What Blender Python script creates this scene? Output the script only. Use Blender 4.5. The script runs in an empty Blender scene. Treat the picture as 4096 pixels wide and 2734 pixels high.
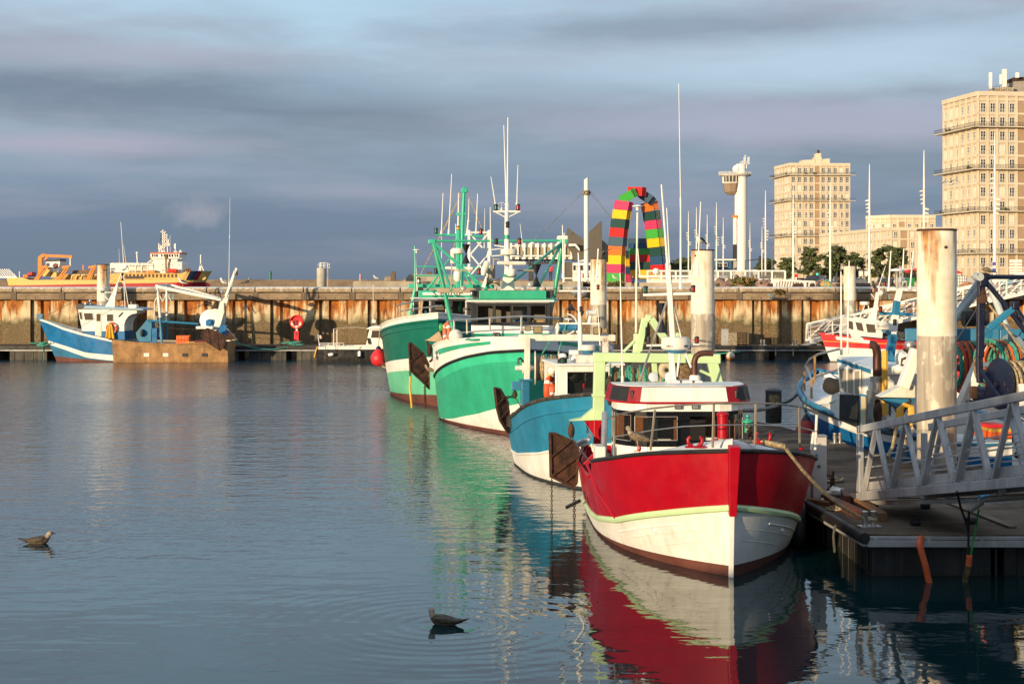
import bpy, bmesh, math, random
from mathutils import Vector, Matrix, noise
from math import sin, cos, pi, radians as R
random.seed(7)
S = bpy.context.scene
COL = S.collection
# ---- camera constants: f in pixels of the 4096 px photograph, horizon row, eye height
FPX, U0, V0, EYE = 6200.0, 2048.0, 1120.0, 4.5
SUN_EL, SUN_AZ = R(6.5), R(38)       # sun behind the camera, to the left
def P(u, v, D):
 return Vector(((u-U0)/FPX*D, D, EYE-(v-V0)/FPX*D))
def W(u, v, z):
 return P(u, v, (EYE-z)*FPX/(v-V0))
# ---------------------------------------------------------------- mesh builder
class MB:
 def __init__(s):
  s.v = []; s.f = []; s.m = []; s.s = []
 def add(s, vs, fs, mat=0, smooth=False):
  o = len(s.v)
  s.v.extend(Vector(v) for v in vs)
  for f in fs:
   s.f.append([i+o for i in f]); s.m.append(mat); s.s.append(smooth)
  return s
 def box(s, c, d, rot=None, mat=0):
  c = Vector(c); x, y, z = d[0]/2, d[1]/2, d[2]/2
  vs = [Vector((a*x, b*y, e*z)) for e in (-1, 1) for b in (-1, 1) for a in (-1, 1)]
  if rot is not None:
   M = rot if isinstance(rot, Matrix) else Matrix.Rotation(rot, 3, 'Z')
   vs = [M @ v for v in vs]
  return s.add([c+v for v in vs], [(0,2,3,1),(4,5,7,6),(0,1,5,4),(2,6,7,3),(0,4,6,2),(1,3,7,5)], mat)
 def bb(s, x0, x1, y0, y1, z0, z1, mat=0):
  return s.box(((x0+x1)/2, (y0+y1)/2, (z0+z1)/2), (abs(x1-x0), abs(y1-y0), abs(z1-z0)), None, mat)
 def bar(s, p, q, w, h=None, up=(0,0,1), mat=0, w2=None, h2=None):
  p, q = Vector(p), Vector(q); h = h or w; d = (q-p)
  if d.length < 1e-6: return s
  d.normalize(); up = Vector(up)
  if abs(d.dot(up)) > .98: up = Vector((0,1,0)) if abs(d.y) < .9 else Vector((1,0,0))
  a = d.cross(up).normalized(); b = a.cross(d)
  vs = []
  for e, ww, hh in ((p, w, h), (q, w2 or w, h2 or h)):
   vs += [e-a*ww/2-b*hh/2, e+a*ww/2-b*hh/2, e+a*ww/2+b*hh/2, e-a*ww/2+b*hh/2]
  return s.add(vs, [(3,2,1,0),(4,5,6,7),(0,1,5,4),(1,2,6,5),(2,3,7,6),(3,0,4,7)], mat)
 def tube(s, pts, r, n=8, cap=True, mat=0, closed=False):
  pts = [Vector(p) for p in pts]
  k = len(pts)
  if not hasattr(r, '__len__'): r = [r]*k
  vs, fs = [], []
  prev = None
  for i, p in enumerate(pts):
   if closed: d = pts[(i+1) % k]-pts[i-1]
   elif i == 0: d = pts[1]-p
   elif i == k-1: d = p-pts[i-1]
   else: d = (pts[i+1]-p).normalized()+(p-pts[i-1]).normalized()
   if d.length < 1e-9: d = Vector((0,0,1))
   d.normalize()
   if prev is None:
    a = d.cross(Vector((0,0,1)))
    if a.length < .1: a = d.cross(Vector((0,1,0)))
   else:
    a = prev-d*prev.dot(d)
    if a.length < 1e-6: a = d.orthogonal()
   a.normalize(); prev = a; b = d.cross(a)
   for j in range(n):
    t = 2*pi*j/n
    vs.append(p+(a*cos(t)+b*sin(t))*r[i])
  for i in range(k if closed else k-1):
   for j in range(n):
    q = (i+1) % k
    fs.append((i*n+j, i*n+(j+1) % n, q*n+(j+1) % n, q*n+j))
  s.add(vs, fs, mat, n > 4)
  if cap and not closed:
   o = len(s.v)-len(vs)
   s.f.append([o+j for j in range(n)][::-1]); s.m.append(mat); s.s.append(False)
   s.f.append([o+(k-1)*n+j for j in range(n)]); s.m.append(mat); s.s.append(False)
  return s
 def lathe(s, prof, n=16, c=(0,0,0), rot=None, mat=0, smooth=True):
  c = Vector(c); vs, fs = [], []
  for (r, z) in prof:
   for j in range(n):
    t = 2*pi*j/n
    vs.append(Vector((r*cos(t), r*sin(t), z)))
  if rot is not None: vs = [rot @ v for v in vs]
  for i in range(len(prof)-1):
   for j in range(n):
    fs.append((i*n+j, i*n+(j+1) % n, (i+1)*n+(j+1) % n, (i+1)*n+j))
  k = len(prof)
  s.add([c+v for v in vs], fs, mat, smooth)
  o = len(s.v)-len(vs)
  if prof[0][0] > 1e-4: s.f.append([o+j for j in range(n)][::-1]); s.m.append(mat); s.s.append(False)
  if prof[-1][0] > 1e-4: s.f.append([o+(k-1)*n+j for j in range(n)]); s.m.append(mat); s.s.append(False)
  return s
 def ball(s, c, r, n=12, mat=0, sc=(1,1,1)):
  m = n//2
  pr = [(max(1e-5, sin(pi*i/m)), -cos(pi*i/m)) for i in range(m+1)]
  return s.lathe([(a*r, b*r) for a, b in pr], n, c, Matrix.Diagonal(sc), mat)
 def prism(s, poly, off, mat=0):
  """3d polygon extruded by the vector off"""
  n = len(poly); off = Vector(off); poly = [Vector(p) for p in poly]
  nn = Vector((0,0,0))
  for i in range(n): nn += poly[i].cross(poly[(i+1) % n])
  if nn.dot(off) > 0: poly = poly[::-1]
  return s.add(poly+[p+off for p in poly], [tuple(range(n)), tuple(range(2*n-1, n-1, -1))]+[(i, i+n, (i+1) % n+n, (i+1) % n) for i in range(n)], mat)
 def sheet(s, grid, mat=0, smooth=True):
  r, c = len(grid), len(grid[0])
  return s.add([p for row in grid for p in row], [(i*c+j, i*c+j+1, (i+1)*c+j+1, (i+1)*c+j) for i in range(r-1) for j in range(c-1)], mat, smooth)
 def torus(s, c, R1, r, n=20, k=8, rot=None, mat=0, a0=0, a1=2*pi):
  full = abs(a1-a0) > 6.2
  pts = [Vector((R1*cos(a0+(a1-a0)*i/n), R1*sin(a0+(a1-a0)*i/n), 0)) for i in range(n if full else n+1)]
  if rot is not None: pts = [rot @ p for p in pts]
  return s.tube([Vector(c)+p for p in pts], r, k, mat=mat, closed=full)
 def mesh(s, name, sharp=40):
  me = bpy.data.meshes.new(name)
  me.from_pydata([tuple(v) for v in s.v], [], s.f)
  me.polygons.foreach_set('material_index', s.m)
  me.polygons.foreach_set('use_smooth', s.s)
  me.update()
  if any(s.s): me.set_sharp_from_angle(angle=R(sharp))
  return me
 def build(s, name, mats, parent=None, bevel=0, sharp=40, fixn=False, **kw):
  me = s.mesh(name, sharp)
  for m in (mats if isinstance(mats, (list, tuple)) else [mats]): me.materials.append(m)
  if fixn:
   bm = bmesh.new(); bm.from_mesh(me); bmesh.ops.recalc_face_normals(bm, faces=bm.faces); bm.to_mesh(me); bm.free()
  o = bpy.data.objects.new(name, me); COL.objects.link(o)
  if parent is not None: o.parent = parent
  if bevel:
   b = o.modifiers.new('bevel', 'BEVEL'); b.width = bevel; b.segments = 2; b.limit_method = 'ANGLE'; b.angle_limit = R(50); b.harden_normals = False
  tag(o, **kw)
  return o
def tag(o, label=None, cat=None, group=None, kind=None):
 if label: o['label'] = label
 if cat: o['category'] = cat
 if group: o['group'] = group
 if kind: o['kind'] = kind
 return o
def empty(name, loc, rz=0, **kw):
 o = bpy.data.objects.new(name, None); COL.objects.link(o)
 o.location = loc; o.rotation_euler = (0, 0, rz); o.empty_display_size = .2
 return tag(o, **kw)
def copy_tree(o, parent=None):
 c = o.copy(); COL.objects.link(c); c.parent = parent
 for ch in list(o.children): copy_tree(ch, c)
 return c
def catenary(p, q, sag, n=12):
 p, q = Vector(p), Vector(q)
 return [p.lerp(q, i/n)-Vector((0, 0, sag*4*(i/n)*(1-i/n))) for i in range(n+1)]
def text_obj(body, size, M, mat, name, parent, depth=.004, bold=0):
 cu = bpy.data.curves.new(name, 'FONT'); cu.body = body; cu.size = size; cu.extrude = depth; cu.align_x = 'CENTER'; cu.align_y = 'CENTER'; cu.offset = bold
 t = bpy.data.objects.new(name, cu); COL.objects.link(t)
 dg = bpy.context.evaluated_depsgraph_get()
 me = bpy.data.meshes.new_from_object(t.evaluated_get(dg)); me.transform(M)
 bpy.data.objects.remove(t)
 me.materials.clear(); me.materials.append(mat)
 o = bpy.data.objects.new(name, me); COL.objects.link(o)
 if parent is not None: o.parent = parent
 return o
# ---------------------------------------------------------------- materials
def srgb(r, g, b):
 f = lambda c: (c/255/12.92 if c/255 <= .04045 else ((c/255+.055)/1.055)**2.4)
 return (f(r), f(g), f(b), 1)
class NT:
 def __init__(s, nt): s.t = nt; s.n = nt.nodes; s.l = nt.links
 def __call__(s, typ, ins=None, **kw):
  n = s.n.new(typ)
  for k, v in kw.items(): setattr(n, k, v)
  for k, v in (ins or {}).items():
   if isinstance(v, bpy.types.NodeSocket): s.l.new(v, n.inputs[k])
   else: n.inputs[k].default_value = v
  return n
 def mix(s, f, a, b, mode='MIX'):
  n = s.n.new('ShaderNodeMix'); n.data_type = 'RGBA'; n.blend_type = mode
  for k, v in ((0, f), (6, a), (7, b)):
   if isinstance(v, bpy.types.NodeSocket): s.l.new(v, n.inputs[k])
   else: n.inputs[k].default_value = v
  return n.outputs[2]
 def ramp(s, f, stops, interp='LINEAR'):
  n = s.n.new('ShaderNodeValToRGB'); cr = n.color_ramp; cr.interpolation = interp
  while len(cr.elements) < len(stops): cr.elements.new(.5)
  for e, (p, c) in zip(cr.elements, stops):
   e.position = p; e.color = c if hasattr(c, '__len__') else (c, c, c, 1)
  s.l.new(f, n.inputs[0]); return n.outputs[0]
 def math(s, op, a, b=0.0, c=None, clamp=False):
  n = s.n.new('ShaderNodeMath'); n.operation = op; n.use_clamp = clamp
  for k, v in ((0, a), (1, b), (2, c)):
   if v is None: continue
   if isinstance(v, bpy.types.NodeSocket): s.l.new(v, n.inputs[k])
   else: n.inputs[k].default_value = v
  return n.outputs[0]
 def noise(s, vec, scale, detail=4, rough=.55, sc=None, loc=None, out='Fac'):
  if sc or loc:
   m = s('ShaderNodeMapping', {'Vector': vec}); vec = m.outputs[0]
   if sc: m.inputs['Scale'].default_value = sc
   if loc: m.inputs['Location'].default_value = loc
  return s('ShaderNodeTexNoise', {'Vector': vec, 'Scale': scale, 'Detail': detail, 'Roughness': rough}).outputs[out]
def new_mat(name):
 m = bpy.data.materials.new(name); m.use_nodes = True; nt = m.node_tree; nt.nodes.clear()
 N = NT(nt); out = N('ShaderNodeOutputMaterial'); b = N('ShaderNodeBsdfPrincipled')
 N.l.new(b.outputs[0], out.inputs[0])
 return m, N, b
MATS = {}
def paint(name, col, rough=.4, metal=0., var=.14, vs=1.3, rust=0., rustc=(.16,.05,.015,1), streak=0., streakc=None, bump=.0, bs=20., spec=.5, chip=0., coat=0.):
 """weathered paint: mottling, vertical streaks, rust blotches, soft waviness; world space so copies differ"""
 if name in MATS: return MATS[name]
 m, N, b = new_mat(name)
 col = tuple(col)+((1,) if len(col) == 3 else ())
 pos = N('ShaderNodeNewGeometry').outputs['Position']
 dk = tuple(c*(1-var*1.7) for c in col[:3])+(1,)
 lt = tuple(min(1, c*(1+var*.6)) for c in col[:3])+(1,)
 c = N.ramp(N.noise(pos, vs, 6, .62), [(.32, dk), (.62, lt)])
 rs = rough
 if streak:
  f = N.noise(pos, 7, 4, .6, sc=(1, 1, .09))
  f = N.ramp(f, [(.5, 0), (.72, 1)])
  c = N.mix(N.math('MULTIPLY', f, streak), c, streakc or (col[0]*.45, col[1]*.4, col[2]*.35, 1))
 if chip:
  f = N.ramp(N.noise(pos, 9, 6, .7), [(.66-.1*chip, 0), (.68-.1*chip, 1)])
  c = N.mix(N.math('MULTIPLY', f, .8), c, (.12,.08,.06,1))
 if rust:
  f = N.noise(pos, 2.1, 8, .68, sc=(1, 1, .45), loc=(3.1, 5, 2))
  f = N.ramp(f, [(.7-.32*rust, 0), (.78-.2*rust, 1)])
  rc = N.ramp(N.noise(pos, 14, 5), [(.3, tuple(x*.4 for x in rustc[:3])+(1,)), (.55, rustc), (.75, (rustc[0]*2.3, rustc[1]*2.4, rustc[2]*2, 1))])
  c = N.mix(f, c, rc)
  rs = N.mix(f, (rough,)*3+(1,), (.85,)*3+(1,))
 N.l.new(c, b.inputs['Base Color'])
 if isinstance(rs, float):
  rr = N.ramp(N.noise(pos, 3.3, 5), [(.3, max(.05, rough-.12)), (.7, min(1, rough+.16))]); N.l.new(rr, b.inputs['Roughness'])
 else: N.l.new(rs, b.inputs['Roughness'])
 b.inputs['Metallic'].default_value = metal
 b.inputs['Specular IOR Level'].default_value = spec
 if coat: b.inputs['Coat Weight'].default_value = coat; b.inputs['Coat Roughness'].default_value = .15
 if bump:
  N.l.new(N('ShaderNodeBump', {'Height': N.noise(pos, bs, 4), 'Strength': bump, 'Distance': .02}).outputs[0], b.inputs['Normal'])
 MATS[name] = m
 return m
def glass(name, tint=(.02,.025,.03), rough=.05, alpha=0.):
 if name in MATS: return MATS[name]
 m, N, b = new_mat(name)
 b.inputs['Base Color'].default_value = tuple(tint)+(1,); b.inputs['Roughness'].default_value = rough; b.inputs['IOR'].default_value = 1.5
 if alpha:
  b.inputs['Alpha'].default_value = alpha
 MATS[name] = m
 return m
WHITE = paint('white_paint', (.80,.78,.74), .35, var=.06, streak=.25, streakc=(.5,.4,.28,1))
WHITE_D = paint('worn_white_paint', (.74,.70,.63), .5, var=.1, streak=.5, streakc=(.42,.27,.13,1), rust=.25)
BLACK = paint('black_rubber', (.012,.012,.014), .55, var=.3)
DKGREY = paint('dark_grey_metal', (.05,.05,.055), .5, var=.2)
STEEL = paint('bare_steel', (.45,.44,.42), .35, metal=.8, var=.15)
ALU = paint('weathered_aluminium', (.42,.415,.43), .55, metal=.35, var=.22, streak=.55, streakc=(.62,.6,.58,1), bump=.05)
RUST = paint('rusty_iron', (.06,.026,.015), .85, var=.5, vs=6, rust=.45, rustc=(.10,.036,.012,1), bump=.5, bs=30)
REDP = paint('red_paint', (.36,.003,.014), .38, var=.1, spec=.3)
MINT = paint('mint_green_paint', (.50,.68,.38), .42, var=.08, rust=.12)
TEAL = paint('teal_paint', (.02,.20,.36), .42, var=.14, chip=.25, streak=.25)
GREEN = paint('sea_green_paint', (.03,.36,.215), .36, var=.09, streak=.22)
DGREEN = paint('dark_green_paint', (.004,.135,.095), .36, var=.1, streak=.25)
LGREEN = paint('pale_green_paint', (.13,.50,.31), .4, var=.08, streak=.15)
TURQ = paint('turquoise_paint', (.03,.42,.28), .42, var=.12, rust=.12)
BLUE = paint('blue_paint', (.006,.13,.34), .38, var=.15, streak=.2)
LBLUE = paint('light_blue_paint', (.02,.17,.32), .42, var=.12, rust=.1)
NAVY = paint('navy_paint', (.005,.008,.03), .4, var=.2, chip=.25)
BOOT = paint('red_brown_antifouling', (.13,.042,.03), .7, var=.22, streak=.3)
ORANGE = paint('orange_plastic', (.75,.12,.02), .45, var=.08)
YELLOW = paint('yellow_paint', (.70,.38,.05), .5, var=.1)
DARKGLASS = glass('dark_glass')
NAVRED = glass('red_lamp_glass', (.25,.01,.01), .15)
NAVGREEN = glass('green_lamp_glass', (.01,.08,.05), .15)
ROPE = paint('tan_rope', (.42,.32,.19), .9, var=.35, vs=18, bump=.6, bs=60)
ROPEG = paint('green_rope', (.06,.33,.26), .85, var=.35, vs=18, bump=.6, bs=60)
NET = paint('brown_net', (.20,.13,.07), .95, var=.5, vs=14, bump=1, bs=50)
def wood(name, c1, c2, sc=(1,1,1), rough=.8):
 if name in MATS: return MATS[name]
 m, N, b = new_mat(name); pos = N('ShaderNodeNewGeometry').outputs['Position']
 c = N.ramp(N.noise(pos, 4, 8, .65, sc=sc), [(.3, c1+(1,)), (.7, c2+(1,))])
 c = N.mix(N.ramp(N.noise(pos, 1.2, 4), [(.4, .5), (.7, 0)]), c, tuple(x*.45 for x in c1)+(1,))
 N.l.new(c, b.inputs['Base Color']); b.inputs['Roughness'].default_value = rough
 N.l.new(N('ShaderNodeBump', {'Height': N.noise(pos, 9, 6, sc=sc), 'Strength': .4, 'Distance': .01}).outputs[0], b.inputs['Normal'])
 MATS[name] = m; return m
# ---------------------------------------------------------------- camera, sun, sky
cam = bpy.data.cameras.new('camera'); cam_o = bpy.data.objects.new('camera', cam); COL.objects.link(cam_o)
cam_o.location = (0, 0, EYE); cam_o.rotation_euler = (R(90), 0, 0)
cam.sensor_width = 36; cam.lens = FPX/4096*36; cam.shift_y = -(2734/2-V0)/4096
cam.clip_start = .5; cam.clip_end = 20000; S.camera = cam_o
sun = bpy.data.lights.new('sun', 'SUN'); sun.energy = 5.0; sun.angle = R(.5); sun.color = (1, .77, .47)
so = bpy.data.objects.new('sun', sun); COL.objects.link(so)
sd = Vector((sin(SUN_AZ)*cos(SUN_EL), cos(SUN_AZ)*cos(SUN_EL), -sin(SUN_EL)))   # travel direction of the light
so.rotation_euler = sd.to_track_quat('-Z', 'Y').to_euler(); so.location = (-60, -80, 40)
S.view_settings.view_transform = 'Standard'; S.view_settings.look = 'None'; S.view_settings.exposure = .25; S.view_settings.gamma = 1
w = bpy.data.worlds.new('World'); S.world = w; w.use_nodes = True; w.node_tree.nodes.clear()
N = NT(w.node_tree)
sky = N('ShaderNodeTexSky', sky_type='NISHITA', sun_disc=False, sun_elevation=SUN_EL, sun_rotation=R(180)+SUN_AZ, air_density=1.0, dust_density=1.5, ozone_density=2.0)
dirv = N('ShaderNodeTexCoord').outputs['Generated']
sep = N('ShaderNodeSeparateXYZ', {0: dirv}); dz = sep.outputs[2]
K = 10.0                                  # cloud radiance is divided by the background strength below
def lin(r, g, b, k=1): c = srgb(r, g, b); return (c[0]*K*k, c[1]*K*k, c[2]*K*k, 1)
base = N.ramp(dz, [(0, lin(106,122,141)), (.045, lin(110,128,150)), (.085, lin(141,161,180)), (.13, lin(165,188,205)), (.22, lin(168,205,225)), (.45, lin(176,210,230)), (.7, lin(215,228,240)), (1, lin(215,228,242))])
n1 = N.noise(dirv, 1.0, 7, .58, sc=(3.4, 3.4, 19), loc=(1.7, .4, 2.3))      # long grey banks
n2 = N.noise(dirv, 1.0, 6, .58, sc=(3.2, 3.2, 25), loc=(7.2, 3.1, 1.0))         # lit streaks
n3 = N.noise(dirv, 1.0, 6, .56, sc=(2.2, 2.2, 9), loc=(.3, 9.1, 4))         # blue gaps
grey = N.ramp(dz, [(0, lin(106,121,139)), (.06, lin(114,129,147)), (.12, lin(139,152,167)), (.2, lin(160,170,186)), (1, lin(165,174,190))])
c = N.mix(N.ramp(n1, [(.40, 0), (.62, 1)]), base, grey)
lav = N.math('MULTIPLY', N.ramp(n2, [(.47, 0), (.78, 1)]), N.ramp(dz, [(.0, 0), (.03, .65), (.1, .9), (.2, .6), (.5, .3)]))
c = N.mix(lav, c, lin(166,166,184))
gap = N.math('MULTIPLY', N.ramp(n3, [(.52, 0), (.7, 1)]), N.ramp(dz, [(.07, 0), (.12, .8), (1, .7)]))
c = N.mix(gap, c, lin(178,208,228))
nb = N.noise(dirv, 1.0, 8, .62, sc=(9, 9, 38), loc=(2, 5, 1))
for (u_, v_, su, sv, k_, col) in ((900, 390, 3.0, 34, .75, (107,123,143)), (2700, 120, 4.5, 55, .6, (124,141,160)), (3350, 250, 4.5, 40, .8, (176,200,217)), (1900, 330, 5, 40, .5, (160,182,200)), (250, 575, 6.5, 75, .75, (168,166,184)), (3300, 490, 4.5, 42, .75, (166,167,187)), (450, 215, 6, 70, .7, (163,167,184)), (2500, 470, 6, 50, .5, (160,166,186))):
 dd = N('ShaderNodeVectorMath', {0: N('ShaderNodeVectorMath', {0: N('ShaderNodeVectorMath', {0: dirv, 1: Vector(((u_-U0)/FPX, 1, (V0-v_)/FPX)).normalized()}, operation='SUBTRACT').outputs[0], 1: (su, su, sv)}, operation='MULTIPLY').outputs[0]}, operation='LENGTH').outputs['Value']
 c = N.mix(N.math('MULTIPLY', N.ramp(N.math('SUBTRACT', N.math('MULTIPLY_ADD', nb, 1.1, .45), dd), [(.1, 0), (.75, 1)]), k_), c, lin(*col))
cd = N('ShaderNodeVectorMath', {0: dirv, 1: Vector(((790-U0)/FPX, 1, (V0-850)/FPX)).normalized()}, operation='SUBTRACT').outputs[0]
cd = N('ShaderNodeVectorMath', {0: N('ShaderNodeVectorMath', {0: cd, 1: (55, 55, 110)}, operation='MULTIPLY').outputs[0]}, operation='LENGTH').outputs['Value']
puff = N.ramp(N.math('SUBTRACT', N.math('ADD', N.noise(dirv, 60, 5, .6), .35), N.math('MULTIPLY', cd, .5)), [(.25, 0), (.75, .45)])
c = N.mix(puff, c, lin(176,172,182))
bk = N('ShaderNodeMapRange', {0: sep.outputs[1], 1: -1.0, 2: .4, 3: .45, 4: .06}).outputs[0]
c = N.mix(bk, c, sky.outputs[0])
bg = N('ShaderNodeBackground', {'Color': c, 'Strength': .1})
wo = N('ShaderNodeOutputWorld'); N.l.new(bg.outputs[0], wo.inputs[0])
# ---------------------------------------------------------------- water
def water_mat():
 m, N, b = new_mat('harbour_water')
 pos = N('ShaderNodeNewGeometry').outputs['Position']
 sp = N('ShaderNodeSeparateXYZ', {0: pos})
 fine = N.noise(pos, 2.6, 3, .5, sc=(.75, 1.15, 1))
 mid = N.noise(pos, .8, 3, .5, sc=(.55, 1.2, 1), loc=(3, 1, 0))
 tiny = N.noise(pos, 8, 2, .5, sc=(.7, 1.1, 1))
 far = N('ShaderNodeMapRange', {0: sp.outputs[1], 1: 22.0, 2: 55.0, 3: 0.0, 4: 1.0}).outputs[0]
 patch = N.ramp(N.noise(pos, .09, 3, .5, sc=(.6, 1.4, 1)), [(.35, .35), (.65, 1)])
 h = N.math('ADD', N.math('MULTIPLY', mid, N.math('MULTIPLY_ADD', far, .03, .017)), N.math('MULTIPLY', fine, N.math('MULTIPLY_ADD', far, .055, .003)))
 h = N.math('ADD', h, N.math('MULTIPLY', tiny, N.math('MULTIPLY', N.math('MULTIPLY_ADD', far, .019, .0007), patch)))
 for (bx, by, k) in RINGS:
  d = N('ShaderNodeVectorMath', {0: pos, 1: (bx, by, 0)}, operation='DISTANCE').outputs['Value']
  ring = N.math('MULTIPLY', N.math('SINE', N.math('MULTIPLY', d, 24.0)), N('ShaderNodeMapRange', {0: d, 1: .2, 2: 3.6, 3: k, 4: 0.0}).outputs[0])
  h = N.math('ADD', h, ring)
 bmp = N('ShaderNodeBump', {'Height': h, 'Strength': 1.0, 'Distance': 1.0})
 N.l.new(bmp.outputs[0], b.inputs['Normal'])
 N.l.new(N.mix(far, (.003,.020,.023,1), (.008,.042,.072,1)), b.inputs['Base Color'])  # base colour bluer with distance, standing in for sky caught by ripples
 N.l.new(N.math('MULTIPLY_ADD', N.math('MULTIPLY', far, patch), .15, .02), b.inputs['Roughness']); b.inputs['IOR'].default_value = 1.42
 return m
RINGS = [tuple(W(1770, 2495, 0)[:2])+(.0012,), tuple(W(165, 2178, 0)[:2])+(.001,)]
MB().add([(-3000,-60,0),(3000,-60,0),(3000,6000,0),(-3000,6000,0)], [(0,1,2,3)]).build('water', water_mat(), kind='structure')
# ---------------------------------------------------------------- far quay wall
CONC = paint('pale_concrete', (.36,.29,.21), .9, var=.25, vs=2.2, streak=.45, streakc=(.16,.12,.085,1), bump=.3)
CONC2 = paint('smooth_concrete', (.46,.42,.36), .85, var=.15, vs=1.1, streak=.3, bump=.15)
TIMBER = wood('weathered_timber', (.19,.125,.075), (.40,.30,.20), sc=(.5, 3, 9))
POSTW = wood('dark_timber', (.10,.07,.05), (.22,.17,.12), sc=(5, 5, .6))
def pile_wall_mat(name, rusty):
 m, N, b = new_mat(name)
 pos = N('ShaderNodeNewGeometry').outputs['Position']; z = N('ShaderNodeSeparateXYZ', {0: pos}).outputs[2]
 cream = N.ramp(N.noise(pos, 1.5, 6), [(.3, (.46,.36,.21,1)), (.65, (.66,.56,.37,1))])
 rustc = N.ramp(N.noise(pos, 3, 6, .6, sc=(1, 1, .3)), [(.3, (.07,.02,.008,1)), (.5, (.32,.10,.014,1)), (.72, (.55,.23,.04,1))])
 st = N.noise(pos, 3.2, 6, .65, sc=(1, 1, .16), loc=(rusty*7, 0, 0))
 top = N('ShaderNodeMapRange', {0: z, 1: 1.9, 2: 3.5, 3: -.10, 4: .11}).outputs[0]
 f = N.ramp(N.math('ADD', N.math('ADD', st, top), rusty*.17-.05), [(.46, 0), (.60, 1)])
 c = N.mix(f, cream, rustc)
 zz = N.math('ADD', z, N.math('MULTIPLY', N.math('SUBTRACT', N.noise(pos, 1.3, 6), .5), 1.5))
 barn = N.ramp(N.noise(pos, 11, 6, .75), [(.38, (.045,.028,.014,1)), (.55, (.17,.115,.06,1)), (.70, (.42,.34,.23,1))])
 silt = N.mix(N.ramp(N.noise(pos, .8, 4), [(.4, 0), (.6, 1)]), barn, N.mix(.6, barn, (.10,.07,.03,1)))
 weed = N.mix(N.ramp(N.noise(pos, 7, 5), [(.35, 0), (.6, 1)]), (.022,.035,.006,1), (.05,.06,.015,1))
 tide = N.ramp(N.math('MULTIPLY', zz, .25), [(.0, (.02,.016,.01,1)), (.30, (.05,.04,.02,1)), (.33, (.12,.10,.06,1))])
 low = N.mix(N('ShaderNodeMapRange', {0: zz, 1: 1.9, 2: 2.1, 3: 0, 4: .5}).outputs[0], silt, weed)
 c = N.mix(N('ShaderNodeMapRange', {0: zz, 1: 2.5, 2: 2.05, 3: 0, 4: .94}).outputs[0], c, low)
 N.l.new(c, b.inputs['Base Color']); b.inputs['Roughness'].default_value = .85
 N.l.new(N('ShaderNodeBump', {'Height': N.noise(pos, 16, 6), 'Strength': .5, 'Distance': .03}).outputs[0], b.inputs['Normal'])
 return m
PW = [pile_wall_mat('coated_sheet_pile', .25), pile_wall_mat('rusted_sheet_pile', 1.0)]
DW = 91.0; PER = 2.83; XW0 = P(1218, 1150, DW).x     # joint between two coping blocks, as in the photo
wall = empty('quay_wall', (0, DW, 0), label='rusty sheet pile quay wall with concrete coping and timber beams', cat='quay wall')
mb = MB(); n0, n1 = -16, 22
mats = []
prof = []
rr = random.Random(3)
for i in range(n0, n1):
 x = XW0+i*PER-.28
 a = rr.uniform(-.04, .04)
 prof += [(x+.02, 0, 0), (x+1.12+a, 0, 1), (x+1.13+a, .22, 1), (x+1.22, .22, 0), (x+1.66+a, .22, 1), (x+1.80, .40, 1), (x+2.2, .40, 1), (x+2.28+a, .22, 0), (x+2.72, .22, 1), (x+2.80, .22, 1)]
rows = [-.6, 3.42]
for k in range(len(prof)-1):
 (x0, y0, m0), (x1, y1, _) = prof[k], prof[k+1]
 mb.add([(x0, y0, rows[0]), (x1, y1, rows[0]), (x1, y1, rows[1]), (x0, y0, rows[1])], [(0, 1, 2, 3)], m0 if abs(y1-y0) < .1 or True else 1)
sheet = mb.build('sheet_piling', PW, wall)
body = MB().bb(prof[0][0], prof[-1][0], .7, 3.2, -.6, 3.40); body.build('wall_core', CONC, wall)
cop = MB(); cop.add([], [])
L = PER-.05
pr = [(-.42, 3.80), (-.42, 4.00), (-.36, 4.07), (-.2, 4.10), (2.9, 4.10), (2.9, 3.42), (-.05, 3.42), (-.05, 3.74)]
cop.prism([(0, y, z) for y, z in pr], (L, 0, 0)); cop_me = cop.mesh('coping_block')
def guano():
 m, N, b = new_mat('coping_concrete'); pos = N('ShaderNodeNewGeometry').outputs['Position']; z = N('ShaderNodeSeparateXYZ', {0: pos}).outputs[2]
 c = N.ramp(N.noise(pos, 2.6, 6, .6), [(.3, (.22,.165,.11,1)), (.7, (.42,.335,.235,1))])
 c = N.mix(N.math('MULTIPLY', N.ramp(N.noise(pos, 6, 4, .6, sc=(1, 1, .1)), [(.52, 0), (.75, 1)]), .6), c, (.10,.075,.05,1))
 f = N.math('MULTIPLY', N('ShaderNodeMapRange', {0: N.math('ADD', z, N.math('MULTIPLY', N.noise(pos, 5, 5), .25)), 1: 4.10, 2: 4.2, 3: 0, 4: 1}).outputs[0], .85)
 c = N.mix(f, c, (.72,.70,.66,1))
 dr = N.ramp(N.noise(pos, 6, 3, .5, sc=(1, 1, .07), loc=(4, 4, 4)), [(.62, 0), (.70, .55)])
 c = N.mix(dr, c, (.62,.58,.5,1))
 N.l.new(c, b.inputs['Base Color']); b.inputs['Roughness'].default_value = .9
 N.l.new(N('ShaderNodeBump', {'Height': N.noise(pos, 12, 5), 'Strength': .3, 'Distance': .02}).outputs[0], b.inputs['Normal'])
 return m
cop_me.materials.append(guano())
bm_me = MB().bb(0, PER-.34, -.36, -.02, 3.36, 3.74)
for k in (.55, 1.1, 1.65): bm_me.tube([(k, -.365, 3.46), (k, -.36, 3.46)], .035, 8, mat=1)
beam_me = bm_me.mesh('timber_beam'); beam_me.materials.append(TIMBER); beam_me.materials.append(BLACK)
post_me = MB().bb(0, .30, -.40, -.02, 3.34, 3.80).mesh('fender_post'); post_me.materials.append(POSTW)
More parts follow.
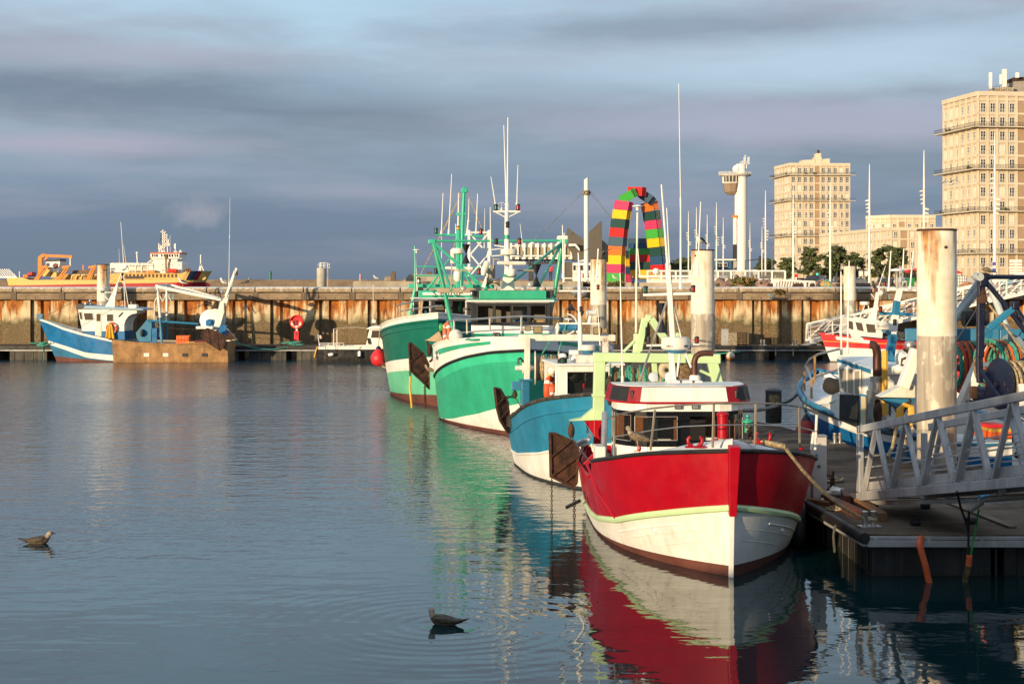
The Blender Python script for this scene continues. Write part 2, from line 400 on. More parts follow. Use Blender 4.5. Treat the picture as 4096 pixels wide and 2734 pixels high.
for i in range(n0, n1):
 x = XW0+i*PER
 for nm, me, dx in (('coping_block', cop_me, .02), ('timber_beam', beam_me, .19), ('fender_post', post_me, -.13)):
  o = bpy.data.objects.new(nm, me); COL.objects.link(o); o.parent = wall; o.location = (x+dx, rr.uniform(-.02, .02), rr.uniform(-.012, .012))
  if nm == 'coping_block':
   bv = o.modifiers.new('bevel', 'BEVEL'); bv.width = .05; bv.segments = 2
PAINTB = paint('faded_blue_marking', (.22,.42,.5), .8, var=.4)
for (u, body) in ((690, '22'), (3080, '70'), (3545, 'A')):
 q = P(u, 1186, DW)
 text_obj(body, .42, Matrix.Translation((q.x, -.375, q.z)) @ Matrix.Rotation(R(90), 4, 'X'), PAINTB, 'painted_mark', wall, .002)
def tuft(name, c, rx, rz, n, mats, label, cat, ln=.3, seed=1, ry=None, group=None, up=.6, thick=.012):
 rg = random.Random(seed); m = MB(); c = Vector(c)
 for i in range(n):
  a = rg.uniform(0, 2*pi); r = rg.random()**.5
  p = Vector((rx*r*cos(a), (ry or rx)*r*sin(a), rz*rg.random()))
  d = Vector((rg.gauss(0, 1), rg.gauss(0, 1), rg.gauss(up, .8))).normalized()*ln*rg.uniform(.5, 1)
  s_ = d.cross(Vector((rg.gauss(0, 1), rg.gauss(0, 1), rg.gauss(0, 1)))).normalized()*ln*thick*rg.uniform(4, 9)
  m.add([p-s_, p+s_, p+d+s_*.4, p+d-s_*.4], [(0, 1, 2, 3)], rg.randrange(len(mats)))
 o = m.build(name, mats, label=label, cat=cat, group=group); o.location = c; return o
def leafm(name, c, tr=.3):
 m, N, b = new_mat(name); oi = N('ShaderNodeNewGeometry').outputs['Position']
 col = N.ramp(N.noise(oi, 1.1, 4), [(.3, tuple(x*.5 for x in c)+(1,)), (.7, tuple(min(1, x*1.5) for x in c)+(1,))])
 N.l.new(col, b.inputs['Base Color']); b.inputs['Roughness'].default_value = .75; b.inputs['Specular IOR Level'].default_value = .2
 return m
STRAW = leafm('dry_straw', (.30,.17,.06)); LEAF = leafm('pine_foliage', (.07,.095,.028)); LEAF2 = leafm('broad_foliage', (.07,.095,.03)); OLIVE = leafm('olive_foliage', (.09,.10,.05))
tuft('dry_weed', P(3118, 1178, DW-.45), .28, .25, 260, [STRAW, OLIVE], 'tuft of dry orange weed growing from a joint in the quay wall', 'plant', .25, 4, ry=.1)
# ---------------------------------------------------------------- mooring piles
def pile_mat(name, zb, stain, rusty):
 m, N, b = new_mat(name); pos = N('ShaderNodeNewGeometry').outputs['Position']; z = N('ShaderNodeSeparateXYZ', {0: pos}).outputs[2]
 c = N.ramp(N.noise(pos, 2.5, 6), [(.3, (.66,.56,.40,1)), (.6, (.80,.74,.62,1))])
 st = N.math('ADD', N.noise(pos, 4, 6, .62, sc=(1, 1, .10)), N('ShaderNodeMapRange', {0: z, 1: 3.4, 2: 5.5, 3: -.11, 4: .075+.08*rusty}).outputs[0])
 c = N.mix(N.ramp(st, [(.53, 0), (.62, .55), (.72, 1)]), c, N.ramp(N.noise(pos, 5, 4), [(.3, (.16,.05,.012,1)), (.7, (.55,.27,.07,1))]))
 g = N.ramp(N.noise(pos, 3.2, 5, .6, sc=(1, 1, .5), loc=(2, 2, 2)), [(.45, (.36,.31,.25,1)), (.55, (.40,.35,.29,1)), (.58, stain)])
 g = N.mix(N.ramp(N.noise(pos, 7, 2, .5, sc=(1, 1, .04), loc=(9, 2, 0)), [(.56, 0), (.6, .5)]), g, (.2,.17,.14,1))
 c = N.mix(N('ShaderNodeMapRange', {0: z, 1: zb+.012, 2: zb-.012, 3: 0, 4: 1}).outputs[0], c, g)
 weed = N.mix(N.ramp(N.noise(pos, 12, 5), [(.4, 0), (.6, 1)]), (.03,.025,.015,1), (.08,.075,.04,1))
 c = N.mix(N('ShaderNodeMapRange', {0: N.math('ADD', z, N.math('MULTIPLY', N.noise(pos, 3, 4), .4)), 1: .95, 2: .75, 3: 0, 4: 1}).outputs[0], c, weed)
 N.l.new(c, b.inputs['Base Color']); b.inputs['Roughness'].default_value = .6
 N.l.new(N('ShaderNodeBump', {'Height': N.noise(pos, 9, 5), 'Strength': .12, 'Distance': .02}).outputs[0], b.inputs['Normal'])
 return m
PILE_A = pile_mat('pile_coating', 3.35, (.62,.55,.44,1), .3); PILE_B = pile_mat('pile_coating_rusty', 3.3, (.44,.46,.36,1), 1.5)
def pile(u, vtop, D, wpx, mt, label):
 q = P(u, vtop, D); r = wpx/2/FPX*D
 t = empty('mooring_pile', (q.x, D, 0), label=label, cat='pile', group='tall tubular mooring piles')
 MB().lathe([(r, -1.5), (r, q.z-.03), (r-.012, q.z-.002)], 48).build('shaft', mt, t)
 MB().lathe([(r+.004, q.z-.035), (r+.008, q.z-.01), (r-.01, q.z+.012), (r-.05, q.z+.004), (r-.06, q.z-.2)], 48).build('rim', RUST, t)
 m = MB()
 rg = random.Random(int(u))
 for i in range(1):
  a = rg.uniform(3.9, 5.5); zz = q.z-rg.uniform(.15, .4)
  m.ball((r*cos(a), r*sin(a), zz), .035, 8, sc=(1, 1, 1))
 m.build('lifting_hole', RUST, t)
 return t
pile(3747, 918, 32.2, 155, PILE_A, 'thick near mooring pile with white top and scraped grey lower half')
pile(2811, 999, 53.5, 93, PILE_A, 'white and grey mooring pile carrying a gull on its top')
pile(2394, 1034, 76, 65, PILE_B, 'rust-streaked mooring pile beside the arch of containers')
pile(3399, 1062, 89.2, 47, PILE_A, 'slim mooring pile against the quay wall below the pine trees')
pile(413, 1057, 89.2, 49, PILE_B, 'slim rust-topped mooring pile behind the blue and rusty trawler')
# ---------------------------------------------------------------- far pontoon
FLOAT = paint('black_float', (.018,.018,.02), .6, var=.35, streak=.4, streakc=(.07,.065,.05,1), bump=.15)
SLIME = paint('green_slime', (.02,.022,.010), .8, var=.5)
FLOATG = paint('dirty_float', (.05,.046,.04), .7, var=.4, streak=.6, streakc=(.16,.14,.10,1))
def deck_mat():
 m, N, b = new_mat('pontoon_deck_planks'); pos = N('ShaderNodeNewGeometry').outputs['Position']; y = N('ShaderNodeSeparateXYZ', {0: pos}).outputs[1]
 k = N.math('DIVIDE', y, .145); row = N.math('FLOOR', k); fr = N.math('FRACT', k)
 tone = N('ShaderNodeTexWhiteNoise', {'W': row}, noise_dimensions='1D').outputs['Value']
 c = N.ramp(N.noise(pos, 3, 7, .65, sc=(.5, 7, 1)), [(.3, (.07,.050,.036,1)), (.7, (.24,.18,.13,1))])
 c = N.mix(N.math('MULTIPLY', tone, .5), c, (.05,.04,.034,1))
 c = N.mix(N.ramp(N.noise(pos, .9, 4), [(.45, 0), (.62, .75)]), c, (.045,.03,.022,1))
 c = N.mix(N.ramp(N.noise(pos, 22, 3, .6), [(.69, 0), (.71, .8)]), c, (.55,.52,.46,1))
 c = N.mix(N.math('LESS_THAN', fr, .09), c, (.012,.01,.009,1))
 N.l.new(c, b.inputs['Base Color']); b.inputs['Roughness'].default_value = .9; b.inputs['Specular IOR Level'].default_value = .15
 N.l.new(N('ShaderNodeBump', {'Height': N.math('ADD', N.math('GREATER_THAN', fr, .09), N.noise(pos, 9, 5, .6, sc=(1, 6, 1))), 'Strength': .5, 'Distance': .01}).outputs[0], b.inputs['Normal'])
 return m
DECKW = deck_mat()
def float_box(t, x0, x1, y0, y1, z1, mt, nrib):
 m = MB(); m.bb(x0, x1, y0, y1, -.35, z1)
 for k in range(nrib):
  xx = x0+(x1-x0)*(k+.5)/nrib
  m.bb(xx-.02, xx+.02, y0-.025, y0-.001, -.3, z1-.02)
 return m.build('float', mt, t, .02)
pf = empty('pontoon', (0, 87.4, 0), label='long low pontoon moored along the foot of the quay wall', cat='pontoon')
XA, XB = -34, 36
MB().bb(XA, XB, .02, 2.4, .74, .80).build('deck', DECKW, pf)
MB().bb(XA, XB, -.06, .0, .60, .79).bb(XA, XB, 2.42, 2.48, .60, .79).build('fender_strip', BLACK, pf)
MB().bb(XA, XB, -.10, .06, .52, .575).build('edge_rail', ALU, pf)
x = XA
while x < XB-2:
 float_box(pf, x+.25, x+2.35, .1, 2.3, .51, FLOATG, 4); x += 2.7
# ---------------------------------------------------------------- near pontoon (T of walkway and landing)
ZD = .66
npn = empty('pontoon', (5.35, 23.45, 0), label='near wooden-decked pontoon on black floats under the metal gangway', cat='pontoon')
def loc(p): return Vector(p)-Vector((5.35, 23.45, 0))
outline = [(5.36,23.46), (14.5,23.3), (14.5,31.0), (8.45,32.2), (7.95,35.6), (7.08,40.6), (6.6,42.4), (5.6,42.4), (4.15,42)]
MB().prism([loc((x, y, ZD-.05)) for x, y in outline], (0, 0, .05)).build('deck', DECKW, npn)
MB().bar(loc((5.36,23.42,.53)), loc((14.5,23.26,.53)), .12, .10).bar(loc((5.36,23.4,.615)), loc((14.5,23.24,.615)), .03, .05).build('edge_beam', ALU, npn, .008)
MB().bar(loc((5.36,23.42,.53)), loc((4.15,42,.53)), .12, .10).build('side_beam', ALU, npn)
m = MB()
for k in range(12): m.bb(.1+k*.8, .16+k*.8, -.10, -.02, .55, .62)
m.build('joist_ends', ALU, npn)
m = MB(); m.tube([loc((5.3,23.3,.62)), loc((5.14,26,.62)), loc((4.75,32,.62)), loc((4.1,42,.62))], .085, 14)
m.tube([loc((5.302,23.26,.62)), loc((5.302,23.3,.62))], [.05,.05], 12, mat=0)
m.build('rubber_fender', BLACK, npn)
for k, (y0, y1) in enumerate(((23.62,25.9), (26.2,28.6), (28.9,31.3), (31.6,34), (34.3,36.7), (37,39.4))):
 xa = 5.5-(y0-23.4)*.062
 f = MB(); f.bb(xa-5.35, 7.3-5.35, y0-23.45, y1-23.45, -.4, .47)
 for q in range(5): f.bb(xa-5.35-.03, xa-5.35-.001, y0-23.45+.2+q*.45, y0-23.45+.25+q*.45, -.3, .44)
 if k == 0:
  for q in range(4): f.bb(.5+q*.5, .54+q*.5, .14, .168, -.3, .45)
 f.bb(xa-5.36, 7.31-5.35, y0-23.46, y1-23.44, -.02, .03, mat=1)
 f.build('float', [FLOAT, SLIME], npn, .03)
for x0 in (7.5, 9.9, 12.2):
 f = MB(); f.bb(x0-5.35, x0+2.1-5.35, .17, 3.5, -.4, .47)
 for q in range(4): f.bb(x0-5.35+.2+q*.5, x0-5.35+.24+q*.5, .14, .168, -.3, .45)
 f.bb(x0-5.36, x0+2.11-5.35, .16, 3.5, -.02, .03, mat=1)
 f.build('float', [FLOAT, SLIME], npn, .03)
def cleat(p, label, rz=0, s=1.0):
 t = empty('mooring_cleat', p, rz, label=label, cat='cleat', group='steel mooring cleats on the pontoons'); t.scale = (s, s, s)
 MB().box((0, 0, .015), (.34, .2, .03)).build('base_plate', STEEL, t, .005)
 for dx in (-.07, .07): MB().lathe([(.045, .03), (.045, .22), (.05, .23), (.05, .25), (.02, .262)], 14, (dx, 0, 0)).build('post', STEEL, t)
 MB().tube([(-.12, 0, .15), (.12, 0, .15)], .018, 8).build('cross_pin', STEEL, t)
 return t
c0 = W(3477, 2108, ZD); cleat(c0, 'steel double-post cleat on the pontoon corner with the tan rope', .2)
c1 = W(3350, 1774, ZD); cleat(c1, 'steel double-post cleat at the pontoon edge beside the blue white-decked trawler', .3)
c2 = W(3605, 1835, ZD); cleat(c2, 'steel double-post cleat seen through the gangway rail beside the thick pile', .3)
def pedestal(p, h, w, label, mt):
 t = empty('power_pedestal', p, label=label, cat='pedestal')
 MB().bb(-w/2, w/2, -w/2, w/2, 0, h).build('housing', mt, t, .01)
 MB().bb(-w/2-.01, w/2+.01, -w/2-.01, w/2+.01, h+.001, h+.025).build('cap', STEEL, t, .006)
 m = MB(); m.tube([(-.02, -w/2-.03, h*.55), (-.02, -w/2, h*.55)], .025, 10); m.build('socket', DKGREY, t)
 MB().tube([(-.06, -w/2-.02, h*.72), (-.06, -w/2, h*.72)], .02, 10).build('blue_socket', BLUE, t)
 return t
GREYBOX = paint('pedestal_grey', (.46,.43,.40), .5, var=.1, streak=.3)
pp = W(3232, 1996, ZD); pedestal(Vector((5.34, 27.0, ZD)), 1.12, .24, 'grey service pillar on the pontoon behind the red boat bow', GREYBOX)
q = P(2900, 1384, 88.2); pedestal((q.x, 88.3, .8), .92, .38, 'pale grey electric cabinet on the far pontoon against the quay wall', paint('cabinet_grey', (.36,.37,.36), .5))
dr = W(3094, 1690, ZD)
t = empty('wrapped_bollard', (dr.x, dr.y, ZD), label='dark drum-shaped bollard wrapped in netting on the walkway', cat='bollard')
MB().lathe([(.215, 0), (.22, .4), (.215, .86), (.2, .9)], 20).build('drum', paint('dark_net_wrap', (.03,.03,.025), .95, var=.7, vs=16, bump=1, bs=40), t)
MB().lathe([(.222, .84), (.225, .88), (.16, .93), (.02, .935)], 20).build('lid', DKGREY, t)
# ---------------------------------------------------------------- quay the photographer stands on, and the shed added behind it for shade
MB().bb(-60, 80, -58, 3.6, -1, 2.95).build('quay', CONC2, kind='structure')
blocker = empty('sun_blocker', (-26.47, -16.09, 2.95), SUN_AZ*-1, label='long plain unseen shed on the quay behind the photographer', cat='blocker')
m = MB(); m.bb(0, 26, -8, 0, 0, 5.7); m.build('wall', CONC2, blocker)
m = MB(); m.prism([(-.1, .3, 5.7), (-.1, -8.3, 5.7), (-.1, -4, 6.1)], (26.2, 0, 0)); m.build('roof', DKGREY, blocker)
# ---------------------------------------------------------------- near gangway
GL0 = P(3432, 1716, 26.2); GB0 = P(3440, 1985, 26.2); GB1 = P(4096, 1925, 20.6)
gw = empty('gangway', tuple(W(3600, 2010, ZD)), label='grey aluminium truss gangway sloping from the pontoon up to the right', cat='gangway')
O = gw.location
d = (GB1-GB0).normalized(); LEN = 9.0
side = Vector((d.y, -d.x, 0)).normalized()*-1.15              # towards the far truss
if side.x < 0: side = -side
up = Vector((0, 0, 1)); HT = GL0.z-GB0.z
b0 = GB0-O; dh = d
def gp(s_, h, far=0): return b0+dh*s_+up*h+side*far
tw = .058
for far, nm in ((0, 'near'), (1, 'far')):
 MB().bar(gp(-.06+.3*far, HT, far), gp(LEN, HT, far), .08, .12).build('handrail', ALU, gw, .008)
 MB().bar(gp(-.06, 0, far), gp(LEN, 0, far), .09, .14).build('bottom_chord', ALU, gw, .008)
 MB().bar(gp(0, .08, far), gp(0, HT-.08, far), .13 if not far else .1, .085, up=side).build('end_post', ALU, gw, .008)
 s_ = .12; k = 0; bay = 1.18
 while s_ < LEN-1:
  MB().bar(gp(s_+.05, .075, far), gp(s_+.56, HT-.07, far), tw, tw*1.3, up=side).build('brace', ALU, gw, .006)
  MB().bar(gp(s_+1.13, .075, far), gp(s_+.64, HT-.07, far), tw, tw*1.3, up=side).build('brace', ALU, gw, .006)
  s_ += bay
 m = MB()
 for h in (.30, .48, .66): m.bar(gp(.1, h, far)+side*.05*(1-2*far), gp(LEN, h, far)+side*.05*(1-2*far), .022, .022)
 m.build('guard_rail', ALU, gw)
 MB().bar(gp(.05, .17, far)+side*.06*(1-2*far), gp(LEN, .17, far)+side*.06*(1-2*far), .012, .13).build('kick_plate', ALU, gw)
m = MB()
MB().bar(gp(.05, .05, .5), gp(LEN, .05, .5), 1.02, .05).build('walkway', DECKW, gw)
for k in range(60):
 if .1+k*.12 < LEN: m.bar(gp(.1+k*.12, .085, .04), gp(.1+k*.12, .085, .96), .03, .02)
m.build('tread_strip', ALU, gw)
MB().bar(gp(.0, -.11, .1), gp(2.3, -.16, .1), .08, .07).bar(gp(.0, -.11, .9), gp(2.3, -.16, .9), .08, .07).bar(gp(2.25, -.16, .1), gp(2.25, -.16, .9), .06, .07).build('skid_beam', ALU, gw, .006)
for s_, f in ((.3, .1), (2.0, .1), (.3, .9), (2.0, .9)):
 c = gp(s_, 0, f); c.z = ZD-O.z+.055
 MB().tube([c-side*.06, c+side*.06], .055, 14).build('roller', BLACK, gw)
cd = empty('cable_conduit', tuple(P(3990, 2000, 22.2)), label='bent grey cable conduit hanging below the gangway', cat='conduit')
o = cd.location
MB().tube([P(3876, 2040, 22.2)-o, P(3945, 1995, 22.2)-o, P(4000, 1990, 22)-o, P(4110, 1985, 21.6)-o, P(4300, 1975, 21)-o], .045, 10).build('pipe', paint('conduit_grey', (.2,.19,.18), .6), cd)
MB().bar(P(3940, 2012, 22.1)-o, P(4090, 2002, 21.7)-o, .05, .03).build('cable_tray', ALU, cd)
MB().bar(P(4005, 1985, 22)-o, P(4005, 1950, 22)-o, .1, .1).build('bracket', ALU, cd)
def cable(pts, r, mt, label, nm='cable', cat='cable', group=None):
 mbx = MB(); p0 = pts[-1]; mbx.tube([Vector(p)-Vector(p0) for p in pts], r, 8)
 o_ = mbx.build(nm, mt, label=label, cat=cat, group=group); o_.location = p0; return o_
hs = lambda u, v, D=23.15: P(u, v, D)
cable([hs(3828,1965,22.3), hs(3842,2025,22.7), hs(3865,2090), hs(3874,2140), hs(3874,2225)], .018, BLACK, 'black cable dropping from the gangway into the right-hand orange hose')
cable([hs(3876,2042,22.2), hs(3874,2130), hs(3876,2225)], .016, BLACK, 'black cable hanging from the end of the grey conduit')
cable([hs(3915,2036,22.2), hs(3905,2100), hs(3882,2225)], .014, paint('green_cable', (.02,.3,.05), .5), 'green striped cable hanging down beside the black cables')
def hose(pts, r, label, mt):
 m = MB(); pts = [Vector(p) for p in pts]; dense = []; rad = []
 for a, b in zip(pts, pts[1:]):
  n = max(3, int((b-a).length/.018))
  for i in range(n): dense.append(a.lerp(b, i/n))
 dense.append(pts[-1])
 rad = [r*(1.0 if i % 2 else .88) for i in range(len(dense))]
 o = pts[-1].copy(); m.tube([p-o for p in dense], rad, 14)
 t = m.build('drain_hose', mt, label=label, cat='hose', sharp=80); t.location = o; return t
HOSE = paint('orange_ribbed_hose', (.62,.10,.025), .5, var=.15)
HOSED = paint('algae_covered_hose', (.10,.07,.025), .9, var=.6, vs=10)
hose([P(3686, 2150, 23.4), P(3678, 2180, 23.15), P(3702, 2262, 23.1), P(3712, 2310, 23.1), P(3722, 2345, 23.1)], .052, 'orange ribbed hose bending from the pontoon edge down into the water', HOSE)
hose([P(3878, 2218, 23.15), P(3874, 2262, 23.15)], .048, 'short orange ribbed hose sleeve around hanging cables', HOSE)
hose([P(3874, 2263, 23.15), P(3864, 2300, 23.15), P(3856, 2345, 23.15)], .046, 'weed-covered end of a hose entering the water', HOSED)
bp = W(3935, 1986, ZD+.04)
t = empty('power_plug', tuple(bp), .3, label='bright blue power plug lying on the pontoon deck', cat='plug')
MB().tube([(-.09, 0, 0), (.02, 0, 0)], .035, 12).build('plug_body', LBLUE, t); MB().tube([(.021, 0, 0), (.09, 0, 0)], .042, 12).build('collar', BLUE, t)
cable([bp+Vector((-.09, 0, -.02)), bp+Vector((-.6, .05, -.03)), bp+Vector((-1.5, .1, -.03))], .012, BLACK, 'thin black lead running across the deck to the blue plug')
REDW = wood('red_stained_timber', (.09,.02,.012), (.22,.07,.04), sc=(3, 3, 3)); OCHW = wood('brown_timber', (.17,.075,.03), (.33,.16,.07), sc=(3, 3, 3))
def beam_at(a, b, w_, h_, mt, label, z=ZD, nm='timber_beam', cat='timber'):
 a, b = W(*a, z+h_/2), W(*b, z+h_/2); c = (a+b)/2
 o = MB().bar(a-c, b-c, w_, h_).build(nm, mt, bevel=.008, label=label, cat=cat); o.location = c; return o
beam_at((3300,1990), (3455,2060), .15, .13, REDW, 'red-brown timber baulk lying near the pontoon edge')
beam_at((3400,1985), (3530,2068), .16, .14, OCHW, 'longer orange-brown timber baulk lying behind the red-brown one')
beam_at((3240,2000), (3330,2014), .16, .07, OCHW, 'short brown board beside the grey service pillar')
beam_at((3375,1972), (3390,2000), .12, .16, REDW, 'small red-topped timber block between the baulks', ZD+.01)
beam_at((3750,1990), (4050,2107), .14, .035, wood('grey_plank', (.09,.07,.05), (.2,.16,.12), sc=(4, 4, 4)), 'long loose plank lying slantwise across the pontoon deck', nm='plank', cat='plank')
def heap(p, rx, ry, h, n, r, mts, label, nm, cat, seed=1):
 rg = random.Random(seed); m = MB()
 for i in range(n):
  a = rg.uniform(0, 2*pi); k = rg.uniform(.2, 1)
  pts = []
  for j in range(7):
   a += rg.uniform(.3, .9)
   pts.append((rx*k*cos(a), ry*k*sin(a), r+h*rg.random()*(1-k*.7)))
  m.tube(pts, r, 6, mat=rg.randrange(len(mts)))
 o = m.build(nm, mts, label=label, cat=cat); o.location = p; return o
heap(W(3315, 1925, ZD), .28, .3, .14, 10, .022, [ROPE, NET], 'messy heap of frayed rope behind the timbers', 'rope_heap', 'rope', 2)
heap(W(3340, 2040, ZD), .16, .12, .1, 14, .010, [ROPE], 'frayed whitish rope end on the fender edge', 'rope_end', 'rope', 5)
heap(W(3190, 1893, ZD), .35, .3, .05, 4, .012, [ROPE], 'thin tan line tangled on the walkway planks', 'rope_tangle', 'rope', 8)
def rumple(p, s_, mt, label, nm, cat, seed):
 m = MB(); rg = random.Random(seed); g = []
 for i in range(9):
  th = pi*i/8; row = []
  for j in range(15):
   a = 2*pi*j/14; k = 1+.35*noise.noise(Vector((cos(a)*1.3+seed, sin(a)*1.3, th*1.2)))
   row.append((s_[0]*sin(th)*cos(a)*k, s_[1]*sin(th)*sin(a)*k, s_[2]*(1+cos(th))*.5*k))
  g.append(row)
 m.sheet([r[::-1] for r in g]); o = m.build(nm, mt, label=label, cat=cat, sharp=25); o.location = p; return o
rumple(W(3345, 1985, ZD), (.16, .14, .16), WHITE_D, 'crumpled white plastic sack on the pontoon beside the timbers', 'plastic_sack', 'sack', 3)
rumple(W(3298, 2010, ZD), (.10, .08, .08), WHITE, 'small white cut container on the pontoon edge', 'plastic_scrap', 'litter', 6)
t = empty('rusty_fitting', tuple(W(3330, 1962, ZD)), label='rusty iron fitting standing among the rope scraps', cat='fitting')
MB().lathe([(.13, 0), (.13, .05), (.05, .08), (.04, .22), (.06, .24)], 12).build('flange', RUST, t); MB().tube([(0, 0, .2), (.02, 0, .36)], .02, 8).build('spindle', RUST, t)
# ---------------------------------------------------------------- boats
def crop(ox, oy, k): return lambda x, y: (ox+x*k, oy+y*k)
cA = crop(0, 850, 1000/2349); cB = crop(1000, 1000, 800/2349); cC = crop(1500, 1050, 700/1568); cD = crop(1600, 650, 700/1829)
cE = crop(2000, 1150, 900/2349); cF = crop(2200, 1350, 1150/1803); cG = crop(3100, 1000, 996/1735); cH = crop(3500, 950, 596/1869)
cI = crop(3500, 1400, 596/1558); cJ = crop(2200, 300, 1000/1845); cK = crop(3000, 200, 1096/1719); cL = crop(500, 880, 330/1916); cM = crop(2600, 950, 700/2195); cN = crop(2200, 1000, 500/2349)
def q3(a, m, b):
 """quadratic in t through stern a, middle m, bow b"""
 return lambda t: a*(2*t-1)*(t-1)+m*4*t*(1-t)+b*t*(2*t-1)
def pl(*pts):
 def f(t):
  for (t0, z0), (t1, z1) in zip(pts, pts[1:]):
   if t <= t1:
    k = max(0, (t-t0)/(t1-t0)); return z0+(z1-z0)*k
  return pts[-1][1]
 return f
class Boat:
 def __init__(s, name, o, ang, **kw):
  s.root = empty(name, o, ang, **kw)
  s.M = Matrix.Translation(o) @ Matrix.Rotation(ang, 4, 'Z'); s.I = s.M.inverted()
 def P(s, u, v, D): return s.I @ P(u, v, D)
 def part(s, name, mb, mt, parent=None, **kw): return mb.build(name, mt, parent or s.root, **kw)
 def pts(s, l): return [p if isinstance(p, Vector) else s.P(*p) for p in l]
 def tube(s, name, l, r, mt, n=8, parent=None, **kw):
  return s.part(name, MB().tube(s.pts(l), r, n), mt, parent, **kw)
 def tubes(s, name, ls, r, mt, n=7, **kw):
  m = MB()
  for l in ls: m.tube(s.pts(l), r, n)
  return s.part(name, m, mt, **kw)
 def bar(s, name, a, b_, w, h, mt, bevel=.01, up=(0, 0, 1), parent=None, **kw):
  a, b_ = s.pts([a, b_]); return s.part(name, MB().bar(a, b_, w, h, up, **kw), mt, parent, bevel=bevel)
 def poly(s, name, l, off, mt, parent=None, bevel=.01, **kw):
  """polygon (pixels at depth D, or local points) given the thickness vector off (world axes)"""
  o = s.I.to_3x3() @ Vector(off)
  return s.part(name, MB().prism(s.pts(l), o), mt, parent, bevel=bevel, **kw)
 def lamp(s, p, mt, k=1.0, parent=None):
  p = s.pts([p])[0]
  o = s.part('navigation_light', MB().lathe([(.05*k, 0), (.06*k, .03*k), (.06*k, .035*k), (.03*k, .036*k), (.03*k, .129*k), (.062*k, .13*k), (.06*k, .17*k), (.03*k, .19*k)], 12, p), BLACK, parent)
  s.part('lens', MB().lathe([(.055*k, .034*k), (.055*k, .131*k)], 12, p), mt, o); return o
 def ant(s, a, b_, D, r=.018, mt=None, tip=True):
  a, b_ = s.pts([tuple(a[:2])+(D,), tuple(b_[:2])+(D,)])
  return s.part('antenna', MB().tube([a, a.lerp(b_, .08), a.lerp(b_, .09), b_], [r*1.7, r*1.7, r, r*.55], 6), mt or WHITE)
 def radome(s, c, r, h, mt=None):
  c = s.pts([c])[0]
  return s.part('radome', MB().lathe([(r*.8, 0), (r*.97, h*.12), (r, h*.3), (r*.98, h*.82), (r*.85, h*.98), (.001, h)], 24, c), mt or WHITE_D)
 def hull(s, Lw, B, rows, mats, matf=None, rake=.3, e=(2.2, 4.), kw=.88, st=.85, tm=.45, href=2., deck=None, th=.07, zb=-.6, nt=34, name='hull', cap=None, deckmat=None, inner=None, srake=0., camber=.0):
  """rows: z(t) functions from the keel row up to the sheer; band i lies between rows i and i+1"""
  def hb(t, z):
   k = max(0., min(1., z/href)); ee = e[0]+(e[1]-e[0])*k; kk = kw+(1-kw)*k**.8
   if z < 0: kk *= 1+z*.45
   y = B/2*kk
   if t > tm: y *= 1-((t-tm)/(1-tm))**ee
   if t < .3:
    q = t/.3; y *= st+(1-st)*q*q*(3-2*q)
   return max(0, y)
  def hp(t, z, sd=1, off=0.): return Vector((-Lw*(1-t)+rake*z*t**6-srake*z*(1-t)**6, sd*(hb(t, z)+off), z))
  s.hp = hp; s.sheer = rows[-1]; s.hb = hb; s.Lw = Lw
  ts = [1-(1-i/(nt-1))**1.5 for i in range(nt)]
  ts = sorted(ts+getattr(s, 'extra_t', []))
  allrows = [lambda t: zb]+list(rows)
  sub = []
  for i in range(len(allrows)-1):
   n = 3 if i else 1
   for k in range(n): sub.append((i, k/n))
  sub.append((len(allrows)-2, 1.0))
  m = MB()
  def zz(t, j):
   i, k = sub[j]; return allrows[i](t)*(1-k)+allrows[i+1](t)*k
  for sd in (1, -1):
   for j in range(len(sub)-1):
    for i in range(len(ts)-1):
     a, b_ = ts[i], ts[i+1]
     q = [hp(a, zz(a, j), sd), hp(b_, zz(b_, j), sd), hp(b_, zz(b_, j+1), sd), hp(a, zz(a, j+1), sd)]
     bi = sub[j][0]
     m.add(q, [(0, 1, 2, 3) if sd < 0 else (3, 2, 1, 0)], matf(bi, (a+b_)/2) if matf else bi, True)
  for j in range(len(sub)-1):
   bi = sub[j][0]; m.add([hp(0, zz(0, j), 1), hp(0, zz(0, j), -1), hp(0, zz(0, j+1), -1), hp(0, zz(0, j+1), 1)], [(3, 2, 1, 0)], matf(bi, 0) if matf else bi)
  me = m; o = me.mesh(name)
  bm = bmesh.new(); bm.from_mesh(o); bmesh.ops.remove_doubles(bm, verts=bm.verts, dist=.002); bmesh.ops.recalc_face_normals(bm, faces=bm.faces); bm.to_mesh(o); bm.free()
  o.set_sharp_from_angle(angle=R(38))
  for x in mats: o.materials.append(x)
  ob = bpy.data.objects.new(name, o); COL.objects.link(ob); ob.parent = s.root
  sh = rows[-1]; dk = deck or (lambda t: sh(t)-.5)
  g = []
  for t in ts:
   zd = dk(t); y = max(0, min(hb(t, sh(t)), hb(t, zd))-th); x = min(hp(t, sh(t)).x, hp(t, zd).x)-(th*1.3 if t > .9 else 0)
   g.append([Vector((x, y*(1-2*k/8), zd+camber*(1-(1-2*k/8)**2))) for k in range(9)])
  s.part('deck', MB().sheet(g), deckmat or DECKG)
  m = MB()
  for sd in (1, -1):
   for a, b_ in zip(ts, ts[1:]):
    q = [Vector((hp(t, z).x-(th*1.3 if t > .9 else 0), sd*max(0, min(hb(t, sh(t)), hb(t, z))-th), z)) for t, z in ((a, dk(a)-.02), (b_, dk(b_)-.02), (b_, sh(b_)), (a, sh(a)))]
    m.add(q, [(0, 1, 2, 3)], 0, True)
  t0 = [Vector((-Lw+th, sd*(hb(0, sh(0))-th), z)) for sd, z in ((1, dk(0)), (-1, dk(0)), (-1, sh(0)), (1, sh(0)))]
  m.add(t0, [(0, 1, 2, 3)]); s.part('bulwark', m, inner or WHITE)
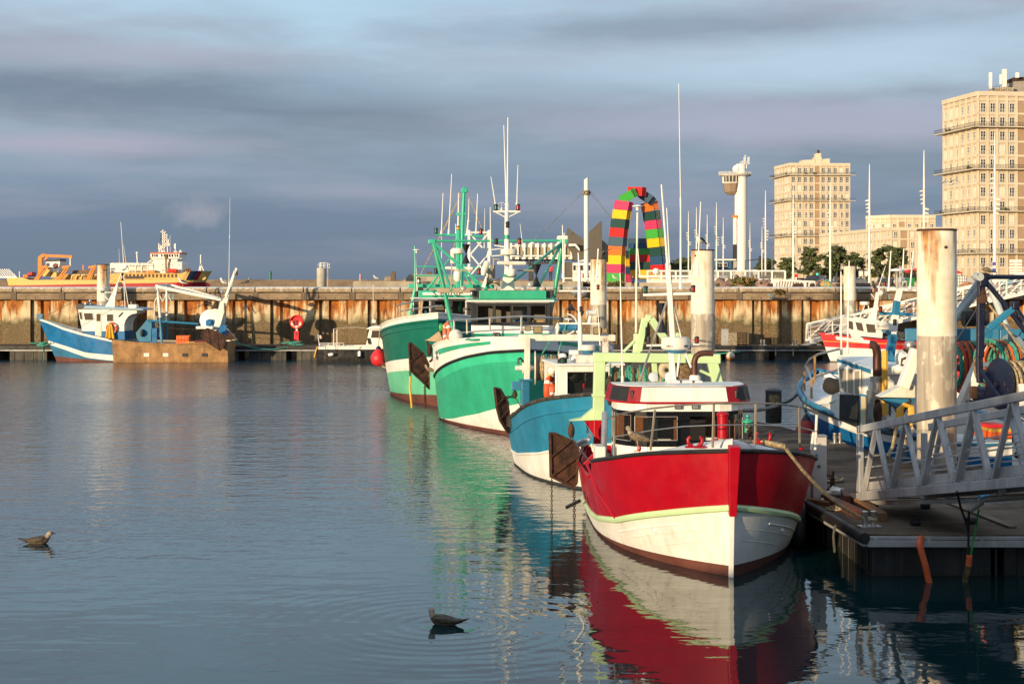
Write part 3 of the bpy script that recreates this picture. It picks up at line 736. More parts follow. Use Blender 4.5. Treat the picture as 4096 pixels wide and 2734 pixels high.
  if cap: s.strip('gunwale_rail', lambda t: sh(t), cap[0], cap[1], ts=ts, off=-.03)
  return hp
 def strip(s, name, zf, r, mt, ts=None, off=0., t0=0., t1=1., sides=(1, -1), n=8):
  ts = [t for t in (ts or [1-(1-i/39)**1.5 for i in range(40)]) if t0-1e-6 <= t <= t1+1e-6]
  m = MB()
  if t1 > .999 and len(sides) == 2:
   m.tube([s.hp(t, zf(t), 1, off if t < .98 else 0) for t in ts]+[s.hp(t, zf(t), -1, off if t < .98 else 0) for t in ts[::-1][1:]], r, n)
  else:
   for sd in sides: m.tube([s.hp(t, zf(t), sd, off) for t in ts], r, n)
  return s.part(name, m, mt)
 def band(s, name, t0, t1, za, zb_, sd, mt, off=.006, n=10):
  g = [[s.hp(t0+(t1-t0)*i/n, za(t0+(t1-t0)*i/n)*(1-k/2)+zb_(t0+(t1-t0)*i/n)*k/2, sd, off) for i in range(n+1)] for k in range(3)]
  return s.part(name, MB().sheet(g), mt)
 def cabin(s, pts, z0, z1, matf, mats, wins=(), lean=(0, 0), name='wheelhouse', closed=False, glassm=None, framem=None, fw=.03, rows=(), parent=None, shrink=0.):
  """wall standing on an outline (local x,y), window openings cut where wins say (a0,a1,z0,z1 along the outline)"""
  pts = [Vector(p) for p in pts]
  if closed: pts = pts+[pts[0]]
  acc = [0.]
  for p, q in zip(pts, pts[1:]): acc.append(acc[-1]+(q-p).length)
  cen = sum(pts, Vector((0, 0)))/len(pts)
  def at(a, z, ins=0.):
   for i in range(len(pts)-1):
    if a <= acc[i+1]+1e-9: break
   k = (a-acc[i])/(acc[i+1]-acc[i]); p = pts[i].lerp(pts[i+1], k); d = (pts[i+1]-pts[i]).normalized()
   nn = Vector((d.y, -d.x))
   if nn.dot(p-cen) < 0: nn = -nn
   p = p-nn*ins; kz = (z-z0)/(z1-z0); p = cen+(p-cen)*(1-shrink*kz)
   return Vector((p.x+lean[0]*(z-z0), p.y+lean[1]*(z-z0), z))
  A = sorted(set([round(a, 4) for a in acc]+[round(x, 4) for w_ in wins for x in w_[:2]]))
  Z = sorted(set([z0, z1]+list(rows)+[x for w_ in wins for x in w_[2:4]]))
  m = MB()
  for a, b_ in zip(A, A[1:]):
   for c, d in zip(Z, Z[1:]):
    am, zm = (a+b_)/2, (c+d)/2
    if any(w_[0] < am < w_[1] and w_[2] < zm < w_[3] for w_ in wins): continue
    m.add([at(a, c), at(b_, c), at(b_, d), at(a, d)], [(0, 1, 2, 3)], matf(am, zm))
  o = s.part(name, m, mats, parent, fixn=False)
  so_ = o.modifiers.new('thickness', 'SOLIDIFY'); so_.thickness = .04; so_.offset = 0
  for w_ in wins:
   AA = [a for a in A if w_[0]-1e-5 <= a <= w_[1]+1e-5]
   g = [[at(a, z, .015) for a in AA] for z in (w_[2], w_[3])]
   wd = s.part('window', MB().sheet(g, smooth=False), glassm or CABGLASS, o)
   if framem:
    lo = [at(a, w_[2], -.012) for a in AA]; hi = [at(a, w_[3], -.012) for a in AA][::-1]
    f = MB(); f.tube(lo+hi, fw/2, 6, closed=True); s.part('frame', f, framem, wd)
  s.at = at; s.acc = acc
  return o
 def slab(s, name, pts, z0, z1, mt, grow=0., parent=None, bevel=.02, matf=None, mats=None, shrink=0.):
  pts = [Vector(p) for p in pts]; c = sum(pts, Vector((0, 0)))/len(pts)
  q = [c+(p-c)*(1+grow/max(.1, (p-c).length)) for p in pts]; q2 = [c+(p-c)*(1-shrink) for p in q]
  n = len(q); m = MB()
  vs = [(p.x, p.y, z0) for p in q]+[(p.x, p.y, z1) for p in q2]
  area = sum(q[i].x*q[(i+1) % n].y-q[(i+1) % n].x*q[i].y for i in range(n))
  m.add(vs, [tuple(range(n))[::-1] if area > 0 else tuple(range(n)), tuple(range(n, 2*n)) if area > 0 else tuple(range(2*n-1, n-1, -1))], 0)
  o = 0
  for i in range(n):
   j = (i+1) % n; f = (i, j, j+n, i+n)
   m.f.append(list(f if area > 0 else f[::-1])); m.m.append(matf(i) if matf else 0); m.s.append(False)
  return s.part(name, m, mats or mt, parent, bevel=bevel)
 def winch_drum(s, c, ax, r, rf, L, mt_f, mts, seed=1, name='net_drum', ends=2):
  """drum along world axis ax: two flanges and a roll of rope or net"""
  c = s.pts([c])[0]; ax = (s.I.to_3x3() @ Vector(ax)).normalized()
  rot = ax.to_track_quat('Z', 'Y').to_matrix()
  m = MB()
  if ends > 1: m.lathe([(rf*.97, -L/2-.03), (rf, -L/2-.02), (rf, -L/2), (r*.5, -L/2+.01)], 32, c, rot)
  o = s.part(name, m.lathe([(r*.5, L/2-.01), (rf, L/2), (rf, L/2+.02), (rf*.97, L/2+.03)], 32, c, rot).lathe([(.06, -L/2-.1), (.06, L/2+.1)], 10, c, rot), mt_f)
  rg = random.Random(seed); m = MB(); k = max(6, int(L/.045))
  for i in range(k):
   z = -L/2+.03+(L-.06)*i/(k-1); rr_ = r*rg.uniform(.84, 1.03)
   pp_ = []
   for j in range(26):
    a = 2*pi*j/26; w_ = rr_+.02*noise.noise(Vector((cos(a)*2, sin(a)*2, i*.7+seed)))
    pp_.append(c+rot @ Vector((w_*cos(a), w_*sin(a), z+rg.uniform(-.012, .012))))
   m.tube(pp_, L/k*.62, 6, closed=True, mat=rg.choice(range(len(mts))))
  s.part('rope_coil', m, mts, o)
  return o
 def chain(s, a, b_, r=.018, sag=0., mt=None):
  a, b_ = s.pts([a, b_]); n = max(4, int((b_-a).length/.045)); m = MB()
  pts = catenary(a, b_, sag, n)
  for i in range(n):
   p, q = pts[i], pts[i+1]; d = (q-p)
   sd = d.cross(Vector((1, .3, 0)) if i % 2 else Vector((0.2, 1, 0))).normalized()*r*1.1
   m.tube([p-d*.15, p+sd+d*.2, p+sd+d*.8, q+d*.15, q-sd-d*.2, p-sd+d*.2], r*.5, 4, closed=True)
  return s.part('chain', m, mt or RUST)
 def trawl_door(s, poly, D, th, label=None, skew=0.):
  """heavy rusty steel board with ribs; hangs at depth D"""
  l = [Vector(P(u, v, D)) for u, v in poly]
  c = sum(l, Vector())/len(l)
  l = [p+Vector((0, skew*(p.x-c.x), 0)) for p in l]
  off = Vector((0, th, 0)); 
  ll = [s.I @ p for p in l]; o3 = s.I.to_3x3() @ off
  o = s.part('trawl_door', MB().prism(ll, o3), RUST, bevel=.012)
  m = MB(); n = len(ll); cc = sum(ll, Vector())/n; f = -(o3.normalized())*.02
  for i in range(n): m.bar(ll[i]+f*.5+(cc-ll[i])*.04, ll[(i+1) % n]+f*.5+(cc-ll[(i+1) % n])*.04, .05, .05)
  sg = [(ll[(i+1) % n]-ll[i]).length for i in range(n)]; T_ = sum(sg)
  def pp(q):
   q *= T_
   for i in range(n):
    if q <= sg[i]: return ll[i].lerp(ll[(i+1) % n], q/sg[i])
    q -= sg[i]
   return ll[0]
  for k in (.17, .30, .40): m.bar(pp(k)+f, pp(1-k)+f, .045, .03)
  s.part('rib', m, RUST, o)
  return o
DECKG = paint('grey_green_deck', (.16,.19,.18), .8, var=.3); DECKWH = paint('white_deck', (.60,.60,.60), .5, var=.12)
m_, N_, b_ = new_mat('cabin_glass'); b_.inputs['Base Color'].default_value = (.015,.02,.022,1); b_.inputs['Roughness'].default_value = .03; b_.inputs['Alpha'].default_value = .3
CABGLASS = m_
WOODI = wood('varnished_wood', (.25,.08,.025), (.42,.17,.06), sc=(1, 1, 6), rough=.4)
SKINR = paint('buoy_red', (.62,.02,.03), .4, var=.08)
def lifebuoy(b, c, r, n_, mt=None, parent=None):
 """ring facing the world direction n_"""
 c = b.pts([c])[0]; rot = (b.I.to_3x3() @ Vector(n_)).to_track_quat('Z', 'Y').to_matrix()
 o = b.part('lifebuoy', MB().torus(c, r*.78, r*.22, 24, 10, rot), mt or paint('lifebuoy_orange', (.72,.09,.02), .5), parent)
 m = MB()
 for k in range(4): m.torus(c, r*.78, r*.235, 3, 10, rot, a0=k*pi/2+.5, a1=k*pi/2+.8)
 b.part('reflective_band', m, WHITE, o); return o
# ---- red trawler in the foreground
b = Boat('fishing_boat', (3.32, 23.54, 0), R(-88.4), label='bright red and white small trawler with mint green gantry, nearest in the foreground', cat='fishing boat', group='fishing boats moored in the harbour')
b.extra_t = [.615, .62, .67, .675]
sh = pl((0, 1.05), (.3, 1.0), (.62, 1.08), (.675, 1.42), (.7, 1.46), (.8, 1.60), (.9, 1.79), (1, 1.94))
g0 = pl((0, .20), (.4, .22), (.6, .30), (.75, .47), (.9, .79), (1, 1.02))
g1 = lambda t: g0(t)+.10
boot = pl((0, .02), (.5, .03), (1, .17))
hp = b.hull(9.0, 3.93, [boot, g0, g1, sh], [BOOT, BOOT, paint('hull_white', (.74,.73,.70), .45, var=.1, streak=.4, streakc=(.5,.43,.33,1), bump=.12, bs=7), MINT, REDP], matf=lambda i, t: [0, 2, 3, 4][min(i, 3)], rake=.14, e=(2.6, 4.6), kw=.86, st=.85, tm=.42, href=1.6, deck=lambda t: (.5 if t < .62 else sh(t)-.02), deckmat=DECKWH, inner=REDP, camber=.2)
b.strip('rubbing_band', lambda t: g0(t)+.05, .055, MINT, off=-.012, n=8)
b.strip('gunwale_rubber', sh, .035, BLACK, t0=.675, off=.0)
b.strip('gunwale_rubber', sh, .035, REDP, t0=0, t1=.62)
for dz, t0_ in ((.26, .76), (.44, .87)): b.strip('plank_seam', lambda t: g0(t)-dz, .007, WHITE_D, t0=t0_, t1=.985)
b.strip('chine_batten', lambda t: g0(t)-.14, .014, WHITE, t0=.72, t1=.93)
for t in (.40,.9,.62):
 pass
a0, a1, a2 = hp(1, .95), hp(1, 2.02), hp(1, .1)
b.part('stem_post', MB().bar(a0+Vector((.03,0,0)), a1+Vector((.03,0,0)), .11, .12, (1,0,0), w2=.17, h2=.16), REDP, bevel=.012)
b.part('stem_bar', MB().bar(a2-Vector((.02,0,.5)), a0+Vector((-.01,0,0)), .07, .07, (1,0,0)), paint('hull_white2', (.74,.73,.70), .45), bevel=.008)
b.part('spray_strake', MB().tube([hp(.60, 1.3, -1, .01), hp(.68, .9, -1, .01), hp(.75, .53, -1, .012)], .022, 6), REDP)
b.band('freeing_port', .44, .47, lambda t: .40, lambda t: .54, -1, BLACK); b.band('freeing_port', .36, .39, lambda t: .40, lambda t: .54, -1, BLACK)
for sd, t in ((-1, .87), (1, .87)): b.part('hull_fitting', MB().ball(hp(t, .52, sd), .04, 10), WHITE)
wy0, wy1 = b.P(2465, 1700, 27.6).y, b.P(2978, 1700, 27.6).y
wc, wr = (wy0+wy1)/2, (wy1-wy0)/2
xf = b.P(2700, 1700, 27.2).x
outl = [(xf-1.1, wc-wr), (xf-.7, wc-wr), (xf-.45, wc-wr*.97), (xf-.22, wc-wr*.86), (xf-.07, wc-wr*.74), (xf, wc-wr*.56), (xf, wc+wr*.56), (xf-.07, wc+wr*.74), (xf-.22, wc+wr*.86), (xf-.45, wc+wr*.97), (xf-.7, wc+wr), (xf-1.1, wc+wr)]
L_ = [0]
for p, q in zip(outl, outl[1:]): L_.append(L_[-1]+(Vector(q)-Vector(p)).length)
zw0, zw1 = 1.67, 2.13
A1, A2 = L_[1]+.02, L_[-2]-.02
mid = (A1+A2)/2
wins = [(A1, L_[4]-.08, zw0, zw1), (L_[4]+.0, mid-.11, zw0+.02, zw1-.02), (mid+.11, L_[7]-.0, zw0+.02, zw1-.02), (L_[7]+.08, A2, zw0, zw1), (.06, .34, zw0, zw1)]
b.cabin(outl, .5, 2.38, lambda a, z: 1 if (1.58 < z < 2.2 and A1-.45 < a < A2+.45) else 0, [WHITE, paint('gloss_black_band', (.005,.005,.006), .2, spec=.3)], wins, rows=(1.58, 2.2), framem=paint('pale_rubber', (.45,.43,.4), .5), fw=.018)
cab = b.root.children[-1]
b.slab('roof', outl, 2.36, 2.63, None, grow=.16, bevel=.015, shrink=.05, matf=lambda i: {5: 1, 3: 2, 2: 2, 7: 2, 8: 2, 4: 0, 6: 0}.get(i, 0), mats=[paint('dark_red_trim', (.28,.012,.025), .65, spec=.2), WHITE, BLACK])
b.slab('roof_top', outl, 2.632, 2.645, WHITE, grow=.04, bevel=.01)
b.part('roof_edge', MB().tube([b.at(a, 2.36, -.14) for a in [L_[0]+.05]+L_[1:-1]+[L_[-1]-.05]], .02, 6), REDP)
b.part('interior', MB().bb(xf-1.08, xf-1.03, wc-wr+.05, wc+wr-.05, .6, 2.3).bb(xf-.45, xf-.15, wc-.8, wc+.8, 1.5, 1.6), WOODI)
for yy in (-.45, .35): b.part('seat', MB().bb(xf-.9, xf-.8, wc+yy-.16, wc+yy+.16, 1.5, 2.0).ball((xf-.85, wc+yy, 2.05), .1, 10), BLACK)
b.part('clutter', MB().box((xf-.3, wc+.6, 1.66), (.16, .3, .1)).box((xf-.3, wc-.3, 1.65), (.14, .22, .08)), WHITE)
for dy in (-.1, .2):
 o = b.part('floodlight', MB().box((xf+.05, wc+dy, 2.28), (.06, .12, .08)), BLACK, bevel=.006); b.part('lens', MB().box((xf+.082, wc+dy, 2.28), (.006, .10, .06)), STEEL, o)
for yy, mt in ((-wr*.78, BLACK), (wr*.82, BLACK)): b.lamp((Vector((xf-.02, wc+yy, 2.42))), mt, .8)
D = 28.3
e_ = lambda x, y, D=28.3: cE(x, y)+(D,)
b.part('life_raft', MB().box(b.P(*e_(1920, 1003)), (.45, .66, .14)), WHITE, bevel=.04)
m = MB()
for x in (1870, 2000): m.box(b.P(*e_(x, 1003)), (.46, .03, .15))
b.part('raft_strap', m, DKGREY)
b.part('exhaust_base', MB().lathe([(.105,-.15), (.10,.03), (.075,.06)], 18, b.P(*e_(2035, 945))), WHITE)
b.tube('exhaust_pipe', [e_(2030, 920), e_(2030, 770), e_(2045, 720), e_(2085, 690), e_(2140, 682), e_(2225, 684)], .056, paint('scorched_pipe', (.09,.035,.025), .5, metal=.4, var=.5), 14)
o = b.part('search_light', MB().lathe([(.02,-.13), (.065,-.11), (.09,-.02), (.092,.03)], 20, b.P(*e_(1598, 935)), Matrix.Rotation(R(78), 3, 'Y')), STEEL)
b.part('lens', MB().lathe([(.087, .031), (.05, .045), (.001, .05)], 20, b.P(*e_(1598, 935)), Matrix.Rotation(R(78), 3, 'Y')), glass('lamp_glass', (.5,.55,.6), .05), o)
b.tube('light_bracket', [e_(1600, 975), e_(1605, 1035)], .025, STEEL)
b.part('satellite_dome', MB().lathe([(.075,0), (.085,.015), (.085,.05), (.06,.08), (.001,.09)], 20, b.P(*e_(1441, 1052))), WHITE)
b.part('satellite_dome', MB().lathe([(.06,-.02), (.068,.0), (.068,.07), (.05,.11), (.001,.13)], 20, b.P(*e_(1762, 955))), WHITE)
b.part('antenna_base', MB().ball(b.P(*e_(2308, 1005)), .1, 12, sc=(1,1,.5)), WHITE)
b.bar('mast', e_(1810, 980), e_(1776, 560), .10, .10, WHITE, w2=.09)
b.bar('mast', e_(1802, 540), e_(1764, -40), .09, .09, WHITE)
b.tubes('mast_stay', [[e_(1745, 130), e_(1455, 980)], [e_(1800, 140), e_(1897, 530)]], .02, STEEL)
b.tubes('radar_bracket', [[e_(1800, 680), e_(1815, 960)], [e_(1880, 680), e_(1845, 930)], [e_(1930, 665), e_(1995, 830)]], .022, WHITE)
b.radome(e_(1832, 650), .265, .24)
ra = b.root.children[-1]
for sx, txt in ((-.17, 'UNO'), (.2, 'FUR')):
 pc = b.P(*e_(1832, 606)); ang = sx*2.2
 text_obj(txt, .055, Matrix.Translation(pc+Vector((.268*cos(ang*1.5), .268*sin(ang*1.5), 0))) @ Matrix.Rotation(ang*1.5, 4, 'Z') @ Matrix.Rotation(R(90), 4, 'Z') @ Matrix.Rotation(R(90), 4, 'X'), NAVY, 'lettering', ra)
b.part('radome_foot', MB().lathe([(.16,-.05), (.2,-.002)], 20, b.P(*e_(1832, 650))), LBLUE)
b.bar('light_arm', e_(1530, 603), e_(1690, 600), .035, .035, WHITE, .005); b.bar('light_arm', e_(1985, 590), e_(2080, 590), .035, .035, WHITE, .005)
b.lamp(e_(1550, 585), BLACK, .7); b.lamp(e_(2055, 583), NAVRED, .7)
b.bar('crossarm', e_(1495, 75), e_(2045, 60), .035, .05, WHITE, .005); b.lamp(e_(1520, 62), NAVGREEN, .75); b.lamp(e_(2018, 48), NAVRED, .7)
n_ = lambda x, y, D=28.4: cN(x, y)+(D,)
b.bar('crossarm', n_(1665, 495), n_(2790, 492), .035, .04, WHITE, .005)
b.bar('mast_top', n_(2232, 640), n_(2215, 380), .09, .09, WHITE)
b.lamp(n_(2250, 640), STEEL, .7)
b.part('satellite_dome', MB().lathe([(.02,-.1), (.02,-.03), (.05,-.03), (.065,.0), (.062,.03), (.04,.06), (.001,.07)], 20, b.P(*n_(1990, 410))), WHITE)
j_ = lambda x, y: cJ(x, y)
b.ant(j_(870, 1440), j_(822, 808), 28.4, .024); b.ant(j_(884, 1440), j_(861, 980), 28.4, .014)
b.ant(j_(964, 1580), j_(964, 980), 28.4, .022); b.ant(j_(964, 980), j_(950, 62), 28.4, .009); b.ant(j_(1090, 1470), j_(1112, 935), 28.4, .014); b.ant(n_(1690, 500), n_(1650, -30), 28.4, .014)
b.ant((2490, 1540), (2481, 1100), 28.6, .018)
def cones(u, v0, v1, w_, D_):
 m = MB(); c = b.P(u, (v0+v1)/2, D_); h = (b.P(u, v0, D_)-b.P(u, v1, D_)).z/2
 m.lathe([(w_, h), (.004, .0)], 4, c).lathe([(.004, 0), (w_, -h)], 4, c); return b.part('day_shape', m, BLACK)
cones(2646, 1211, 1330, .12, 28.8)
b.winch_drum((2560, 1530, 30.9), (1, -.05, 0), .32, .4, 1.15, MINT, [ROPE, ROPEG, NET], 3)
b.part('float', MB().torus(b.P(2668, 1480, 30.6), .11, .075, 18, 10, Matrix.Rotation(R(80), 3, 'Y')), paint('old_float', (.5,.45,.33), .6))
b.part('net_bundle', MB().ball(b.P(2740, 1495, 30.8), .24, 14, sc=(.7,.8,1.1)), NET)
b.part('net_bundle', MB().ball(b.P(2650, 1530, 30.7), .16, 14, sc=(.7,1.4,.8)), ROPEG)
D = 30.5
b.bar('gantry_beam', (2372, 1427, D), (2880, 1434, D), .22, .18, MINT, .012)
f_ = lambda x, y, D=30.5: cF(x, y)+(D,)
b.bar('gantry_leg', f_(310, 140), f_(302, 515), .2, .22, MINT, .012); b.bar('gantry_leg', f_(1015, 140), f_(1085, 430), .2, .2, MINT, .012)
b.bar('gantry_leg', f_(302, 516), f_(302, 800), .16, .18, REDP, .012)
b.poly('gallows_bracket', [f_(120, 522), f_(200, 505), f_(272, 445), f_(331, 517)], (0, .35, 0), MINT); b.poly('gallows_bracket', [f_(215, 524), f_(328, 519), f_(328, 560), f_(272, 610)], (0, .2, 0), REDP)
b.bar('gantry_collar', f_(262, 360), f_(345, 360), .26, .05, MINT, .005)
b.tubes('gantry_pipe', [[f_(320, 180), f_(410, 110)], [f_(940, 205), f_(1060, 260)]], .03, MINT)
g_ = lambda x, y, D=30.6: cE(x, y)+(D,)
b.bar('a_frame', g_(1445, 660), g_(1515, 315), .13, .13, MINT, .01); b.bar('a_frame', g_(1515, 315), g_(1575, 325), .14, .14, MINT, .01); b.bar('a_frame', g_(1575, 325), g_(1760, 590), .14, .14, MINT, .01)
b.poly('a_frame_foot', [g_(1400, 480), g_(1440, 480), g_(1470, 690), g_(1388, 690)], (0, .15, 0), MINT); b.bar('support_post', g_(1860, 470), g_(1860, 560), .1, .1, MINT); b.bar('support_post', g_(1600, 690), g_(1625, 980), .14, .1, MINT)
b.tube('frame_brace', [g_(1290, 670), g_(1400, 560)], .03, MINT)
b.part('block', MB().ball(b.P(*g_(1520, 450)), .14, 10, sc=(.5,.7,1.6)), BLACK)
b.tube('lamp_pole', [(2544, 1330, 30.6), (2546, 1100, 30.6), (2550, 850, 30.6)], [.022, .02, .02], WHITE_D); b.part('lamp_disc', MB().lathe([(.03,-.08), (.035,-.02), (.11,.0), (.11,.012), (.04,.03), (.001,.04)], 22, b.P(2550, 826, 30.6)), WHITE)
D = 29.6
b.trawl_door([(2196, 1726), (2218, 1728), (2298, 1764), (2315, 1790), (2309, 1936), (2290, 1950), (2200, 1905)], D, .07, skew=.25)
b.part('block', MB().ball(b.P(2285, 1722, D), .1, 10, sc=(.6,.7,1.5)), RUST)
b.chain((2284, 1685, D), (2284, 1705, D)); b.chain((2350, 1690, D), (2350, 1730, D))
b.chain((2207, 1910, D), (2207, 2160, D), .016); b.chain((2297, 1950, D), (2297, 2120, D), .02)
b.tube('hauling_wire', [(2284, 1740, D), (2310, 1785, 29), (2372, 1858, 28.3)], .012, DKGREY)
b.tube('roller_arm', [f_(345, 470, 29.5), f_(335, 760, 29)], .06, STEEL, 12); b.tube('boom_pin', [f_(105, 1062, 29.4), f_(185, 1022, 29)], .035, BLACK)
b.part('sheave', MB().lathe([(.02,-.04), (.26,-.04), (.3,0), (.26,.04), (.02,.04)], 24, b.P(*f_(375, 330, 30.2)), Matrix.Rotation(R(90), 3, 'X')), RUST)
tp = [f_(360, 510, 26), f_(400, 490, 25.6), f_(470, 470, 25.1), f_(640, 443, 24.4), f_(840, 422, 23.7), f_(1030, 412, 23.3), f_(1290, 408, 23.4), f_(1480, 420, 24), f_(1600, 440, 24.7), f_(1660, 458, 25.2), f_(1672, 480, 25.4)]
RSTEEL = paint('dull_rail', (.25,.22,.18), .4, metal=.5, var=.3)
b.tube('pulpit_rail', tp, .014, RSTEEL, 8)
b.tube('guard_wire', [f_(355, 640, 26), f_(400, 622, 25.6), f_(640, 580, 24.4), f_(840, 556, 23.7), f_(1030, 548, 23.3), f_(1290, 545, 23.4), f_(1560, 560, 24.4), f_(1660, 585, 25.2)], .010, STEEL, 6)
for (x0, y0, x1, y1, dd) in ((405, 495, 402, 742, 25.6), (658, 452, 630, 705, 24.4), (1027, 415, 1020, 688, 23.35), (1291, 412, 1285, 675, 23.45), (1563, 432, 1566, 690, 24.4), (1672, 478, 1662, 706, 25.4), (1652, 590, 1638, 700, 25.5)):
 b.bar('stanchion', f_(x0, y0, dd), f_(x1, y1, dd), .035, .035, WHITE_D if x0 > 1600 else RSTEEL, .004)
b.part('samson_post', MB().lathe([(.085,0), (.085,.40), (.10,.41), (.10,.44), (.06,.475), (.001,.48)], 20, b.P(*f_(1083, 650, 24.6))), REDP)
b.part('deck_hatch', MB().lathe([(.2,-.02), (.2,.03), (.16,.05)], 20, b.P(*f_(1083, 655, 24.6))), REDP)
def fairlead(c):
 c = b.pts([c])[0]; m = MB().box(c+Vector((0,0,.012)), (.14, .30, .025))
 for s_ in (-1, 1): m.tube([c+Vector((0, s_*.05, .02)), c+Vector((0, s_*.105, .07)), c+Vector((0, s_*.11, .13)), c+Vector((0, s_*.075, .165))], [.035,.03,.028,.024], 8)
 return b.part('fairlead', m, REDP)
fairlead(f_(910, 688, 23.75)); fairlead(f_(1335, 662, 23.75))
b.part('eye_plate', MB().ball(b.P(*f_(1575, 690, 24.6)), .04, 8), REDP); b.part('eye_plate', MB().ball(b.P(*f_(560, 695, 24.9)), .035, 8, sc=(1,1,1.5)), REDP)
b.part('side_locker', MB().box(b.P(*f_(310, 735, 27.6)), (.5, .18, .35)), WHITE_D, bevel=.02); b.poly('gallows_knee', [f_(205, 795, 28.5), f_(275, 720, 28.5), f_(275, 770, 28.5), f_(240, 797, 28.5)], (0, .1, 0), REDP)
b.poly('anchor_fluke', [f_(1290, 640, 26.6), f_(1340, 600, 26.6), f_(1405, 575, 26.6), f_(1412, 600, 26.6), f_(1385, 655, 26.6), f_(1320, 660, 26.6)], (0, .06, 0), BLACK)
b.part('warping_head', MB().lathe([(.06,-.2), (.05,-.05), (.11,-.02), (.11,.0), (.04,.02), (.03,.1)], 14, b.P(*f_(1240, 520, 27))), GREEN)
b.chain(f_(1240, 540, 27), f_(1262, 640, 26.8), .04, .0)
for (u, v, D_) in ((3195, 2085, 26.0),):
 b.part('fender', MB().lathe([(.02,.42), (.06,.38), (.11,.28), (.12,-.2), (.09,-.36), (.02,-.42)], 16, b.P(u, v, D_)), paint('dark_blue_fender', (.012,.014,.022), .4))
red = b
rope_pts = [f_(1060, 640, 24.4), f_(1150, 648, 24.2), f_(1250, 652, 23.9), f_(1340, 655, 23.7), f_(1400, 664, 23.5), f_(1470, 682, 23.4)]
A = P(*cF(1470, 682), 23.4); Bq = c0+Vector((-.04, 0, .12))
m = MB(); pts = [P(*q) for q in rope_pts]+catenary(A, Bq, .16, 26)[1:]+[c0+Vector((.1, -.06, .13)), c0+Vector((.12, .06, .11)), c0+Vector((-.1, .06, .1))]
m.tube([p-c0 for p in pts], .026, 8)
for k in range(14):
 p = pts[3].lerp(pts[5], k/13)-c0; m.torus(p, .034, .012, 10, 5, Matrix.Rotation(R(90), 3, 'Y'))
for k in range(70):
 s0 = catenary(A, Bq, .16, 71)
 p, q = s0[k]-c0, s0[k+1]-c0; a = k*1.1
 m.tube([p+Vector((cos(a), 0, sin(a)))*.02, q+Vector((cos(a+1.4), 0, sin(a+1.4)))*.02], .012, 5)
o = m.build('mooring_rope', ROPE, label='thick twisted tan mooring rope from the red bow down to the corner cleat', cat='rope'); o.location = c0
m = MB(); m.tube([Vector((-.55, -.1, .05)), Vector((-.6, -.2, -.1)), Vector((-.58, -.2, -.35))], .02, 6); o = m.build('rope_tail', ROPE, label='loose frayed rope tail hanging over the pontoon fender', cat='rope'); o.location = c0
# ---- teal boat lying behind the red one
b = Boat('fishing_boat', (2.35, 32.4, 0), R(-90+8), label='teal blue small trawler with white wheelhouse and net drum, behind the red boat', cat='fishing boat', group='fishing boats moored in the harbour')
sh = pl((0, .86), (.2, .98), (.5, 1.40), (.8, 1.92), (1, 2.2))
w0 = pl((0, .26), (.4, .34), (.7, .62), (1, 1.1))
HW = MATS.get('hull_white')
hp = b.hull(8.0, 3.55, [pl((0, .03), (1, .06)), w0, sh], [paint('dark_bottom', (.05,.05,.05), .6), HW, TEAL], matf=lambda i, t: [0, 1, 2][min(i, 2)], rake=.2, e=(2.2, 3.6), kw=.84, st=.8, tm=.45, href=1.8, deck=lambda t: sh(t)-.55, inner=TEAL)
b.strip('gunwale_rubber', sh, .045, paint('worn_tyre_rubber', (.03,.028,.025), .8, var=.6, vs=12, streak=.6, streakc=(.2,.17,.12,1)))
b.strip('rubbing_strake', lambda t: w0(t)+.02, .03, HW)
b.strip('rubbing_strake', lambda t: sh(t)-.32, .022, TEAL, t1=.95)
d4 = crop(1450, 650, 950/1354)
def d_(x, y, D=37.6): return d4(x, y)+(D,)
D = 37.6
b.bar('gallows_post', d_(925, 1480), d_(928, 1238), .2, .2, LBLUE, .015); b.bar('gallows_arm', d_(930, 1270), d_(850, 1272), .2, .2, LBLUE, .015)
b.part('post_cap', MB().box(b.P(*d_(930, 1238)), (.3, .3, .04)), LBLUE)
b.bar('gantry_post', d_(937, 1236), d_(940, 1000), .12, .13, WHITE_D, .012)
e_ = lambda x, y, D=37.8: cE(x, y)+(D,)
b.bar('gantry_beam', e_(195, 520), e_(1205, 523), .16, .16, WHITE_D, .015); b.bar('gantry_post', e_(1100, 545), e_(1100, 680), .13, .14, WHITE_D, .012)
b.bar('beam_end', e_(1196, 470), e_(1196, 575), .05, .05, RUST, 0)
b.part('hydraulic_motor', MB().lathe([(.03,-.2), (.09,-.18), (.1,-.06), (.14,-.05), (.14,.02), (.06,.03), (.06,.2)], 18, b.P(*e_(245, 838)), Matrix.Rotation(R(90), 3, 'X')), WHITE_D)
b.tube('hydraulic_hose', [e_(190, 800), e_(192, 745), e_(215, 735), e_(245, 775)], .03, BLACK)
b.winch_drum(e_(490, 838), (1, 0, 0), .30, .42, .55, WHITE_D, [ROPE, NET, ROPEG, ROPE], 5)
b.tubes('net_line', [[e_(690, 380), e_(585, 780)], [e_(530, 550), e_(440, 690)]], .02, ROPEG)
b.trawl_door([(1976, 1545), (2000, 1552), (2032, 1611), (2043, 1702), (2034, 1737), (2000, 1680), (1985, 1620)], 37.3, .08, skew=.8)
b.part('block', MB().ball(b.P(*d_(868, 1320)), .1, 10, sc=(.7,.6,1.1)), RUST); b.chain(d_(868, 1280), d_(868, 1330)); b.chain(d_(790, 1330), d_(880, 1320), .025, .05)
b.chain(d_(770, 1400), d_(830, 1490), .02, .2); b.tube('hauling_wire', [d_(868, 1330), d_(945, 1470)], .012, DKGREY)
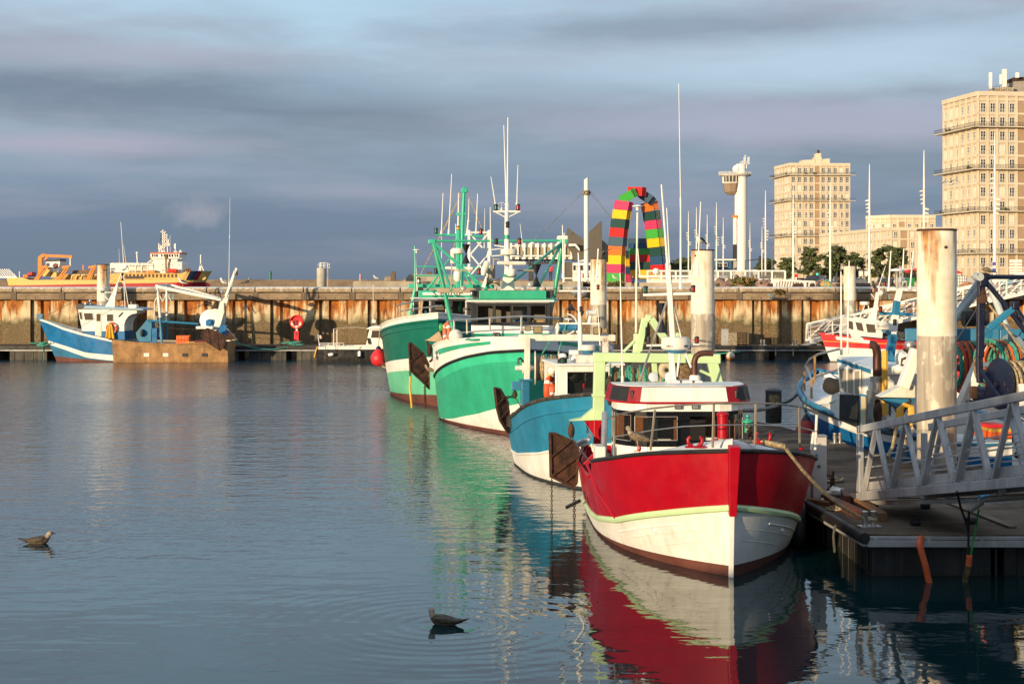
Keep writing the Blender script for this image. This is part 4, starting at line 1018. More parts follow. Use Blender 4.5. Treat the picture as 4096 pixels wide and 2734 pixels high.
b.part('winch', MB().box(b.P(*d_(880, 1470, 37.4)), (.5, .5, .25)).lathe([(.12, -.3), (.12, .3)], 12, b.P(*d_(880, 1452, 37.4)), Matrix.Rotation(R(90), 3, 'Y')), DKGREY)
for x, y, w_ in ((290, 425, .14), (395, 440, .22), (1015, 450, .2), (1092, 450, .14)):
 o = b.part('floodlight', MB().box(b.P(*e_(x, y, 37.5)), (.1, w_, .19 if w_ > .15 else .13)), DKGREY, bevel=.02); b.part('lens', MB().box(b.P(*e_(x, y, 37.44)), (.01, w_*.85, .15 if w_ > .15 else .1)), paint('old_lamp_lens', (.35,.27,.15), .3), o)
b.part('hauler_arch', MB().torus(b.P(*e_(700, 380, 37.9)), .24, .02, 20, 8, Matrix.Rotation(R(90), 3, 'Y') @ Matrix.Rotation(R(90), 3, 'Z'), a0=-pi/2, a1=pi/2), WHITE)
b.part('hauler_drum', MB().lathe([(.085,-.22), (.095,-.2), (.07,-.12), (.065,.12), (.095,.2), (.085,.22)], 20, b.P(*e_(705, 415, 37.9)), Matrix.Rotation(R(90), 3, 'X')), LBLUE)
b.poly('hauler_bracket', [e_(545, 490, 37.9), e_(600, 360, 37.9), e_(625, 400, 37.9), e_(600, 490, 37.9)], (0, .1, 0), WHITE); b.poly('hauler_bracket', [e_(820, 440, 37.9), e_(790, 360, 37.9), e_(770, 400, 37.9), e_(810, 490, 37.9)], (0, .1, 0), WHITE)
y0, y1 = b.P(2216, 1500, 35).y, b.P(2468, 1500, 35).y; xf = b.P(2300, 1500, 34.4).x
ol = [(xf-1.9, y0), (xf, y0), (xf, y1), (xf-1.9, y1)]
zt = b.P(*e_(600, 812, 34.5)).z
zw0, zw1 = b.P(*e_(700, 1112, 34.5)).z, b.P(*e_(700, 868, 34.5)).z
q0 = 1.9+(b.P(*e_(688, 900, 34.5)).y-y0)
b.cabin(ol, 1.0, zt, lambda a, z: 0, [WHITE], [(q0, q0+.95, zw0, zw1), (1.1, 1.62, zw0, zw1), (1.9+(y1-y0)+.5, 1.9+(y1-y0)+1.2, zw0, zw1)], framem=WHITE, fw=.05)
b.slab('roof', ol, zt+.001, zt+.05, WHITE, grow=.12, bevel=.015)
b.part('interior', MB().bb(xf-1.7, xf-1.65, y0+.05, y1-.05, 1.0, zt-.05), paint('cabin_wall', (.5,.42,.3), .6)); b.part('console', MB().bb(xf-.5, xf-.2, y0+.2, y1-.2, 1.0, zw0-.03).bb(xf-.5, xf-.3, y0+.6, y0+.9, zw0-.03, zw0+.12), DKGREY)
b.part('seat', MB().bb(xf-1.1, xf-1.0, y0+.35, y0+.72, 1.2, zw0+.35).ball((xf-1.05, y0+.53, zw0+.35), .18, 10), BLACK); b.part('control_lever', MB().bar((xf-.4, y0+.62, zw0-.02), (xf-.4, y0+.62, zw0+.22), .05), SKINR)
lifebuoy(b, e_(520, 1060, 34.9), .31, (-1, .35, 0)); b.tube('grab_rope', [e_(497, 930, 34.8), e_(490, 1050, 34.8), e_(470, 1140, 34.8), e_(500, 1210, 34.8)], .015, ROPE)
b.part('flare_lamp', MB().lathe([(.05,0), (.05,.15), (.03,.2)], 10, b.P(*e_(515, 920, 34.9))), YELLOW); b.part('deck_lamp', MB().ball(b.P(*e_(540, 870, 34.8)), .1, 10), WHITE_D)
b.poly('side_light_screen', [e_(600, 745, 34.6), e_(700, 735, 34.6), e_(700, 810, 34.6), e_(600, 820, 34.6)], (0, .05, 0), BLACK); b.lamp(e_(655, 795, 34.5), NAVGREEN, .8)
b.part('satellite_dome', MB().lathe([(.03,-.1), (.03,-.03), (.08,-.015), (.085,.03), (.06,.07), (.001,.08)], 18, b.P(*e_(655, 720, 35))), WHITE)
b.part('satellite_dome', MB().lathe([(.06,-.1), (.07,-.08), (.07,.0), (.045,.06), (.001,.075)], 18, b.P(*e_(772, 745, 35))), WHITE)
b.part('life_raft', MB().box(b.P(*e_(880, 745, 35)), (.3, .52, .2)), WHITE_D, bevel=.04)
b.part('roof_box', MB().box(b.P(*e_(770, 705, 35.3)), (.2, .2, .24)), WHITE, bevel=.02)
b.radome(e_(914, 655, 35), .18, .13); b.part('radome_foot', MB().lathe([(.11,-.06), (.14,-.001)], 20, b.P(*e_(914, 655, 35))), LBLUE)
D = 35.5
b.tube('mast', [e_(838, 800, D), e_(838, 500, D), (2318, 1200, D), (2317, 1072, D)], [.055, .05, .045, .035], WHITE, 14)
b.bar('crossarm', (2237, 1163, D), (2398, 1164, D), .035, .035, WHITE, .005); b.bar('crossarm', (2254, 1112, D), (2390, 1115, D), .03, .03, WHITE, .005); b.bar('crossarm', e_(620, 372, D), e_(1045, 376, D), .035, .04, WHITE, .005)
b.lamp((2244, 1159, D), NAVGREEN, .65); b.lamp((2392, 1159, D), NAVRED, .65); b.lamp(e_(640, 362, D), BLACK, .65); b.lamp(e_(1028, 362, D), NAVRED, .65); b.lamp(e_(845, 255, 35.3), BLACK, .7)
b.tube('light_bracket', [e_(930, 370, D), e_(945, 290, D)], .04, WHITE); b.part('horn', MB().lathe([(.03,-.12), (.06,-.11), (.06,.06), (.085,.1), (.075,.1), (.04,.05)], 18, b.P(*e_(950, 262, D)), Matrix.Rotation(R(90), 3, 'X')), WHITE)
m = MB(); c = b.P(*e_(790, 240, D))
for k in range(2): m.lathe([(.1, .18), (.004, 0)], 4, c, Matrix.Rotation(R(60+k*180), 3, 'X')); 
b.part('day_shape', m, BLACK)
b.ant((2316, 1076), (2313, 1010), D, .02); b.ant((2386, 1112), (2393, 995), D, .02); b.ant((2252, 1112), (2250, 900), D, .016); b.ant(e_(1050, 660)[:2], e_(1020, 215)[:2], 35.2, .016); b.ant((2490, 1470), (2480, 1090), 35, .016)
b.part('gps_disc', MB().lathe([(.01,-.06), (.015,-.01), (.1,-.005), (.09,.015), (.001,.03)], 18, b.P(*e_(715, 330, D))), WHITE)
b.part('propane_bottle', MB().ball(b.P(*e_(705, 1215, 34.3)), .12, 12, sc=(1,1,1)), BLUE); b.part('deck_box', MB().box(b.P(*e_(590, 1200, 34.4)), (.1, .22, .28)), SKINR); b.part('rope_coil', MB().torus(b.P(*e_(600, 1240, 34.3)), .18, .05, 18, 8).torus(b.P(*e_(600, 1232, 34.3)), .15, .05, 18, 8), ROPEG)
# ---- sea-green trawler with white whaleback
b = Boat('fishing_boat', (.36, 44.3, 0), R(-90), label='sea green and white trawler with wide flared bow, in the middle of the row', cat='fishing boat', group='fishing boats moored in the harbour')
b.extra_t = [.38, .385, .40, .405]
blk = pl((0, 1.15), (.35, 1.25), (.5, 1.46), (.65, 1.82), (.8, 2.2), (.9, 2.40), (1, 2.52))
top = lambda t: blk(t)+(.28 if t < .39 else pl((.39, .95), (.5, .95), (.65, .78), (.8, .55), (1, .34))(t))
s1 = lambda t: blk(t)+(top(t)-blk(t))*.52
s2 = lambda t: blk(t)+(top(t)-blk(t))*.74
wl = pl((0, .06), (.5, .06), (.62, .18), (.8, .50), (1, 1.02))
kn = lambda t: blk(t)-.30*(1 if t > .1 else 1)
hp = b.hull(10.8, 5.85, [pl((0, .03), (1, .12)), wl, kn, blk, top], [BOOT, HW, GREEN, paint('sea_green_lit', (.04,.48,.28), .36), WHITE], matf=lambda i, t: [0, 1, 2, 3, 4][min(i, 4)], rake=.25, e=(1.45, 2.15), kw=.93, st=.85, tm=.42, href=1.9, deck=lambda t: top(t)-(.8 if t < .39 else .03), deckmat=DECKWH, inner=WHITE, camber=.1)  # band under the black strake painted paler to mimic light on the flare
b.strip('rubbing_strake', blk, .05, BLACK); b.strip('gunwale_rail', top, .03, WHITE, t0=.4)
for sd in (-1, 1): b.band('stripe', .60 if sd < 0 else .5, .90, s1, s2, sd, GREEN, .006, 16)
o = b.part('porthole', MB().lathe([(.001, 0), (.11, 0), (.13, .02), (.15, .0), (.15, -.03)], 20, hp(.60, blk(.60)+.45, -1, .02), Matrix.Rotation(R(-75), 3, 'Y') @ Matrix.Rotation(R(0), 3, 'X') if False else Vector((.42,-.9,0)).to_track_quat('Z', 'Y').to_matrix()), STEEL)
k_ = lambda x, y, D=48.4: cC(x, y)+(D,)
D = 48.4
y0, y1 = b.P(1902, 1300, D).y, b.P(2194, 1300, D).y; xf = b.P(2000, 1300, D).x
zl, zw0, zw1, zr = b.P(*k_(1000, 690)).z, b.P(*k_(1000, 562)).z, b.P(*k_(1000, 358)).z, b.P(*k_(1000, 345)).z
ol = [(xf-2.6, y0-.12), (xf-.25, y0-.12), (xf, y0), (xf, y1), (xf-.25, y1+.12), (xf-2.6, y1+.12)]
a1 = 2.35; a2 = a1+Vector((.25, .12)).length; wd = (y1-y0)
zs = b.P(*k_(1000, 632)).z
wins = []
for i in range(4): wins.append((a2+.06+i*(wd-.06)/4, a2+(i+1)*(wd-.06)/4-.02, zw0+.10, zw1-.10))
wins += [(a1-.65, a1-.08, zw0+.1, zw1-.1), (a1-1.4, a1-.8, zw0+.1, zw1-.1)]
b.cabin(ol, zl-.6, zr, lambda a, z: (1 if zw0 < z < zw1 and a > a1-1.5 else (2 if z < zs and z > zl else 0)), [WHITE, paint('black_window_band', (.02,.02,.022), .35), GREEN], wins, rows=(zl, zs, zw0, zw1), framem=paint('window_rubber', (.05,.05,.05), .5), fw=.05)
zf = b.P(*k_(1000, 252)).z
b.slab('roof', ol, zr-.02, zr+.035, WHITE, grow=.22, bevel=.01); b.slab('roof_edge', ol, zr+.037, zr+.06, GREEN, grow=.24, bevel=.01)
ol2 = [(xf-2.2, y0+.15), (xf-.12, y0+.2), (xf-.12, y1-.15), (xf-2.2, y1-.15)]
b.slab('roof_fascia', ol2, zr+.062, zf, GREEN, grow=.12, bevel=.015)
for yy in (y0+.0, y1+.02): b.part('light_housing', MB().box((xf-.35, yy, zr+.22), (.3, .2, .26)), DKGREY, bevel=.02)
b.lamp(Vector((xf-.05, y0-.12, zr+.17)), STEEL, .9); b.lamp(Vector((xf-.05, y1+.12, zr+.17)), BLACK, .9)
b.part('interior', MB().bb(xf-2.3, xf-2.25, y0, y1, zl-.5, zr-.05), paint('dim_cabin', (.18,.16,.13), .6))
b.part('chart_table', MB().bb(xf-.6, xf-.2, y0+.1, y1-.1, zl-.5, zw0+.02), WOODI)
b.part('monitor', MB().bb(xf-.55, xf-.5, y0+1.1, y0+1.6, zw0+.03, zw0+.45), DKGREY); b.part('paper_pile', MB().bb(xf-.4, xf-.22, y1-.5, y1-.15, zw0+.022, zw0+.16), paint('card_brown', (.4,.25,.1), .8)); b.part('blue_bag', MB().ball((xf-.3, y0+1.35, zw0+.12), .15, 10, sc=(.8,1.4,.6)), BLUE)
rl = [k_(645, 525, 49.5), k_(720, 515, 48), k_(830, 510, 47), k_(1030, 497, 45.6), k_(1310, 480, 44.6), (2170, 1268, 44.8), (2260, 1275, 46), (2320, 1285, 48)]
b.tube('guard_rail', rl, .03, STEEL); b.tube('guard_rail', [k_(620, 640, 49.5), k_(720, 630, 48), k_(830, 622, 47), k_(1030, 607, 45.6), k_(1310, 596, 44.6), (2170, 1318, 44.8), (2300, 1325, 47)], .022, STEEL)
for (x, yt, yb, dd) in ((655, 522, 735, 49.3), (710, 516, 720, 48.2), (825, 510, 640, 47), (1030, 497, 610, 45.6), (1313, 480, 640, 44.6), (616, 560, 735, 50)): b.bar('stanchion', k_(x, yt, dd), k_(x, yb, dd), .05, .05, STEEL, .006)
b.tube('light_post', [k_(1318, 640, 44.6), k_(1318, 610, 44.6)], .05, DKGREY)
b.part('round_buoy', MB().ball(b.P(*k_(722, 662, 48)), .22, 18, sc=(.9,1,1.05)), paint('white_fender', (.72,.68,.6), .5)); lifebuoy(b, k_(645, 625, 49.2), .33, (-.9, -.3, 0), paint('faded_orange', (.65,.16,.06), .5))
m = MB(); rg = random.Random(4)
for k in range(9): m.torus(b.P(*k_(960+rg.uniform(-90, 110), 690-rg.uniform(0, 14), 45.8+rg.uniform(-.2, .6))), .3, .022, 18, 6)
b.part('rope_coil', m, [ROPEG]); b.part('bollard', MB().tube([b.P(*k_(1070, 690, 46)), b.P(*k_(1070, 635, 46))], .06, 10).tube([b.P(*k_(1110, 690, 46)), b.P(*k_(1110, 635, 46))], .06, 10).tube([b.P(*k_(1060, 640, 46)), b.P(*k_(1120, 640, 46))], .05, 8), DKGREY)
D = 49.6
l_ = lambda x, y, D=49.6: cD(x, y)+(D,)
b.poly('mast_base', [l_(1050, 1335), l_(1080, 1190), l_(1190, 1190), l_(1200, 1335)], (0, .5, 0), WHITE, bevel=.03)
b.part('mast_foot', MB().lathe([(.2,-.03), (.23,0), (.23,.03), (.2,.05)], 20, b.P(*l_(1145, 1182))), GREEN)
b.tube('mast', [l_(1122, 1190), l_(1118, 880), l_(1116, 690), l_(1116, 510)], [.1, .085, .075, .065], WHITE, 16); b.part('mast_band', MB().lathe([(.085,-.07), (.085,.07)], 16, b.P(*l_(1117, 778))), GREEN)
b.part('radar_pedestal', MB().lathe([(.1,-.16), (.14,-.12), (.155,-.05), (.16,.04), (.12,.07), (.06,.09), (.06,.2)], 20, b.P(*l_(1163, 1135, 49.2))), WHITE); b.bar('radar_scanner', l_(1012, 1048, 49.2), l_(1322, 1052, 49.2), .11, .12, WHITE_D, .05)
b.radome(l_(1138, 968, 49.4), .27, .21)
b.tube('crossarm', [l_(975, 512), l_(1258, 512)], .035, WHITE); b.tubes('arm_brace', [[l_(1000, 518), l_(1108, 575)], [l_(1240, 518), l_(1125, 575)]], .018, WHITE)
b.lamp(l_(1002, 500), NAVGREEN, 1.1); b.lamp(l_(1234, 500), NAVRED, 1.1); b.lamp(l_(1124, 682, 49.3), BLACK, 1.1); b.lamp(l_(1006, 858), BLACK, 1.1); b.lamp(l_(1248, 855), NAVRED, 1.1)
b.tube('crossarm', [l_(985, 862), l_(1105, 885), l_(1255, 862)], .025, WHITE); b.tubes('antenna_arm', [[l_(955, 910), l_(1060, 900)], [l_(955, 978), l_(1090, 965)], [l_(1290, 975), l_(1190, 965)]], .018, WHITE)
for a_, c_, r_ in (((998, 445), (950, 148), .018), ((1112, 505), (1085, -390), .022), ((1120, 505), (1128, -470), .028), ((1220, 450), (1233, 25), .02), ((1292, 960), (1255, 640), .014), ((948, 970), (943, 465), .022), ((1712, 1250), (1716, 735), .026)):
 b.ant(cD(*a_), cD(*c_), D, r_)
b.part('wind_sensor', MB().tube([b.P(*l_(1063, 512)), b.P(*l_(1063, 470))], .03, 10).torus(b.P(*l_(1063, 455)), .12, .007, 16, 5, Matrix.Rotation(R(90), 3, 'X')).torus(b.P(*l_(1063, 455)), .12, .007, 16, 5, Matrix.Rotation(R(90), 3, 'Y')), WHITE)
b.part('life_raft_canister', MB().tube([b.P(*l_(868, 1178, 49)), b.P(*l_(876, 1140, 49)), b.P(*l_(905, 1060, 49)), b.P(*l_(912, 1030, 49))], [.06, .105, .105, .07], 18), WHITE_D); b.poly('canister_cradle', [l_(850, 1300, 49), l_(900, 1180, 49), l_(920, 1190, 49), l_(890, 1310, 49)], (0, .2, 0), WHITE)
for sx, cx in ((-1, 910), (1, 1045)): b.part('horn', MB().lathe([(.03,-.05), (.04,0), (.07,.09), (.155,.21), (.145,.21), (.02,.05)], 20, b.P(*l_(975, 1245, 49)), Matrix.Rotation(R(90*sx), 3, 'X')), paint('bronze_horn', (.16,.13,.1), .35, metal=.6))
for x, y in ((1365, 1270), (665, 1310), (1295, 1312)):
 o = b.part('floodlight', MB().lathe([(.03,-.1), (.07,-.08), (.085,.02)], 16, b.P(*l_(x, y, 48.6)), Matrix.Rotation(R(75), 3, 'Y')), DKGREY); b.part('lens', MB().lathe([(.08, .021), (.04, .03), (.001, .035)], 16, b.P(*l_(x, y, 48.6)), Matrix.Rotation(R(75), 3, 'Y')), STEEL, o)
b.tubes('roof_rail', [[l_(540, 1045), l_(535, 1330)], [l_(530, 1125), l_(760, 1128)], [l_(1200, 1125), l_(1420, 1128)], [l_(960, 1008), l_(1040, 1010)], [l_(980, 1010), l_(975, 1110)]], .022, paint('tan_rail', (.4,.3,.2), .6))
m = MB()
c = b.P(*l_(1425, 1180, 49)); m.lathe([(.16, .36), (.01, 0)], 4, c).lathe([(.01, 0), (.16, -.36)], 4, c); b.part('day_shape', m, BLACK)
D = 54
for a_, c_, r_ in (((315, 820), (1735, 815), .04), ):
 b.tube('gantry_beam', [l_(*a_, D), l_(*c_, D)], r_, GREEN, 12)
b.tube('gantry_leg', [l_(345, 820, D), l_(440, 1230, D), l_(520, 1600, D), l_(560, 1760, D)], .075, GREEN, 12); b.tube('gantry_leg', [l_(1700, 815, D), l_(1660, 1080, D), l_(1610, 1400, D), l_(1560, 1620, D)], .075, GREEN, 12)
b.tube('gantry_brace', [l_(370, 850, D), l_(905, 1330, 50.2)], .05, GREEN, 10); b.tube('gantry_brace', [l_(375, 880, D), l_(535, 1335, 50.2)], .05, GREEN, 10)
b.tube('gantry_brace', [l_(1690, 840, D), l_(1195, 1230, 50.2)], .05, GREEN, 10); b.tube('gantry_brace', [l_(1680, 860, D), l_(1425, 1335, 50.2)], .05, GREEN, 10)
b.part('gantry_head', MB().box(b.P(*l_(335, 825, D)), (.16, .26, .16)), TURQ, bevel=.03); b.part('gantry_head', MB().box(b.P(*l_(1710, 822, D)), (.16, .28, .16)), TURQ, bevel=.03)
b.tube('rigging_wire', [l_(1410, 800, D), l_(1440, 770, D), l_(1900, 320, D+3)], .016, STEEL, 5)
b.bar('cross_beam', l_(390, 1335, 52), l_(850, 1335, 52), .16, .17, paint('tan_beam', (.36,.28,.2), .7, rust=.3), .03)
b.poly('gallows_bracket', [k_(445, 695, 53.2), k_(480, 685, 53.2), k_(575, 612, 53.2), k_(605, 690, 53.2), k_(585, 715, 53.2)], (0, .5, 0), paint('tan_primer', (.45,.32,.2), .7, rust=.3)); b.bar('gallows_post', k_(590, 690, 53.3), k_(585, 800, 53.3), .2, .2, paint('tan_primer', (.45,.32,.2), .7), .02)
b.part('hauling_block', MB().lathe([(.03,-.06), (.12,-.06), (.14,0), (.12,.06), (.03,.06)], 18, b.P(*k_(590, 580, 53)), Matrix.Rotation(R(90), 3, 'X')), paint('bright_green_block', (.05,.4,.08), .4))
b.trawl_door([(1634, 1370), (1642, 1365), (1695, 1412), (1716, 1460), (1718, 1560), (1700, 1540), (1640, 1480)], 52.4, .10, skew=.5)
b.part('block', MB().ball(b.P(*k_(488, 780, 52.6)), .16, 10, sc=(.6,.6,1.4)), RUST); b.chain(k_(465, 700, 52.6), k_(480, 760, 52.6), .03); b.chain(k_(545, 715, 52.6), k_(490, 880, 52.6), .03, .2)
b.chain(k_(313, 965, 52.4), k_(316, 1010, 52.4), .03); b.chain(k_(446, 1100, 52.4), k_(452, 1300, 52.4), .03); b.tube('hanging_rope', [k_(316, 1020, 52.4), k_(312, 1120, 52.4), k_(322, 1220, 52.4), k_(330, 1300, 52.4)], .035, YELLOW)
b.part('side_plate', MB().bar(hp(.30, 1.1, -1, .03), hp(.30, .25, -1, .03), .12, .06), STEEL)
green = b
# ---- dark green trawler at the far end of the row
b = Boat('fishing_boat', (-2.6, 55.2, 0), R(-90), label='dark green trawler with white and pale green lower hull, farthest left of the moored row', cat='fishing boat', group='fishing boats moored in the harbour')
sh0 = pl((0, 1.9), (.4, 2.2), (.7, 2.62), (1, 3.1)); sh = lambda t: sh0(t)+.24
wt = pl((0, .9), (.4, 1.02), (.7, 1.4), (1, 1.8)); wb = pl((0, .5), (.4, .62), (.7, 1.0), (1, 1.35)); bt = pl((0, .05), (.5, .08), (.8, .26), (1, .42))
hp = b.hull(13.5, 5.2, [bt, wb, wt, sh0, sh], [BOOT, LGREEN, HW, DGREEN, WHITE], matf=lambda i, t: [0, 1, 2, 3, 4][min(i, 4)], rake=.22, e=(2.0, 2.9), kw=.88, st=.8, tm=.42, href=2.4, deck=lambda t: sh(t)-.5)
b.strip('rubbing_strake', sh0, .055, DGREEN); b.strip('gunwale_rail', sh, .04, WHITE_D)
b.strip('rubbing_strake', lambda t: sh0(t)-.22, .03, DGREEN)
k_ = lambda x, y, D=61.5: cC(x, y)+(D,)
D = 62.0
y0, y1 = b.P(1660, 1200, D).y, b.P(1890, 1200, D).y; xf = b.P(1750, 1200, D).x
zl, zw0, zw1, zr = 2.4, b.P(*k_(400, 490)).z, b.P(*k_(400, 345)).z, b.P(*k_(400, 325)).z
ol = [(xf-2.4, y0-.05), (xf-.3, y0-.05), (xf, y0+.05), (xf, y1), (xf-2.4, y1)]
a2 = 2.1+Vector((.3, .1)).length
ws = lambda u0, u1: (a2+b.P(u0, 1200, D).y-y0, a2+b.P(u1, 1200, D).y-y0)
wins = [ws(1668, 1716)+(zw0, zw1), ws(1736, 1780)+(zw0, zw1), ws(1805, 1860)+(zw0, zw1), (1.2, 1.8, zw0, zw1)]
b.cabin(ol, zl, zr, lambda a, z: 1 if zw0-.05 < z and a > 1.0 else 0, [WHITE, BLACK], wins, rows=(zw0-.05,), framem=WHITE, fw=.10)
b.slab('roof', ol, zr, zr+.04, WHITE, grow=.2); zf = b.P(*k_(400, 262)).z
b.slab('roof_fascia', [(xf-2.2, y0+.2), (xf-.1, y0+.2), (xf-.1, y1-.1), (xf-2.2, y1-.1)], zr+.042, zf+.05, TURQ, grow=.1)
c = b.P(1790, 1178, 61.8); M_ = Matrix.Translation((xf+.05, c.y, (zr+zf)/2+.06)) @ Matrix.Rotation(R(90), 4, 'Z') @ Matrix.Rotation(R(90), 4, 'X')
o = b.part('name_board', MB().box((xf+.02, c.y, (zr+zf)/2+.06), (.04, 2.0, zf-zr-.18)), WHITE); text_obj('S HINE', .42, M_, paint('green_letter', (.02,.16,.10), .5), 'lettering', o)
b.part('interior', MB().bb(xf-2.2, xf-2.1, y0+.1, y1-.1, zl, zr-.1), paint('dim_cabin', (.18,.16,.13), .6)); b.part('console', MB().bb(xf-.7, xf-.3, y0+.2, y1-.2, zl, zw0+.08), WOODI)
rl = [k_(190, 400, 63), k_(220, 375, 62), k_(330, 350, 60), k_(430, 333, 58.5), k_(560, 330, 57)]
b.tube('guard_rail', rl, .035, STEEL); b.tube('guard_rail', [k_(200, 440, 63), k_(330, 418, 60), k_(600, 385, 57)], .028, STEEL)
for x, yt, yb, dd in ((195, 398, 545, 62.8), (265, 365, 535, 61.3), (425, 335, 512, 58.6), (220, 380, 545, 62.2)): b.bar('stanchion', k_(x, yt, dd), k_(x+(-18 if x == 425 else 0), yb, dd), .07, .07, paint('tan_rail', (.4,.3,.2), .6), .01)
b.part('windlass', MB().lathe([(.06,-.3), (.24,-.27), (.24,-.2), (.12,-.18), (.12,.18), (.24,.2), (.24,.27), (.06,.3)], 20, b.P(*k_(400, 485, 60)), Matrix.Rotation(R(90), 3, 'X')), DGREEN); b.tube('mooring_bight', [k_(270, 520, 60.5), k_(340, 490, 60), k_(420, 455, 59.5), k_(455, 490, 59.5), k_(420, 515, 59.5)], .04, paint('white_line', (.6,.58,.5), .8))
rg = random.Random(9)
for k in range(3): b.part('rope_coil', MB().torus(b.P(*k_(205+k*35, 520-k*5, 62)), .18, .035, 18, 7), [ROPE, ROPEG, SKINR][k])
D = 63.5
l_ = lambda x, y, D=63.5: cD(x, y)+(D,)
b.tube('derrick', [l_(636, 1560), l_(640, 1200), l_(652, 700), l_(668, 300)], [.09, .08, .075, .06], TURQ, 12); b.tubes('derrick_pipe', [[l_(683, 780), l_(685, 300)], [l_(632, 700), l_(655, 400)]], .028, TURQ)
b.part('derrick_head', MB().box(b.P(*l_(672, 290)), (.16, .26, .2)).ball(b.P(*l_(672, 275)), .09, 10), TURQ, bevel=.03)
b.bar('mast', l_(605, 1310), l_(605, 705), .16, .16, TURQ, .02); b.bar('mast_collar', l_(590, 540), l_(690, 535), .1, .12, TURQ)
b.tube('crossarm', [l_(365, 752), l_(865, 772)], .045, TURQ); b.lamp(l_(378, 745), NAVGREEN, 1.3); b.lamp(l_(846, 750), NAVRED, 1.3); b.lamp(l_(607, 710), YELLOW, 1.1)
b.bar('lattice_post', l_(722, 1190), l_(722, 705), .11, .11, WHITE, .02); b.bar('lattice_post', l_(930, 1100), l_(930, 705), .11, .11, WHITE, .02)
for a_, c_ in (((722, 730), (930, 730)), ((735, 745), (920, 960)), ((920, 745), (735, 960)), ((735, 960), (920, 1180)), ((920, 960), (735, 1180))): b.bar('lattice_brace', l_(*a_), l_(*c_), .06, .06, WHITE, .01)
for a_, c_, r_ in (((432, 750), (450, 320), .026), ((508, 750), (541, 120), .026), ((607, 680), (613, 318), .036), ((714, 620), (721, 380), .024), ((793, 745), (812, 325), .028), ((700, 760), (712, 620), .05), ((434, 1120), (434, 770), .022), ((585, 740), (581, 640), .025), ((880, 900), (886, 480), .015)): b.ant(cD(*a_), cD(*c_), D, r_)
b.tubes('rigging_wire', [[l_(650, 305), l_(195, 1210)], [l_(700, 305), l_(940, 900)], [l_(655, 305), l_(420, 780)], [l_(560, 900), l_(610, 690)]], .018, ROPE, 5)
b.radome(l_(600, 955), .26, .24); b.part('white_tank', MB().tube([b.P(*l_(552, 1055)), b.P(*l_(552, 910))], .10, 16), WHITE_D); b.bar('radar_scanner', l_(468, 1100), l_(765, 1105), .11, .12, WHITE, .05)
b.part('radar_pedestal', MB().lathe([(.1,-.3), (.16,-.2), (.16,.05), (.1,.2)], 16, b.P(*l_(600, 1165))), WHITE)
b.tube('side_mast', [l_(160, 1350, 64), l_(160, 1080, 64), l_(155, 870, 64)], [.05, .04, .03], TURQ); b.part('lamp_disc', MB().lathe([(.03,-.12), (.04,-.03), (.16,.0), (.15,.02), (.03,.05)], 20, b.P(*l_(172, 915, 64))), WHITE); b.ant(cD(182, 1380), cD(160, 910), 64, .03)
b.tubes('mast_yard', [[l_(160, 1085), l_(960, 1100)], [l_(160, 1180), l_(840, 1185)], [l_(378, 1190), l_(520, 1000)]], .03, TURQ); b.lamp(l_(378, 1165), BLACK, 1.3); b.lamp(l_(826, 1170), NAVRED, 1.3)
b.bar('gantry_beam', l_(85, 1290, 64.5), l_(985, 1295, 64.5), .14, .17, TURQ, .03); b.tubes('gantry_brace', [[l_(270, 1345), l_(390, 1190)], [l_(395, 1270), l_(440, 1180)], [l_(740, 1280), l_(680, 1160)], [l_(800, 1280), l_(660, 1060)]], .05, TURQ, 10)
b.tube('gantry_leg', [l_(160, 1310, 64.5), l_(100, 1590, 64.5)], .07, TURQ); b.part('search_light', MB().lathe([(.03,-.15), (.1,-.1), (.12,.03), (.05,.03)], 16, b.P(*l_(215, 1328, 63)), Matrix.Rotation(R(80), 3, 'Y')), BLACK); b.lamp(l_(197, 1265), STEEL, 1.3); b.lamp(l_(175, 1405, 63), BLACK, 1.3)
m = MB(); c = b.P(*l_(690, 955, 62.5)); m.lathe([(.17, .39), (.01, 0)], 4, c).lathe([(.01, 0), (.17, -.39)], 4, c); b.part('day_shape', m, BLACK)
b.tube('funnel', [l_(945, 1210, 65), l_(945, 1070, 65)], .2, paint('tan_beam', (.36,.28,.2), .7), 16)
q = P(1514, 1432, 62.3)
t = empty('buoy_fender', tuple(q), label='big red balloon fender hanging on the dark green hull', cat='fender')
MB().lathe([(.001,-.33), (.14,-.305), (.27,-.2), (.32,-.05), (.31,.08), (.24,.22), (.14,.32), (.10,.37)], 28).build('balloon', SKINR, t); MB().lathe([(.11,.33), (.10,.42), (.05,.48), (.03,.5)], 16).build('neck', NAVY, t); MB().tube([(0, 0, .48), (.05, .05, 1.2)], .018, 6).build('lanyard', ROPE, t)
q = P(1545, 1452, 62.9); o = MB().ball((0,0,0), .22, 16).build('buoy_fender', paint('cream_buoy', (.5,.45,.3), .5), label='cream fender half hidden behind the big red one', cat='fender'); o.location = q
